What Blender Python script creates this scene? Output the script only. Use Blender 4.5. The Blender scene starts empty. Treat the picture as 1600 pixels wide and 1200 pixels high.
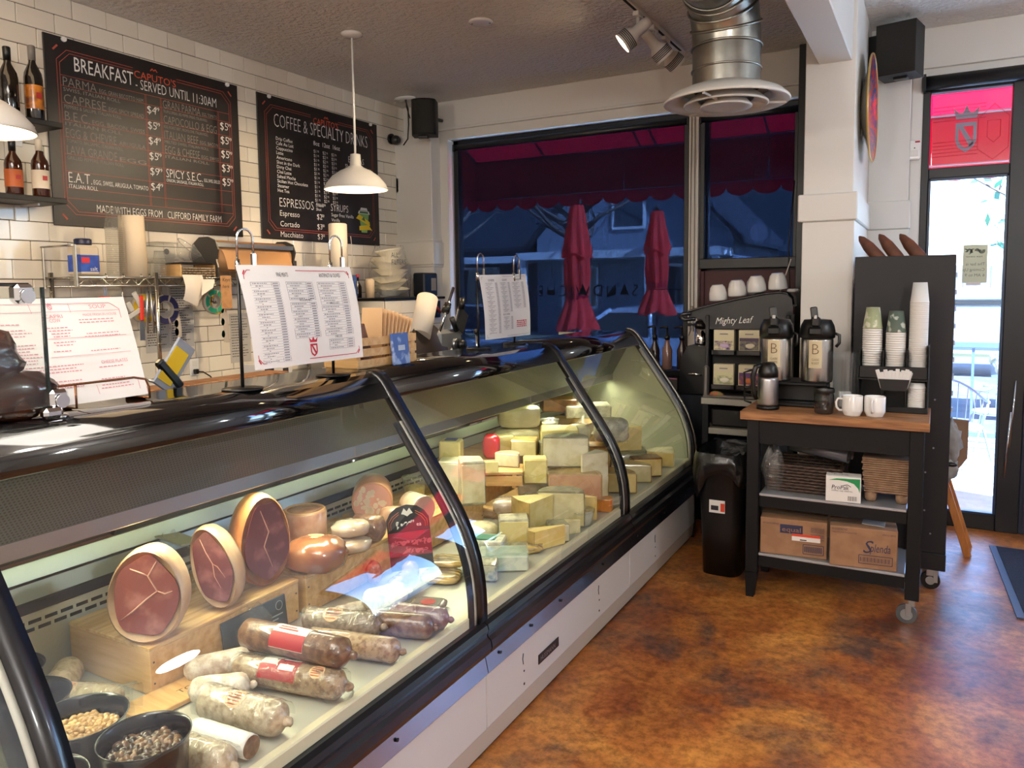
import bpy, bmesh, math, random
from mathutils import Vector, Matrix, noise as mnoise
R_ = random.Random(7)
PI = math.pi
scene = bpy.context.scene
COL = scene.collection

# ---------------------------------------------------------------- camera
cam_d = bpy.data.cameras.new('camera')
cam = bpy.data.objects.new('camera', cam_d)
COL.objects.link(cam)
scene.camera = cam
def cam_setup():
    yaw, pitch, roll = [math.radians(a) for a in (-28.885, 4.926, 0.6825)]
    f = Vector((math.sin(yaw)*math.cos(pitch), math.cos(yaw)*math.cos(pitch), -math.sin(pitch)))
    r = Vector((math.cos(yaw), -math.sin(yaw), 0))
    d = f.cross(r)
    cr, sr = math.cos(roll), math.sin(roll)
    r2 = r*cr + d*sr
    d2 = -r*sr + d*cr
    m = Matrix((r2, -d2, -f)).transposed().to_4x4()
    m.translation = (0, 0, 1.60)
    cam.matrix_world = m
    cam_d.sensor_width = 36
    cam_d.lens = 1199.64/1600*36
    cam_d.shift_y = -48.5/1600
    cam_d.clip_start = 0.05
    cam_d.clip_end = 200
cam_setup()

# ---------------------------------------------------------------- sky, sun, exposure
world = bpy.data.worlds.new('sky')
scene.world = world
world.use_nodes = True
wn = world.node_tree.nodes
wl = world.node_tree.links
wn.clear()
wo = wn.new('ShaderNodeOutputWorld')
wb = wn.new('ShaderNodeBackground')
sk = wn.new('ShaderNodeTexSky')
sk.sky_type = 'NISHITA'
sk.sun_disc = False
sk.sun_elevation = math.radians(48)
sk.sun_rotation = math.radians(20)
sk.altitude = 1300
sk.air_density = 1.0
sk.dust_density = 0.6
tint = wn.new('ShaderNodeMixRGB'); tint.blend_type = 'MULTIPLY'; tint.inputs[0].default_value = 1; tint.inputs[2].default_value = (.78, .97, 1.25, 1)
wl.new(sk.outputs[0], tint.inputs[1]); wl.new(tint.outputs[0], wb.inputs[0])
wb.inputs[1].default_value = 1.0
wl.new(wb.outputs[0], wo.inputs[0])
sun_d = bpy.data.lights.new('sun', 'SUN')
sun_d.energy = 60.0
sun_d.angle = math.radians(0.6)
sun_d.color = (0.50, 0.74, 1.0)
sun = bpy.data.objects.new('sun', sun_d)
COL.objects.link(sun)
sun.rotation_euler = Vector((-0.74, 0.24, -0.63)).to_track_quat('-Z', 'Y').to_euler()

vs = scene.view_settings
vs.view_transform = 'Standard'
vs.look = 'None'
vs.gamma = 1.0
vs.use_curve_mapping = False
vs.exposure = 0.5
scene.cycles.max_bounces = 10
scene.cycles.transparent_max_bounces = 24
scene.cycles.diffuse_bounces = 4
scene.cycles.glossy_bounces = 5
scene.cycles.sample_clamp_indirect = 6.0
scene.cycles.caustics_reflective = False
scene.cycles.caustics_refractive = False
scene.cycles.use_denoising = True

def lamp(name, kind, loc, energy, color, size=None, aim=None, sy=None, spot=None, blend=.4):
    d = bpy.data.lights.new(name, kind)
    d.energy = energy
    d.color = color
    if kind == 'AREA':
        d.size = size
        if sy:
            d.shape = 'RECTANGLE'
            d.size_y = sy
    elif size is not None:
        d.shadow_soft_size = size
    if spot:
        d.spot_size = math.radians(spot)
        d.spot_blend = blend
    o = bpy.data.objects.new(name, d)
    COL.objects.link(o)
    o.location = loc
    if aim is not None:
        o.rotation_euler = (Vector(aim)-Vector(loc)).to_track_quat('-Z', 'Y').to_euler()
    return o

# ---------------------------------------------------------------- helpers
def srgb(h):
    h = h.lstrip('#')
    out = []
    for i in (0, 2, 4):
        c = int(h[i:i+2], 16)/255
        out.append(c/12.92 if c <= .04045 else ((c+.055)/1.055)**2.4)
    return tuple(out)+(1,)

MATS = {}
def mat(name, col, rough=.5, metal=0, col2=None, nscale=8, nlo=.4, nhi=.6, bump=0, bscale=60, coat=0, spec=.5, trans=0, alpha=1,
        stretch=None, emit=None, estr=0, sheen=0, sss=0, det=4):
    """principled material, optionally two colours mixed by noise and a fine bump"""
    if name in MATS:
        return MATS[name]
    m = bpy.data.materials.new(name)
    MATS[name] = m
    m.use_nodes = True
    nt = m.node_tree
    b = nt.nodes['Principled BSDF']
    c = srgb(col) if isinstance(col, str) else col
    b.inputs['Base Color'].default_value = c
    b.inputs['Roughness'].default_value = rough
    b.inputs['Metallic'].default_value = metal
    b.inputs['Specular IOR Level'].default_value = spec
    b.inputs['Coat Weight'].default_value = coat
    b.inputs['Coat Roughness'].default_value = .06
    b.inputs['Transmission Weight'].default_value = trans
    b.inputs['Alpha'].default_value = alpha
    if sss:
        b.inputs['Subsurface Weight'].default_value = sss
        b.inputs['Subsurface Radius'].default_value = (.02, .01, .006)
    if emit:
        b.inputs['Emission Color'].default_value = srgb(emit)
        b.inputs['Emission Strength'].default_value = estr
    if col2 or bump:
        tc = nt.nodes.new('ShaderNodeTexCoord')
        mp = nt.nodes.new('ShaderNodeMapping')
        nt.links.new(tc.outputs['Object'], mp.inputs[0])
        if stretch:
            mp.inputs['Scale'].default_value = stretch
    if col2:
        n = nt.nodes.new('ShaderNodeTexNoise')
        n.inputs['Scale'].default_value = nscale
        n.inputs['Detail'].default_value = det
        nt.links.new(mp.outputs[0], n.inputs['Vector'])
        rp = nt.nodes.new('ShaderNodeValToRGB')
        rp.color_ramp.elements[0].position = nlo
        rp.color_ramp.elements[0].color = c
        rp.color_ramp.elements[1].position = nhi
        rp.color_ramp.elements[1].color = srgb(col2)
        nt.links.new(n.outputs['Fac'], rp.inputs[0])
        nt.links.new(rp.outputs[0], b.inputs['Base Color'])
    if bump:
        n2 = nt.nodes.new('ShaderNodeTexNoise')
        n2.inputs['Scale'].default_value = bscale
        n2.inputs['Detail'].default_value = 5
        nt.links.new(mp.outputs[0], n2.inputs['Vector'])
        bp = nt.nodes.new('ShaderNodeBump')
        bp.inputs['Strength'].default_value = bump
        bp.inputs['Distance'].default_value = .04 if name == 'stucco_ceiling' else .01
        nt.links.new(n2.outputs['Fac'], bp.inputs['Height'])
        nt.links.new(bp.outputs[0], b.inputs['Normal'])
    return m

def thin_glass(name, tint=(.95, .97, .96), ior=1.45, rough=.0, gloss=(1, 1, 1), bump=0, bscale=20, haze=0, hazecol=(.8, .8, .8)):
    """a thin pane or film: transparent with a Fresnel mirror, no refraction"""
    if name in MATS:
        return MATS[name]
    m = bpy.data.materials.new(name)
    MATS[name] = m
    m.use_nodes = True
    nt = m.node_tree
    nt.nodes.clear()
    o = nt.nodes.new('ShaderNodeOutputMaterial')
    t = nt.nodes.new('ShaderNodeBsdfTransparent')
    t.inputs[0].default_value = tuple(tint)+(1,)
    g = nt.nodes.new('ShaderNodeBsdfGlossy')
    g.inputs[0].default_value = tuple(gloss)+(1,)
    g.inputs['Roughness'].default_value = rough
    lw = nt.nodes.new('ShaderNodeLayerWeight')
    lw.inputs[0].default_value = .5
    pw = nt.nodes.new('ShaderNodeMath'); pw.operation = 'POWER'; pw.inputs[1].default_value = 5
    nt.links.new(lw.outputs['Facing'], pw.inputs[0])
    r0 = ((ior-1)/(ior+1))**2*1.9
    f = nt.nodes.new('ShaderNodeMapRange')
    nt.links.new(pw.outputs[0], f.inputs[0])
    f.inputs[3].default_value = r0; f.inputs[4].default_value = 1
    mx = nt.nodes.new('ShaderNodeMixShader')
    nt.links.new(f.outputs[0], mx.inputs[0])
    nt.links.new(t.outputs[0], mx.inputs[1])
    nt.links.new(g.outputs[0], mx.inputs[2])
    last = mx
    if haze:
        d = nt.nodes.new('ShaderNodeBsdfDiffuse')
        d.inputs[0].default_value = tuple(hazecol)+(1,)
        mh = nt.nodes.new('ShaderNodeMixShader')
        mh.inputs[0].default_value = haze
        nt.links.new(mx.outputs[0], mh.inputs[1])
        nt.links.new(d.outputs[0], mh.inputs[2])
        last = mh
    if bump:
        tc = nt.nodes.new('ShaderNodeTexCoord')
        n2 = nt.nodes.new('ShaderNodeTexNoise')
        n2.inputs['Scale'].default_value = bscale
        n2.inputs['Detail'].default_value = 3
        nt.links.new(tc.outputs['Object'], n2.inputs['Vector'])
        bp = nt.nodes.new('ShaderNodeBump')
        bp.inputs['Strength'].default_value = bump
        bp.inputs['Distance'].default_value = .02
        nt.links.new(n2.outputs['Fac'], bp.inputs['Height'])
        nt.links.new(bp.outputs[0], g.inputs['Normal'])
        nt.links.new(bp.outputs[0], lw.inputs['Normal'])
    nt.links.new(last.outputs[0], o.inputs[0])
    return m

def rotm(axis, deg):
    return Matrix.Rotation(math.radians(deg), 4, axis)
def T(x, y=None, z=None):
    return Matrix.Translation((x, y, z) if y is not None else x)
def frame(o, ux, uy):
    """matrix with origin o and the local x and y axes along ux and uy"""
    ux = Vector(ux).normalized()
    uy = Vector(uy).normalized()
    uz = ux.cross(uy)
    m = Matrix((ux, uy, uz)).transposed().to_4x4()
    m.translation = o
    return m

class MB:
    """collects shapes and links them as ONE mesh object"""
    def __init__(s):
        s.v = []; s.f = []; s.m = []; s.s = []
    def add(s, vs_, fs, m=0, M=None, smooth=False):
        o = len(s.v)
        if M is not None:
            vs_ = [M @ Vector(p) for p in vs_]
        s.v.extend([tuple(p) for p in vs_])
        for f in fs:
            s.f.append(tuple(i+o for i in f)); s.m.append(m); s.s.append(smooth)
        return s
    def box(s, x0, y0, z0, x1, y1, z1, m=0, b=0, M=None):
        if x0 > x1: x0, x1 = x1, x0
        if y0 > y1: y0, y1 = y1, y0
        if z0 > z1: z0, z1 = z1, z0
        if b <= 0:
            vs_ = [(x, y, z) for x in (x0, x1) for y in (y0, y1) for z in (z0, z1)]
            fs = [(0, 1, 3, 2), (4, 6, 7, 5), (0, 4, 5, 1), (2, 3, 7, 6), (0, 2, 6, 4), (1, 5, 7, 3)]
            return s.add(vs_, fs, m, M)
        b = min(b, (x1-x0)*.49, (y1-y0)*.49, (z1-z0)*.49)
        vs_ = []; idx = {}
        X = (x0, x1); Y = (y0, y1); Z = (z0, z1)
        for i in (0, 1):
            for j in (0, 1):
                for k in (0, 1):
                    sx = b if i == 0 else -b; sy = b if j == 0 else -b; sz = b if k == 0 else -b
                    idx[i, j, k, 0] = len(vs_); vs_.append((X[i], Y[j]+sy, Z[k]+sz))
                    idx[i, j, k, 1] = len(vs_); vs_.append((X[i]+sx, Y[j], Z[k]+sz))
                    idx[i, j, k, 2] = len(vs_); vs_.append((X[i]+sx, Y[j]+sy, Z[k]))
        q = idx
        fs = []
        for i in (0, 1):
            f = [q[i, 0, 0, 0], q[i, 0, 1, 0], q[i, 1, 1, 0], q[i, 1, 0, 0]]
            fs.append(f if i == 0 else f[::-1])
            f = [q[0, i, 0, 1], q[1, i, 0, 1], q[1, i, 1, 1], q[0, i, 1, 1]]
            fs.append(f if i == 0 else f[::-1])
            f = [q[0, 0, i, 2], q[0, 1, i, 2], q[1, 1, i, 2], q[1, 0, i, 2]]
            fs.append(f if i == 0 else f[::-1])
        for a in (0, 1):
            for c in (0, 1):
                fs.append([q[a, c, 0, 0], q[a, c, 0, 1], q[a, c, 1, 1], q[a, c, 1, 0]])
                fs.append([q[a, 0, c, 0], q[a, 0, c, 2], q[a, 1, c, 2], q[a, 1, c, 0]])
                fs.append([q[0, a, c, 1], q[0, a, c, 2], q[1, a, c, 2], q[1, a, c, 1]])
                for k in (0, 1):
                    fs.append([q[a, c, k, 0], q[a, c, k, 1], q[a, c, k, 2]])
        return s.add(vs_, fs, m, M)
    def lathe(s, prof, n=20, m=0, M=None, smooth=True, cap0=True, cap1=True, sx=1, sy=1):
        vs_ = []; fs = []
        for r, z in prof:
            for i in range(n):
                a = 2*PI*i/n
                vs_.append((r*math.cos(a)*sx, r*math.sin(a)*sy, z))
        for k in range(len(prof)-1):
            for i in range(n):
                j = (i+1) % n
                fs.append((k*n+i, k*n+j, (k+1)*n+j, (k+1)*n+i))
        s.add(vs_, fs, m, M, smooth)
        L = (len(prof)-1)*n
        caps = []
        o = len(s.v)-len(vs_)
        if cap0 and prof[0][0] > 1e-5:
            s.f.append(tuple(o+i for i in range(n))[::-1]); s.m.append(m); s.s.append(False)
        if cap1 and prof[-1][0] > 1e-5:
            s.f.append(tuple(o+L+i for i in range(n))); s.m.append(m); s.s.append(False)
        return s
    def cyl(s, p0, p1, r, r1=None, n=12, m=0, smooth=True):
        p0 = Vector(p0); p1 = Vector(p1)
        d = p1-p0
        M = d.to_track_quat('Z', 'Y').to_matrix().to_4x4(); M.translation = p0
        return s.lathe([(r, 0), (r if r1 is None else r1, d.length)], n, m, M, smooth)
    def tube(s, path, r, n=8, m=0, closed=False):
        P = [Vector(p) for p in path]
        k = len(P)
        vs_ = []; fs = []
        up = None
        for i in range(k):
            if closed:
                t = P[(i+1) % k]-P[i-1]
            else:
                t = P[min(i+1, k-1)]-P[max(i-1, 0)]
            t.normalize()
            if up is None:
                up = Vector((0, 0, 1)) if abs(t.z) < .9 else Vector((1, 0, 0))
            a = (up-t*up.dot(t)).normalized()
            up = a
            b = t.cross(a)
            rr = r[i] if isinstance(r, (list, tuple)) else r
            for j in range(n):
                an = 2*PI*j/n
                vs_.append(P[i]+a*(rr*math.cos(an))+b*(rr*math.sin(an)))
        for i in range(k if closed else k-1):
            i2 = (i+1) % k
            for j in range(n):
                j2 = (j+1) % n
                fs.append((i*n+j, i*n+j2, i2*n+j2, i2*n+j))
        if not closed:
            fs.append(tuple(range(n))[::-1])
            fs.append(tuple((k-1)*n+j for j in range(n)))
        return s.add(vs_, fs, m, None, True)
    def prism(s, poly, h0, h1, m=0, M=None, smooth=False):
        """poly in local xy, extruded along local z"""
        n = len(poly)
        vs_ = [(x, y, h0) for x, y in poly]+[(x, y, h1) for x, y in poly]
        fs = [tuple(range(n))[::-1], tuple(range(n, 2*n))]
        s.add(vs_, fs, m, M)
        o = len(s.v)-2*n
        for i in range(n):
            j = (i+1) % n
            s.f.append((o+i, o+j, o+n+j, o+n+i)); s.m.append(m); s.s.append(smooth)
        return s
    def grid(s, fn, nu, nv, m=0, M=None, smooth=True):
        vs_ = [fn(u/nu, v/nv) for v in range(nv+1) for u in range(nu+1)]
        fs = [(v*(nu+1)+u, v*(nu+1)+u+1, (v+1)*(nu+1)+u+1, (v+1)*(nu+1)+u) for v in range(nv) for u in range(nu)]
        return s.add(vs_, fs, m, M, smooth)
    def blob(s, c, r, amp=.1, fr=3.0, nu=18, nv=10, m=0, M=None, seed=0, flat=None, power=1.0):
        """a lumpy ellipsoid; flat: z below which it is cut level; power<1 makes it boxier"""
        vs_ = []; fs = []
        off = Vector((seed*3.7, seed*1.3, seed*2.1))
        def pw(t):
            return math.copysign(abs(t)**power, t)
        for v in range(nv+1):
            th = PI*v/nv
            for u in range(nu):
                ph = 2*PI*u/nu
                d = Vector((pw(math.sin(th))*pw(math.cos(ph)), pw(math.sin(th))*pw(math.sin(ph)), pw(math.cos(th))))
                k = 1+amp*mnoise.noise(d*fr+off)
                p = Vector((c[0]+d.x*r[0]*k, c[1]+d.y*r[1]*k, c[2]+d.z*r[2]*k))
                if flat is not None and p.z < flat:
                    p.z = flat
                vs_.append(p)
        for v in range(nv):
            for u in range(nu):
                w = (u+1) % nu
                fs.append((v*nu+u, (v+1)*nu+u, (v+1)*nu+w, v*nu+w))
        return s.add(vs_, fs, m, M, True)
    def text(s, body, size, M, m=0, align='LEFT', sx=1.0, shear=0, thin=0, space=1.0, word=1.0):
        """flat lettering in local xy"""
        me = text_mesh(body, size, align, shear, thin, space, word)
        vs_ = [(v[0]*sx, v[1], 0) for v in me[0]]
        return s.add(vs_, me[1], m, M)
    def build(s, name, mats, parent=None, loc=None, rotz=0, kind=None):
        me = bpy.data.meshes.new(name)
        me.from_pydata(s.v, [], s.f)
        if not isinstance(mats, (list, tuple)):
            mats = [mats]
        for mm in mats:
            me.materials.append(mm)
        me.polygons.foreach_set('material_index', s.m)
        me.polygons.foreach_set('use_smooth', s.s)
        me.update()
        o = bpy.data.objects.new(name, me)
        COL.objects.link(o)
        if parent is not None:
            o.parent = parent
        if loc is not None:
            o.location = loc
        if rotz:
            o.rotation_euler = (0, 0, math.radians(rotz))
        if kind:
            o['kind'] = kind
        return o

TXT = {}
def text_mesh(body, size, align, shear, thin, space, word):
    key = (body, size, align, shear, thin, space, word)
    if key in TXT:
        return TXT[key]
    cu = bpy.data.curves.new('lettering', 'FONT')
    cu.body = body
    cu.size = size
    cu.align_x = align
    cu.shear = shear
    cu.offset = thin
    cu.space_character = space
    cu.space_word = word
    cu.resolution_u = 2
    o = bpy.data.objects.new('lettering', cu)
    COL.objects.link(o)
    dg = bpy.context.evaluated_depsgraph_get()
    me = o.evaluated_get(dg).to_mesh()
    out = ([tuple(v.co) for v in me.vertices], [tuple(p.vertices) for p in me.polygons])
    o.evaluated_get(dg).to_mesh_clear()
    bpy.data.objects.remove(o)
    bpy.data.curves.remove(cu)
    TXT[key] = out
    return out

def tag(o, label, cat, group=None, kind=None):
    o['label'] = label
    o['category'] = cat
    if group: o['group'] = group
    if kind: o['kind'] = kind
    return o
def thing(name, label, cat, loc=(0, 0, 0), rotz=0, group=None, kind=None):
    o = bpy.data.objects.new(name, None)
    o.empty_display_size = .05
    COL.objects.link(o)
    o.location = loc
    o.rotation_euler = (0, 0, math.radians(rotz))
    return tag(o, label, cat, group, kind)
def struct(o):
    o['kind'] = 'structure'
    return o
def dup(root, loc, rotz, label, group=None):
    r = root.copy(); COL.objects.link(r)
    r.location = loc; r.rotation_euler = (0, 0, math.radians(rotz))
    r['label'] = label
    if group: r['group'] = group
    for ch in list(root.children):
        c = ch.copy(); COL.objects.link(c); c.parent = r
        for g in list(ch.children):
            d = g.copy(); COL.objects.link(d); d.parent = c
    return r
def circle(r, n=24, a0=0, a1=2*PI, cx=0, cy=0, sx=1, sy=1):
    full = abs(a1-a0-2*PI) < 1e-6
    return [(cx+r*sx*math.cos(a0+(a1-a0)*i/(n if full else n-1)), cy+r*sy*math.sin(a0+(a1-a0)*i/(n if full else n-1))) for i in range(n)]

# logo: a shield with a diagonal bar under a crown; local xy, about 1 unit tall
def logo(mb, M, m=0, h=0.0006):
    S = lambda pts: [(x, y) for x, y in pts]
    out = [(-.27, .62), (.27, .62), (.27, .22), (.2, .08), (0, -.04), (-.2, .08), (-.27, .22)]
    inn = [(x*.68, .31+(y-.31)*.72) for x, y in out]
    n = len(out)
    vs_ = [(x, y, h) for x, y in out]+[(x, y, h) for x, y in inn]
    mb.add(vs_, [(i, (i+1) % n, n+(i+1) % n, n+i) for i in range(n)], m, M)
    mb.add([(-.2, .54, h), (-.08, .54, h), (.2, .16, h), (.1, .08, h)], [(0, 3, 2, 1)], m, M)
    cr = [(-.26, .70), (.26, .70), (.34, .96), (.17, .82), (.1, .82), (.0, 1.0), (-.1, .82), (-.17, .82), (-.34, .96)]
    mb.add([(x, y, h) for x, y in cr], [(0, 1, 2, 3), (0, 3, 4, 6, 7), (4, 5, 6), (0, 7, 8)], m, M)

# ---------------------------------------------------------------- shared materials
M_white = mat('painted_white', '#d9d6d0', .55, bump=.05, bscale=90)
M_ceil = mat('stucco_ceiling', '#e6e3df', .75, bump=1.0, bscale=30)
M_trim = mat('trim_paint', '#dcd9d4', .45)
M_black = mat('black_plastic', '#08090b', .35)
M_blackmat = mat('black_matte', '#111214', .7)
M_blackgloss = mat('black_gloss', '#050507', .06, coat=.6)
M_steel = mat('brushed_steel', '#b9bcc0', .28, 1, bump=.02, bscale=200)
M_chrome = mat('chrome', '#d6d8da', .08, 1)
M_alu = mat('aluminium_frame', '#a9adb0', .35, .85)
M_paper = mat('white_paper', '#dedbd8', .7)
M_ink = mat('black_ink', '#2a2730', .8)
M_inkgrey = mat('grey_ink', '#8b8790', .8)
M_redink = mat('red_ink', '#b5213a', .7)
M_kraft = mat('kraft_paper', '#b5875a', .75, col2='#a87a4e', nscale=30)
M_card = mat('cardboard', '#9a7355', .8, col2='#8d684c', nscale=14)
M_ceramic = mat('white_ceramic', '#e9e8e6', .18, coat=.4)
M_chalk = mat('chalk_white', '#e8e6e2', .8)
M_film = thin_glass('plastic_film', (.93, .94, .93), 1.35, .12, bump=.9, bscale=26, haze=.05)
M_clear = thin_glass('clear_plastic', (.93, .95, .95), 1.4, .05, haze=.05)
M_pane = thin_glass('window_glass', (.95, .97, .97), 1.45, .0)
M_wood = mat('pine_wood', '#d9b27a', .5, col2='#c2935a', nscale=5, stretch=(1, 9, 9), nlo=.35, nhi=.7)
M_butcher = mat('butcher_block', '#a9774c', .45, col2='#7d5232', nscale=4, stretch=(1.2, 14, 14))
M_cart = mat('black_cart_paint', '#06070b', .5, spec=.3)
M_rubber = mat('grey_rubber', '#4a4a4c', .6)

# ================================================================ added fill lights, and portals at the front openings
lamp('ceiling_fill_light', 'AREA', (-1.2, 0.2, 3.15), 75, (1.0, .92, .82), 2.2, (-1.2, 0.2, 0), 1.2)  # added area fill below the ceiling, lights the floor for bounce
lamp('counter_fill_light', 'AREA', (-3.2, 1.6, 3.12), 6, (1.0, .70, .40), .7, (-3.4, 1.6, 0), 1.6)  # added warm fill over the back counter, no track hangs there
lamp('added_fill_light', 'POINT', (-2.6, -1.6, 2.45), 85, (1.0, .90, .76), .15)  # these point lights are added to brighten ceiling and room, no globes hang here
lamp('added_fill_light', 'POINT', (1.3, -1.2, 2.45), 125, (1.0, .98, .95), .15)
lamp('added_fill_light', 'POINT', (-.9, -.5, 2.7), 42, (1.0, .93, .84), .12)
lamp('added_fill_light', 'POINT', (1.9, 3.4, 2.45), 40, (.85, .93, 1.0), .15)
for x_, z_, w_, h_ in ((.15, 1.45, .5, 2.8), (1.03, 1.45, .9, 2.6), (2.35, 1.6, 1.3, 2.6), (-2.7, 1.9, 2.1, 2.0)):
    _p = lamp('daylight_portal', 'AREA', (x_, 5.93, z_), 1, (1, 1, 1), w_, (x_, 0, z_), h_)
    _p.data.cycles.is_portal = True

# ================================================================ the room
XL = -4.234; YW = 5.70; ZC = 3.20
def slab(name, x0, y0, z0, x1, y1, z1, m, b=0):
    mb = MB(); mb.box(x0, y0, z0, x1, y1, z1, 0, b)
    return struct(mb.build(name, m))

def floor_mat():
    m = bpy.data.materials.new('stained_concrete')
    m.use_nodes = True
    nt = m.node_tree; b = nt.nodes['Principled BSDF']
    tc = nt.nodes.new('ShaderNodeTexCoord')
    def nz(scale, det, rough=.55, dist=0):
        n = nt.nodes.new('ShaderNodeTexNoise')
        n.inputs['Scale'].default_value = scale; n.inputs['Detail'].default_value = det
        n.inputs['Roughness'].default_value = rough; n.inputs['Distortion'].default_value = dist
        nt.links.new(tc.outputs['Object'], n.inputs['Vector']); return n
    def ramp(n, stops):
        r = nt.nodes.new('ShaderNodeValToRGB')
        e = r.color_ramp.elements
        while len(e) < len(stops): e.new(.5)
        for k, (p, c) in enumerate(stops):
            e[k].position = p; e[k].color = srgb(c)
        nt.links.new(n.outputs['Fac'], r.inputs[0]); return r
    def mix(a, c, f, mode='MIX'):
        x = nt.nodes.new('ShaderNodeMixRGB'); x.blend_type = mode
        if isinstance(f, float): x.inputs[0].default_value = f
        else: nt.links.new(f, x.inputs[0])
        nt.links.new(a, x.inputs[1]); nt.links.new(c, x.inputs[2]); return x
    base = ramp(nz(1.5, 8, .62, .6), [(.30, '#5a3420'), (.42, '#925428'), (.52, '#b87236'), (.60, '#d29348'), (.74, '#a2602f')])
    red = ramp(nz(2.6, 6, .6, 1.2), [(.45, '#88421f'), (.62, '#c07c38')])
    c1 = mix(base.outputs[0], red.outputs[0], .45)
    dkm = ramp(nz(1.9, 9, .68, .4), [(.50, '#000000'), (.62, '#ffffff')])
    dk = nt.nodes.new('ShaderNodeRGB'); dk.outputs[0].default_value = srgb('#46403e')
    f2 = nt.nodes.new('ShaderNodeMath'); f2.operation = 'MULTIPLY'; f2.inputs[1].default_value = .75
    nt.links.new(dkm.outputs[0], f2.inputs[0])
    c2 = mix(c1.outputs[0], dk.outputs[0], f2.outputs[0])
    sp = ramp(nz(26, 6, .7), [(.38, '#6a5240'), (.60, '#ffffff')])
    c3 = mix(c2.outputs[0], sp.outputs[0], .55, 'MULTIPLY')
    nt.links.new(c3.outputs[0], b.inputs['Base Color'])
    rr = nt.nodes.new('ShaderNodeMapRange')
    nr = nz(5, 6)
    nt.links.new(nr.outputs['Fac'], rr.inputs[0])
    rr.inputs[3].default_value = .26; rr.inputs[4].default_value = .5
    nt.links.new(rr.outputs[0], b.inputs['Roughness'])
    bp = nt.nodes.new('ShaderNodeBump'); bp.inputs['Strength'].default_value = .12; bp.inputs['Distance'].default_value = .01
    nb = nz(9, 8, .7); nt.links.new(nb.outputs['Fac'], bp.inputs['Height'])
    nt.links.new(bp.outputs[0], b.inputs['Normal'])
    return m
slab('floor', XL-.2, -4.0, -.12, 3.4, YW+.2, 0, floor_mat())
slab('ceiling', XL-.2, -4.0, ZC, 3.4, YW+.2, ZC+.15, M_ceil)
M_grout = mat('dark_grout', '#4a4038', .9)
wl_ = slab('wall_left', XL-.2, -4.0, 0, XL, YW+.2, ZC, M_grout)
# subway tiles: real pieces, the largest in view each an object
M_tile = [mat('glazed_tile_'+k, c, .14, coat=.3, bump=.03, bscale=14) for k, c in (('a', '#e4dccd'), ('b', '#e0d7c8'), ('c', '#e8e1d3'))]
def tile_mesh(w, mt):
    mb = MB(); mb.box(0, 0, 0, .011, w, .0985, 0, .0025)
    o = mb.build('tile', mt); me = o.data; bpy.data.objects.remove(o); return me
full = [tile_mesh(.1985, t) for t in M_tile]
stuff = MB()
nind = 0
cand = []
for k in range(32):
    z = ZC-.102*(k+1)+.002
    if z < .80: break
    off = 0 if k % 2 == 0 else .101
    y = YW-off-.2005
    while y > 1.7:
        cand.append((y, z)); y -= .2015
    if off: stuff.box(XL, YW-.10, z, XL+.011, YW-.002, z+.0985, 0, .0025)
cand.sort(key=lambda c: (abs(c[0]-3.3)))
def covered(y, z):
    return (2.52 < y and y+.2 < 3.79 and 1.98 < z and z+.1 < 2.96) or (3.99 < y and y+.2 < 5.29 and 1.98 < z and z+.1 < 2.96)
for (y, z) in cand:
    if y > 2.02 and nind < 298 and not covered(y, z):
        o = bpy.data.objects.new('tile', full[R_.randrange(3)])
        COL.objects.link(o); o.parent = wl_
        o.location = (XL+R_.uniform(-.0015, .0005), y, z)
        nind += 1
    else:
        stuff.box(XL, y, z, XL+.011, y+.1985, z+.0985, 0, .0025)
so = stuff.build('tile_field', M_tile[0], wl_); so['kind'] = 'stuff'

# front wall with window and door openings
fw = MB()
def seg(x0, z0, x1, z1): fw.box(x0, YW, z0, x1, YW+.20, z1)
seg(XL-.2, 0, -3.76, ZC)
seg(-3.76, 2.88, 3.4, ZC)
seg(-3.76, 0, -1.56, .88)
seg(-1.56, 0, -.80, .88)
seg(-1.63, .88, -1.56, 2.88)
seg(-.80, 0, -.11, 2.88)
seg(1.60, 0, 1.75, 2.88); seg(1.75, 0, 2.95, .35); seg(2.95, 0, 3.4, 2.88)
wf = struct(fw.build('wall_front', M_white))
slab('wall_back', XL-.2, -4.15, 0, 3.4, -4.0, ZC, M_white)
wr = MB(); wr.box(3.2, -4, 0, 3.4, YW, ZC)
struct(wr.build('wall_right', M_white))
# header trim line over the window, corner pilaster, wing column, second pilaster, beam
tb = MB()
tb.box(-3.84, YW-.02, 2.965, -.66, YW, ZC, 0, .004); tb.box(-3.84, YW-.03, 2.955, -.66, YW, 2.975, 0, .004)
struct(tb.build('trim_1', M_trim))
pb = MB()
pb.box(XL+.01, 5.56, .0, -3.84, YW, 2.93, 0, .004)
pb.box(XL+.01, 5.545, 1.78, -3.825, YW, 1.80, 0, .004)
pb.box(XL+.01, 5.535, 1.80, -3.815, YW, 2.0, 0, .006)
pb.box(XL+.01, 5.55, 2.0, -3.83, YW, 2.02, 0, .004)
struct(pb.build('column_corner', M_trim))
cb = MB()
cb.box(-.667, 4.60, 0, -.41, YW, ZC, 0, .004)
cb.box(-.69, 4.57, 1.94, -.385, 5.5, 2.09, 0, .006)
cb.box(-.667, 4.585, 0, -.40, 5.5, 1.94, 0, .004)
struct(cb.build('column', M_trim))
p2 = MB()
p2.box(-.41, 5.56, 0, -.175, YW, ZC, 0, .004)
p2.box(-.41, 5.54, 1.94, -.16, YW, 2.12, 0, .006)
p2.box(-.41, 5.55, 0, -.165, YW, 1.94, 0, .004)
p2.box(-.175, YW-.03, 0, -.115, YW, 2.95, 0, .004)
struct(p2.build('column_pilaster', M_trim))
bb = MB()
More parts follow.
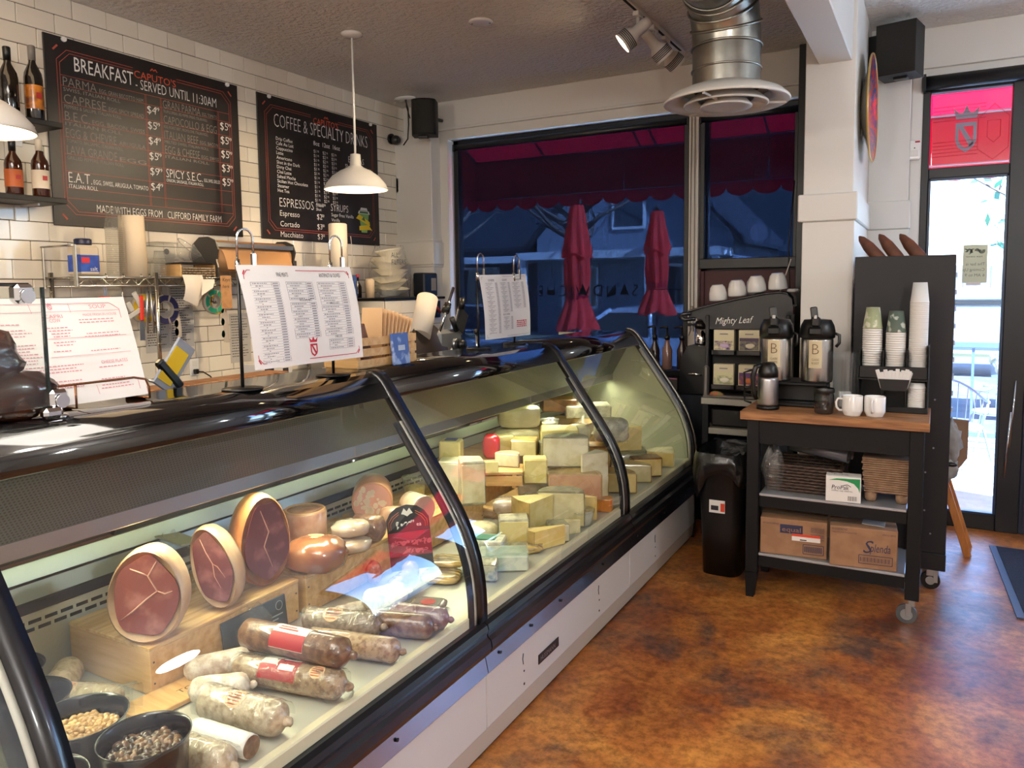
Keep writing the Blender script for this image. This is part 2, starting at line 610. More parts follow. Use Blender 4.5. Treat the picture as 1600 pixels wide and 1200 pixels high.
bb.box(-.60, -4, 2.79, -.43, 4.61, ZC, 0, .005)
struct(bb.build('beam', M_trim))
t2 = MB()
t2.box(-.41, YW-.025, 2.95, 3.2, YW, ZC, 0, .004)
struct(t2.build('trim_2', M_white))

# ---------------------------------------------------------------- windows
def mesh_fabric():
    m = bpy.data.materials.new('solar_mesh'); m.use_nodes = True
    nt = m.node_tree; nt.nodes.clear()
    o = nt.nodes.new('ShaderNodeOutputMaterial')
    t = nt.nodes.new('ShaderNodeBsdfTransparent'); 
    d = nt.nodes.new('ShaderNodeBsdfDiffuse'); d.inputs[0].default_value = srgb('#161c2a')
    tc = nt.nodes.new('ShaderNodeTexCoord'); mp = nt.nodes.new('ShaderNodeMapping'); mp.inputs['Scale'].default_value = (130, 1, 5)
    n = nt.nodes.new('ShaderNodeTexNoise'); n.inputs['Scale'].default_value = 1.0; n.inputs['Detail'].default_value = 3
    nt.links.new(tc.outputs['Object'], mp.inputs[0]); nt.links.new(mp.outputs[0], n.inputs['Vector'])
    r = nt.nodes.new('ShaderNodeValToRGB')
    r.color_ramp.elements[0].position = .3; r.color_ramp.elements[0].color = (.115, .135, .185, 1)
    r.color_ramp.elements[1].position = .7; r.color_ramp.elements[1].color = (.165, .195, .265, 1)
    nt.links.new(n.outputs['Fac'], r.inputs[0]); nt.links.new(r.outputs[0], t.inputs[0])
    ad = nt.nodes.new('ShaderNodeAddShader')
    nt.links.new(t.outputs[0], ad.inputs[0]); nt.links.new(d.outputs[0], ad.inputs[1])
    nt.links.new(ad.outputs[0], o.inputs[0])
    return m
M_mesh = mesh_fabric()
M_bfr = mat('black_window_frame', '#14161a', .4)
def window(name, x0, z0, x1, z1):
    f = MB()
    w = .05
    f.box(x0, 5.79, z0, x0+w, 5.86, z1, 0, .004); f.box(x1-w, 5.79, z0, x1, 5.86, z1, 0, .004)
    f.box(x0, 5.79, z0, x1, 5.86, z0+w, 0, .004); f.box(x0, 5.79, z1-w, x1, 5.86, z1, 0, .004)
    o = struct(f.build(name, M_bfr))
    g = MB(); g.box(x0+w-.01, 5.822, z0+w-.01, x1-w+.01, 5.828, z1-w+.01)
    g.build('glass_pane', M_pane, o)
    return o
w1 = window('window_1', -3.76, .88, -1.63, 2.88)
# letters on the glass, seen from behind
lt = MB()
Mt = frame((-1.645, 5.815, 1.52), (-1, 0, 0), (0, 0, 1))
lt.text('SANDWICHES', .135, frame((-2.06, 5.818, 1.515), (-1, 0, 0), (0, 0, 1)), 0, sx=.95, thin=-.012, space=1.28)
lt.text('SALADS', .135, frame((-3.04, 5.818, 1.515), (-1, 0, 0), (0, 0, 1)), 0, sx=.95, thin=-.012, space=1.28)
lt.box(-1.99, 5.816, 1.562, -1.70, 5.818, 1.568)
lt.build('window_lettering', mat('black_vinyl', '#0b0c10', .6), w1)
w2 = window('window_2', -1.56, 1.70, -.80, 2.88)
window('window_3', 1.75, .35, 2.95, 2.88)
pn = MB()
pn.box(-1.56, 5.76, .88, -.80, 5.84, 1.70)
pn.box(-1.55, 5.745, .90, -1.52, 5.76, 1.70, 0, .004)
pn.build('lower_panel', mat('maroon_panel', '#4a2328', .6), w2)

def roller_blind(name, x0, x1, z0, z1, label):
    t = thing(name, label, 'blind', ((x0+x1)/2, 5.735, z1))
    xa = x0-(x0+x1)/2; xb = -xa; h = z0-z1
    m = MB()
    m.cyl((xa, 0, -.028), (xb, 0, -.028), .026, n=14); m.box(xa, -.03, -.06, xa+.012, .03, 0, 0, .003); m.box(xb-.012, -.03, -.06, xb, .03, 0, 0, .003)
    m.build('roller', M_bfr, t)
    m = MB(); m.box(xa+.03, .0, h+.02, xb-.03, .0012, -.03)
    m.build('mesh_cloth', M_mesh, t)
    m = MB(); m.box(xa, -.008, h, xa+.035, .018, -.05, 0, .003); m.build('side_channel', M_bfr, t)
    m = MB(); m.box(xb-.035, -.008, h, xb, .018, -.05, 0, .003); m.build('side_channel', M_bfr, t)
    m = MB(); m.box(xa, -.014, h, xb, .014, h+(.075 if z0 > 1.5 else .03), 0, .004)
    m.build('bottom_rail', M_bfr, t)
    return t
roller_blind('roller_blind', -3.715, -1.64, .90, 2.835, 'wide black mesh roller blind over the large shop window')
roller_blind('roller_blind', -1.555, -.86, 1.715, 2.835, 'short black mesh roller blind over the narrow window above tea display')
ps = MB(); ps.box(-.855, 5.60, 0, -.79, 5.68, ZC, 0, .004)
po = ps.build('post', M_bfr); tag(po, 'slim black steel post running up beside the white column', 'post')
cd = MB(); cd.tube([(-.87, 5.6, 2.3), (-.885, 5.6, 2.05), (-.90, 5.6, 1.85), (-.89, 5.6, 1.6), (-.87, 5.6, 1.4)], .005, 6)
cd.build('cable', M_black, po)
pc = MB()
for dx in (-.012, .012): pc.tube([(-1.595+dx, 5.685, 2.86), (-1.597+dx*1.3, 5.685, 2.0), (-1.595+dx, 5.685, 1.25)], .0035, 6)
pc.box(-1.605, 5.675, 1.36, -1.585, 5.69, 1.44, 0, .003)
tag(pc.build('blind_cord', mat('cord_grey', '#8d8478', .6)), 'thin pale pull cords hanging down the white window mullion', 'cord')

# ---------------------------------------------------------------- door
dr = MB()
y0, y1 = 5.70, 5.78
dr.box(-.11, y0, 0, -.065, y1, 2.88, 0, .004)                 # jamb
dr.box(-.065, y0, 2.80, 1.6, y1, 2.88, 0, .004)               # head
dr.box(-.065, y0, 2.26, .375, y1, 2.325, 0, .004)             # transom bar
dr.box(-.065, y0, 0, .375, y1, .10, 0, .004)                  # bottom rail
dr.box(.375, y0-.01, 0, .50, y1, 2.88, 0, .004)               # stile
d1 = struct(dr.build('door_1', M_bfr))
M_dpanel = mat('door_panel_flare_blue', '#182236', .5)  # blue in the colour imitates lens flare veiling the dark door
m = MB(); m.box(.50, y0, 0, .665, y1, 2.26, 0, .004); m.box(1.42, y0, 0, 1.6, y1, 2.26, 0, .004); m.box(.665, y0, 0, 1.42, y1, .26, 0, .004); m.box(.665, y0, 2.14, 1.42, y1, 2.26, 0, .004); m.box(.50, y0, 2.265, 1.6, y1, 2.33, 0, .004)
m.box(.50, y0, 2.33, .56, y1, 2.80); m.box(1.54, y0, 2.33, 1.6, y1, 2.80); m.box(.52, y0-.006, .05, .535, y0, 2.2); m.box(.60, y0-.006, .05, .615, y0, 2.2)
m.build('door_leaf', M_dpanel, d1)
m = MB(); m.box(-.055, y0+.04, 2.315, .38, y0+.046, 2.81)
m.build('transom_pane', M_pane, d1)
m = MB(); m.box(-.055, y0+.04, .09, .38, y0+.046, 2.27)
m.build('door_pane', M_pane, d1)
m = MB(); m.box(.66, y0+.04, .25, 1.43, y0+.046, 2.15); m.box(.55, y0+.04, 2.32, 1.55, y0+.046, 2.81)
m.build('leaf_pane', M_pane, d1)
m = MB()
for a, b in (((-.065, .10), (-.05, 2.26)), ((.36, .10), (.375, 2.26))): m.box(a[0], y0-.008, a[1], b[0], y0+.03, b[1], 0, .002)
m.box(-.065, y0-.008, 2.245, .375, y0+.03, 2.26, 0, .002); m.box(-.065, y0-.008, .10, .375, y0+.03, .115, 0, .002)
m.build('glazing_bead', mat('blue_grey_bead', '#2d3a4e', .35), d1)
m = MB(); m.cyl((.415, y0-.02, .36), (.435, y0-.02, .78), .006, n=8); m.cyl((.435, y0-.02, .55), (.455, y0-.02, .98), .005, n=8)
m.build('floor_bolt', M_chrome, d1)
m = MB(); m.box(.55, y0-.03, 1.06, .60, y0, 1.12, 0, .006); m.cyl((.56, y0-.05, 1.09), (.60, y0-.05, 1.09), .012)
m.build('door_handle', M_alu, d1)
m = MB(); m.cyl((-.10, y0-.05, 2.85), (1.6, y0-.05, 2.85), .045, n=16); m.box(-.11, y0-.1, 2.80, -.095, y0, 2.90)
tag(m.build('rolled_blind', M_bfr), 'rolled up black blind across the head of the door', 'blind')
# grey crest and faint outline pattern on the transom pane
lg = MB()
logo(lg, frame((.135, y0+.036, 2.425), (1, 0, 0), (0, 0, 1)) @ Matrix.Diagonal((.215, .285, .2, 1)), 0)
lg.build('crest_decal', mat('grey_decal', '#8b8a9a', .6), d1)
ol = MB()
def outline(pts, w=.0022):
    ol.tube([(x, y0+.036, z) for x, z in pts], w, 4, closed=True)
outline([(.20, 2.43), (.20, 2.62), (.285, 2.70), (.365, 2.62), (.365, 2.43), (.285, 2.36)], .0014)
outline([(.25, 2.60), (.32, 2.60), (.32, 2.50), (.285, 2.465), (.25, 2.50)], .0014)
for k in range(5):
    zz = 2.40+k*.022
    ol.tube([(-.05, y0+.036, zz), (.20, y0+.036, zz+.003)], .0011, 4)
    ol.tube([(-.05, y0+.036, zz+.22), (.24, y0+.036, zz+.223)], .0011, 4)
ol.build('pattern_decal', mat('dark_red_decal', '#8a0a26', .6), d1)
nt_ = thing('taped_note', 'pale yellow handwritten note taped inside the glass door', 'note', (.215, y0-.012, 1.72))
m = MB(); m.box(-.072, -.001, -.13, .062, .001, .11); m.build('sheet', mat('pale_yellow_paper', '#c9cdb4', .8), nt_)
m = MB()
fr = lambda x, z: frame((x, .0015, z), (-1, 0, 0), (0, 0, 1))
m.text('Under', .042, fr(.045, .06), 0, thin=-.01); m.text('new owner', .02, fr(.035, .03)); m.text('The bar is', .026, fr(.05, -.02)); m.text('Coming Up', .026, fr(.05, -.055)); m.text('6 AM to 9', .026, fr(.05, -.09))
m.build('handwriting', mat('dim_ink', '#6f7468', .8), nt_, (0, -.003, 0))
m = MB(); m.box(-.05, -.004, -.145, .03, .0, -.125); m.build('tape', M_paper, nt_)

# ================================================================ curved glass deli case
CASE = thing('display_case', 'long black and white deli display case with curved glass front', 'display case', (-1.70, 2.05, 0))
CW = (1.70, -2.05, 0)
def part(mb, name, m, parent=CASE, kind=None):
    o = mb.build(name, m, parent, CW if parent is CASE else None)
    if kind: o['kind'] = kind
    return o
HOOD = [(-2.0, 1.305), (-1.80, 1.305), (-1.765, 1.304), (-1.74, 1.299), (-1.72, 1.289), (-1.70, 1.270)]
GLASS = [(-1.70, 1.270), (-1.65, 1.199), (-1.61, 1.142), (-1.57, 1.085), (-1.53, 1.028), (-1.49, .972), (-1.455, .922), (-1.425, .876), (-1.395, .827),
         (-1.37, .778), (-1.35, .728), (-1.335, .678), (-1.324, .625), (-1.318, .570), (-1.316, .520), (-1.316, .468)]
YE = 4.75; YS = -.65
SEAMS = [.75, 2.15, 3.55]
def normals(P):
    out = []
    for i in range(len(P)):
        a = P[max(i-1, 0)]; b = P[min(i+1, len(P)-1)]
        dx, dz = b[0]-a[0], b[1]-a[1]
        l = math.hypot(dx, dz); out.append((-dz/l, dx/l))
    return out
def sweep(mb, P, ya, yb, o0, o1, m=0):
    """strip following profile P between ya and yb, from offset o0 to o1 along the outward normal"""
    N = normals(P)
    sgn = 1 if N[len(P)//2][0] > 0 or N[len(P)//2][1] > 0 else -1
    k = len(P)
    vs_ = []
    for (x, z), (nx, nz_) in zip(P, N):
        for y in (ya, yb):
            for o in (o0, o1):
                vs_.append((x+sgn*nx*o, y, z+sgn*nz_*o))
    fs = []
    for i in range(k-1):
        a = i*4; b = a+4
        fs += [(a, b, b+2, a+2), (a+1, a+3, b+3, b+1), (a, a+1, b+1, b), (a+2, b+2, b+3, a+3)]
    fs += [(0, 2, 3, 1), (4*k-4, 4*k-3, 4*k-1, 4*k-2)]
    mb.add(vs_, fs, m, None, True)
M_cglass = thin_glass('case_glass', (.94, .965, .95), 1.5, .0)
M_hood = mat('hood_black_enamel', '#060608', .09, coat=.8)
M_panelw = mat('case_white_enamel', '#c8c6c4', .35)
M_bump = mat('black_bumper', '#0c0d11', .3, coat=.3)
M_cream = mat('cream_rail', '#d9d2b4', .4)
M_gask = mat('grey_gasket', '#b7b4aa', .5)
M_deck = mat('deck_steel', '#c6c6bc', .35, .4)
M_endp = mat('end_liner', '#b9bba4', .22, .35)
YM = [YS]+SEAMS+[YE]
for i in range(4):
    a, b = YM[i], YM[i+1]
    m = MB(); sweep(m, HOOD+[(-1.664, 1.219)], a+.004, b-.004, -.012, .0015); part(m, 'hood_panel', M_hood)
    m = MB()
    N = len(GLASS)
    P = GLASS
    m.grid(lambda u, v: (P[min(int(round(v*(N-1))), N-1)][0], a+.012+(b-a-.024)*u, P[min(int(round(v*(N-1))), N-1)][1]), 1, N-1)
    part(m, 'glass_pane', M_cglass)
    m = MB(); m.box(-1.36, a+.002, .092, -1.30, b-.002, .286, 0, .003); part(m, 'front_panel', M_panelw)
    m = MB(); m.prism([(-1.36, .288), (-1.294, .288), (-1.292, .292), (-1.306, .356), (-1.312, .358), (-1.36, .358)], a+.002, b-.002, 0, Matrix(((1, 0, 0, 0), (0, 0, 1, 0), (0, 1, 0, 0), (0, 0, 0, 1)))); part(m, 'steel_strip', mat('bumper_strip_steel', '#aeb3bb', .22, 1))
    m = MB()
    prof = [(-1.36, .360), (-1.300, .360), (-1.283, .366), (-1.276, .385), (-1.279, .41), (-1.292, .42), (-1.294, .43), (-1.288, .445), (-1.293, .462), (-1.308, .47), (-1.36, .47)]
    m.prism([(x, z) for x, z in prof], a+.003, b-.003, 0, Matrix(((1, 0, 0, 0), (0, 0, 1, 0), (0, 1, 0, 0), (0, 0, 0, 1))))
    part(m, 'bumper', M_bump)
    m = MB(); m.box(-1.352, a+.01, .468, -1.322, b-.01, .508, 0, .004); part(m, 'inner_rail', M_cream)
    # perforated discharge panel, lamp strip, lamp
    m = MB(); m.add([(-1.722, a, 1.245), (-1.722, b, 1.245), (-1.850, b, 1.022), (-1.850, a, 1.022)], [(0, 1, 2, 3)])
    m.add([(-1.728, a, 1.247), (-1.728, b, 1.247), (-1.856, b, 1.024), (-1.856, a, 1.024)], [(3, 2, 1, 0)])
    if 'perf' not in MATS:
        pm = mat('perf', '#7b7d82', .35, .7)
        nt = pm.node_tree; bs = nt.nodes['Principled BSDF']
        tc = nt.nodes.new('ShaderNodeTexCoord'); sp_ = nt.nodes.new('ShaderNodeSeparateXYZ'); nt.links.new(tc.outputs['Object'], sp_.inputs[0])
        def mth(op, a_, b_=None):
            q = nt.nodes.new('ShaderNodeMath'); q.operation = op
            for k, v in enumerate((a_, b_)):
                if v is None: continue
                if isinstance(v, float): q.inputs[k].default_value = v
                else: nt.links.new(v, q.inputs[k])
            return q.outputs[0]
        pz = mth('MULTIPLY', sp_.outputs[2], 1.15/.0085)
        row = mth('MODULO', mth('FLOOR', pz), 2.0)
        fy = mth('SUBTRACT', mth('FRACT', mth('ADD', mth('MULTIPLY', sp_.outputs[1], 1/.0098), mth('MULTIPLY', row, .5))), .5)
        fz = mth('SUBTRACT', mth('FRACT', pz), .5)
        dd = mth('ADD', mth('MULTIPLY', fy, fy), mth('MULTIPLY', fz, fz))
        hole = mth('LESS_THAN', dd, .085)
        mx = nt.nodes.new('ShaderNodeMixRGB'); nt.links.new(hole, mx.inputs[0]); mx.inputs[1].default_value = srgb('#555a63'); mx.inputs[2].default_value = srgb('#050506')
        nt.links.new(mx.outputs[0], bs.inputs['Base Color'])
        mt_ = mth('MULTIPLY', mth('SUBTRACT', 1.0, hole), .7); nt.links.new(mt_, bs.inputs['Metallic'])
    part(m, 'perforated_panel', MATS['perf'])
    m = MB(); m.box(-1.872, a, .982, -1.848, b, 1.028, 0, .003); part(m, 'lamp_strip', M_steel)
    m = MB(); m.box(-2.14, a, 1.02, -1.86, b, 1.035); part(m, 'ceiling_liner', mat('liner_white', '#c9cbc0', .5))
    m = MB(); m.cyl((-1.90, a+.06, 1.0), (-1.90, b-.06, 1.0), .012, n=10); part(m, 'lamp_tube', mat('lamp_tube', '#ffffff', .4, emit='#eaffb8', estr=3))
    l = lamp('case_lamp', 'AREA', (-1.885, (a+b)/2, .985), 4.6 if i else 3.6, (.98, .95, .62), .03, (-1.62, (a+b)/2, .5), b-a-.12)
    l.data.spread = math.radians(125)
    l.rotation_euler = (Vector((.28, 0, -.48))).to_track_quat('-Z', 'Y').to_euler()
    # make the long side of the lamp run along the case
    zz = Vector((-.28, 0, .48)).normalized(); yy = Vector((0, 1, 0)); xx = yy.cross(zz)
    l.matrix_world = Matrix((xx, yy, zz)).transposed().to_4x4(); l.location = (-1.885, (a+b)/2, .985)
    # rear: lower panel with louvres, dark band, sloping ledge, sliding door frames
    m = MB(); m.box(-2.24, a, .50, -2.21, b, .70); part(m, 'rear_panel', M_deck)
    m = MB()
    for r in (0, 1):
        y = a+.03+r*.02
        while y < b-.06:
            m.box(-2.2105, y, .645+r*.022, -2.2085, y+.035, .655+r*.022); y += .046
    part(m, 'vent_slots', M_blackmat, kind='stuff')
    m = MB(); m.box(-2.25, a, .70, -2.20, b, .735, 0, .004); part(m, 'dark_band', M_blackmat)
    m = MB(); m.add([(-2.20, a, .737), (-2.20, b, .737), (-2.215, b, .785), (-2.215, a, .785), (-2.235, b, .835), (-2.235, a, .835)], [(0, 1, 2, 3), (3, 2, 4, 5)])
    m.box(-2.24, a, .737, -2.236, b, .835)
    m.box(-2.217, a, .783, -2.21, b, .789, 1); part(m, 'rear_ledge', [mat('ledge_steel', '#94988f', .3, .5), M_black])
    if i < 4:
        dk = mat('slider_frame', '#7b827e', .35, .7)
        for k in range(2):
            ya, yb = a+(b-a)*k/2, a+(b-a)*(k+1)/2
            m = MB()
            dx = -.0 if k else -.02
            def tr(y, z): return (-2.235+dx+(z-.835)*.55, y, z)
            for (p, q) in (((ya, .84), (yb, .875)), ((ya, .99), (yb, 1.02)), ((ya, .84), (ya+.045, 1.02)), ((yb-.045, .84), (yb, 1.02))):
                v0 = [tr(p[0], p[1]), tr(q[0], p[1]), tr(q[0], q[1]), tr(p[0], q[1])]
                m.add(v0+[(x-.02, y, z) for x, y, z in v0], [(0, 1, 2, 3), (7, 6, 5, 4), (0, 4, 5, 1), (1, 5, 6, 2), (2, 6, 7, 3), (3, 7, 4, 0)])
            o = part(m, 'sliding_door', dk)
            m = MB(); v0 = [tr(ya+.04, .87), tr(yb-.04, .87), tr(yb-.04, .995), tr(ya+.04, .995)]
            m.add([(x-.01, y, z) for x, y, z in v0], [(0, 1, 2, 3)]); m.build('slider_pane', thin_glass('slider_glass', (.35, .40, .40), 1.5, 0), o)
for y in SEAMS:
    m = MB(); sweep(m, [HOOD[-4], HOOD[-3], HOOD[-2]]+GLASS, y-.026, y+.026, -.02, .008); part(m, 'seam_post', M_bump)
    m = MB(); sweep(m, GLASS[2:], y-.042, y-.027, -.016, -.001); sweep(m, GLASS[2:], y-.07, y-.043, -.010, -.0015, 1); part(m, 'seam_gasket', [M_gask, M_blackmat])
m = MB(); sweep(m, HOOD[2:]+GLASS[1:], YE-.03, YE+.022, -.03, .010); part(m, 'end_trim', mat('dark_steel_trim', '#55565a', .25, .9))
m = MB(); sweep(m, HOOD[2:]+GLASS[1:], YE-.006, YE+.02, .010, .024); part(m, 'end_bead', mat('bead_steel', '#8e8a82', .22, 1))
m = MB(); sweep(m, GLASS[1:], YE-.052, YE-.032, -.018, -.001); part(m, 'end_gasket', M_gask)
m = MB()
m.prism([(-2.24, .45)]+[(x-.012, z) for x, z in reversed(GLASS)]+[(-1.78, 1.29), (-2.24, 1.29)], YE-.03, YE, 0, Matrix(((1, 0, 0, 0), (0, 0, 1, 0), (0, 1, 0, 0), (0, 0, 0, 1))))
part(m, 'end_panel', M_endp)
m = MB(); m.box(-2.24, YE-.03, .0, -1.30, YE, .45); part(m, 'end_base', M_bump)
m = MB(); m.box(-2.24, YS, .44, -1.35, YE-.03, .503); part(m, 'deck', M_deck)
m = MB(); m.box(-2.24, YS, .02, -1.36, YE-.03, .44); part(m, 'tank', M_blackmat)
m = MB(); m.add([(-1.302, YS, .092), (-1.302, YE, .092), (-1.312, YE, .012), (-1.312, YS, .012), (-1.36, YE, .012), (-1.36, YS, .012), (-1.36, YS, .092), (-1.36, YE, .092)],
                [(0, 3, 2, 1), (3, 5, 4, 2), (0, 1, 7, 6), (0, 6, 5, 3), (1, 2, 4, 7), (5, 6, 7, 4)])
m.box(-1.36, YS, 0, -1.32, YE, .012, 1); part(m, 'kick_plate', [mat('kick_beige', '#b7afa4', .45), M_black])
m = MB(); m.box(-2.0, YS, 1.20, -1.985, YE, 1.30); m.box(-2.02, YS, 1.290, -1.985, YE, 1.3045, 0, .003); part(m, 'hood_back', M_hood)
m = MB(); m.box(-2.26, YS, 1.035, -1.99, YE, 1.20); part(m, 'hood_box', M_hood)
m = MB()
for y in (.9, 1.25, 1.65, 2.24, 2.48, 2.74, 3.2, 3.65, 4.1, 4.5):
    m.cyl((-1.297, y, .327), (-1.2935, y, .327), .006, n=8)
for s_ in (1.55, 2.42, 3.15, 3.95):
    m.cyl((-1.3005, s_, .175), (-1.2985, s_, .175), .004, n=8); m.cyl((-1.3005, s_, .125), (-1.2985, s_, .125), .005, n=8)
    m.tube([(-1.299, s_-.006, .245), (-1.299, s_-.011, .225), (-1.299, s_-.006, .203)], .0018, 5)
part(m, 'screw_heads', M_black, kind='stuff')
m = MB(); m.box(-1.30, 2.535, .145, -1.296, 2.715, .185, 0, .002); pl = part(m, 'name_plate', mat('plate_dark', '#3a3a3e', .4, .6))
m = MB(); m.text('HUSSMANN', .027, frame((-1.2955, 2.548, .156), (0, 1, 0), (0, 0, 1)), sx=.92); o = m.build('plate_lettering', M_alu, pl)

# ================================================================ in the case: crates, meats, bowls
ZD = .505; ZB = .640
def offs(o, P): o.location = P
# --- wooden wine crates along the back, used as risers
def crate(y0, y1, label, mark=None):
    t = thing('wooden_crate', label, 'crate', (-2.01, (y0+y1)/2, ZD), 0, 'pine crates used as risers in the case')
    l = (y1-y0)/2
    m = MB(); m.box(-.18, -l, 0, .18, l, .123, 0, .002); m.build('side_boards', M_wood, t)
    m = MB(); m.box(-.182, -l-.001, .1235, .182, l+.001, .135, 0, .002); m.build('lid', mat('pine_lid', '#dcb880', .45, col2='#c79a60', nscale=5, stretch=(9, 1, 9)), t)
    m = MB()
    for sy in (-1, 1):
        for z in (.03, .09):
            m.cyl((.1795, sy*(l-.012), z), (.1815, sy*(l-.012), z), .003, n=6)
    m.build('nail_heads', M_rubber, t, kind='stuff')
    return t
crate(1.27, 1.825, 'pine crate under the cut hams')
crate(1.86, 2.42, 'pine crate under the round mortadella')
crate(2.45, 3.02, 'pine crate behind the black and red price card')
t = thing('crate_lid', 'loose pine crate lid stamped with dark letters lying before the hams', 'crate lid', (-1.76, 1.40, ZD), 0)
m = MB(); m.box(-.055, -.23, 0, .06, .16, .014, 0, .002); m.build('board', M_wood, t)
m = MB(); m.text('TOSCANO', .03, frame((.02, -.10, .0146), (0, 1, 0), (-1, 0, 0)), sx=1.1); m.build('stamped_lettering', mat('burnt_brown', '#5a3a20', .8), t)
t.rotation_euler = (0, 0, math.radians(-6))
# dark placard leaning on the crate
t = thing('placard', 'dark grey placard leaning against the crate below the hams', 'sign', (-1.815, 1.62, ZD))
m = MB(); m.box(0, -.12, .0, .006, .135, .112, 0, .001, M=Matrix.Rotation(math.radians(-6), 4, 'Y')); m.build('board', mat('slate_grey', '#4b4e50', .5), t)
m = MB(); M = Matrix.Rotation(math.radians(-6), 4, 'Y') @ frame((.0066, .105, .085), (0, 1, 0), (0, 0, 1))
m.tube([M @ Vector((.014*math.cos(a*PI/8), .014*math.sin(a*PI/8), 0)) for a in range(16)], .0012, 5, closed=True)
for k in range(3): m.box(-.035-.02*k, -.03-.012*k, 0, .012-.02*k, -.026-.012*k, .0006, M=M)
m.build('emblem', mat('pale_print', '#a9aaa6', .7), t)

# --- hams
M_rind = mat('ham_fat_rind', '#d9b898', .42, col2='#c49a76', nscale=9, coat=.35, bump=.08, bscale=40)
M_rind2 = mat('ham_brown_rind', '#c98f5e', .45, col2='#a9683c', nscale=10, coat=.35, bump=.15, bscale=30)
M_ham = mat('ham_meat', '#78362f', .38, col2='#a56a60', nscale=16, nlo=.52, nhi=.74, coat=.35, det=9)
M_ham2 = mat('ham_meat_purple', '#663238', .38, col2='#9a6466', nscale=18, nlo=.52, nhi=.74, coat=.35, det=9)
M_fat = mat('ham_fat_line', '#b98a78', .4, coat=.3)
def egg(rx, rz, n=36, k=.18, sk=0):
    out = []
    for i in range(n):
        a = 2*PI*i/n
        x = rx*math.cos(a)*(1+k*math.sin(a)*-.6)
        z = rz*math.sin(a)
        out.append((x+sk*z, z))
    return out
def ham(name, label, loc, rx, rz, d, rotz, lean, rind, meat, seed, veins, tilt=0):
    t = thing(name, label, 'ham', loc, rotz, 'cut dry cured hams on the crate')
    B = T(0, 0, rz) @ Matrix.Rotation(math.radians(tilt), 4, 'Y') @ Matrix.Rotation(math.radians(lean), 4, 'X')
    rr = random.Random(seed)
    o = egg(rx, rz)
    n = len(o)
    rings = [(.96, -.5), (1.0, -.475), (1.03, -.2), (.98, .15), (.86, .38), (.6, .5)]
    m = MB(); vs_ = []; fs = []
    for s_, yy in rings:
        for x, z in o: vs_.append((x*s_, yy*d, z*s_+(.1*rz*(1-s_) if yy > 0 else 0)))
    for k in range(len(rings)-1):
        for i in range(n):
            j = (i+1) % n
            fs.append((k*n+i, k*n+j, (k+1)*n+j, (k+1)*n+i))
    fs.append(tuple(range(n))); fs.append(tuple((len(rings)-1)*n+i for i in range(n))[::-1])
    m.add(vs_, fs, 0, B, True); m.build('rind', rind, t)
    F = B @ Matrix(((1, 0, 0, 0), (0, 0, 1, -.5*d-.0035), (0, 1, 0, 0), (0, 0, 0, 1)))
    m = MB()
    pts = [(x*.85+rx*.03, z*.84+.02*rz) for x, z in o]
    pts = [(x*(1+.06*math.sin(3*i*2*PI/n+seed)), z*(1+.05*math.sin(5*i*2*PI/n+seed))) for i, (x, z) in enumerate(pts)]
    m.prism(pts, 0, .0035, 0, F @ Matrix.Diagonal((1, 1, -1, 1)) if 0 else F)
    m.build('meat_face', meat, t)
    m = MB()
    for path in veins:
        m.tube([F @ Vector((x*rx, z*rz, -.0005)) for x, z in path], [.0019*rx/.09*w for w in ([.6]+[1.2]*(len(path)-2)+[.5])], 6)
    m.build('fat_line', M_fat, t)
    return t
V1 = [[(.35, .75), (.12, .45), (.35, .12), (.05, -.05), (-.3, -.28), (-.62, -.45)], [(.35, .12), (.55, .05), (.75, .1)], [(-.35, .62), (.0, .5), (.12, .45)]]
V2 = [[(-.1, .75), (-.02, .4), (.12, .1), (.02, -.2), (.15, -.5)], [(.12, .1), (.3, .0), (.5, -.3)]]
V3 = [[(-.2, .7), (.1, .2), (-.1, -.1), (.2, -.6)]]
hA = ham('cured_ham', 'large cut ham with dark red face and pale fat rim, frontmost on the crate', (-1.893,1.337,0.640), .098, .128, .14, 36, -4, M_rind, M_ham, 1, V1)
hB = ham('cured_ham', 'narrow cut ham leaning sideways beside the plastic bag', (-1.902,1.602,0.640), .062, .126, .12, 30, -6, M_rind, M_ham2, 2, V2, -18)
hC = ham('cured_ham', 'tall brown skinned ham with purple cut side, third from the front', (-1.911,1.725,0.640), .088, .148, .12, 76, 0, M_rind2, M_ham2, 3, V3)
# crumpled plastic bag standing behind the first ham
def film_bag(name, label, loc, rx, ry, h, rotz=0, seed=0, amp=.35, mt=None, cat='plastic bag', gloss=None):
    t = thing(name, label, cat, loc, rotz)
    m = MB()
    def fn(u, v):
        a = 2*PI*u
        k = 1+amp*mnoise.noise(Vector((math.cos(a)*1.6+seed, math.sin(a)*1.6, v*2.2)))+.12*mnoise.noise(Vector((math.cos(a)*5+seed, math.sin(a)*5, v*7)))
        s_ = math.sin(PI*(.12+.80*v))**.6
        return Vector((rx*k*s_*math.cos(a), ry*k*s_*math.sin(a), h*v*(1+.08*math.sin(3*a+seed))))
    m.grid(fn, 26, 10)
    m.build('film', mt or M_film, t)
    return t
t = film_bag('plastic_wrap', 'crumpled clear plastic wrap with a grey top standing behind the first ham', (-2.061,1.526,0.640), .06, .055, .20, 30, 3)
m = MB(); m.prism([(-.07, -.02), (.03, -.065), (.075, -.01), (-.02, .035)], .195, .200, 0, Matrix.Rotation(math.radians(8), 4, 'Y')); m.build('grey_label', mat('label_grey', '#8f8f7c', .5), t)

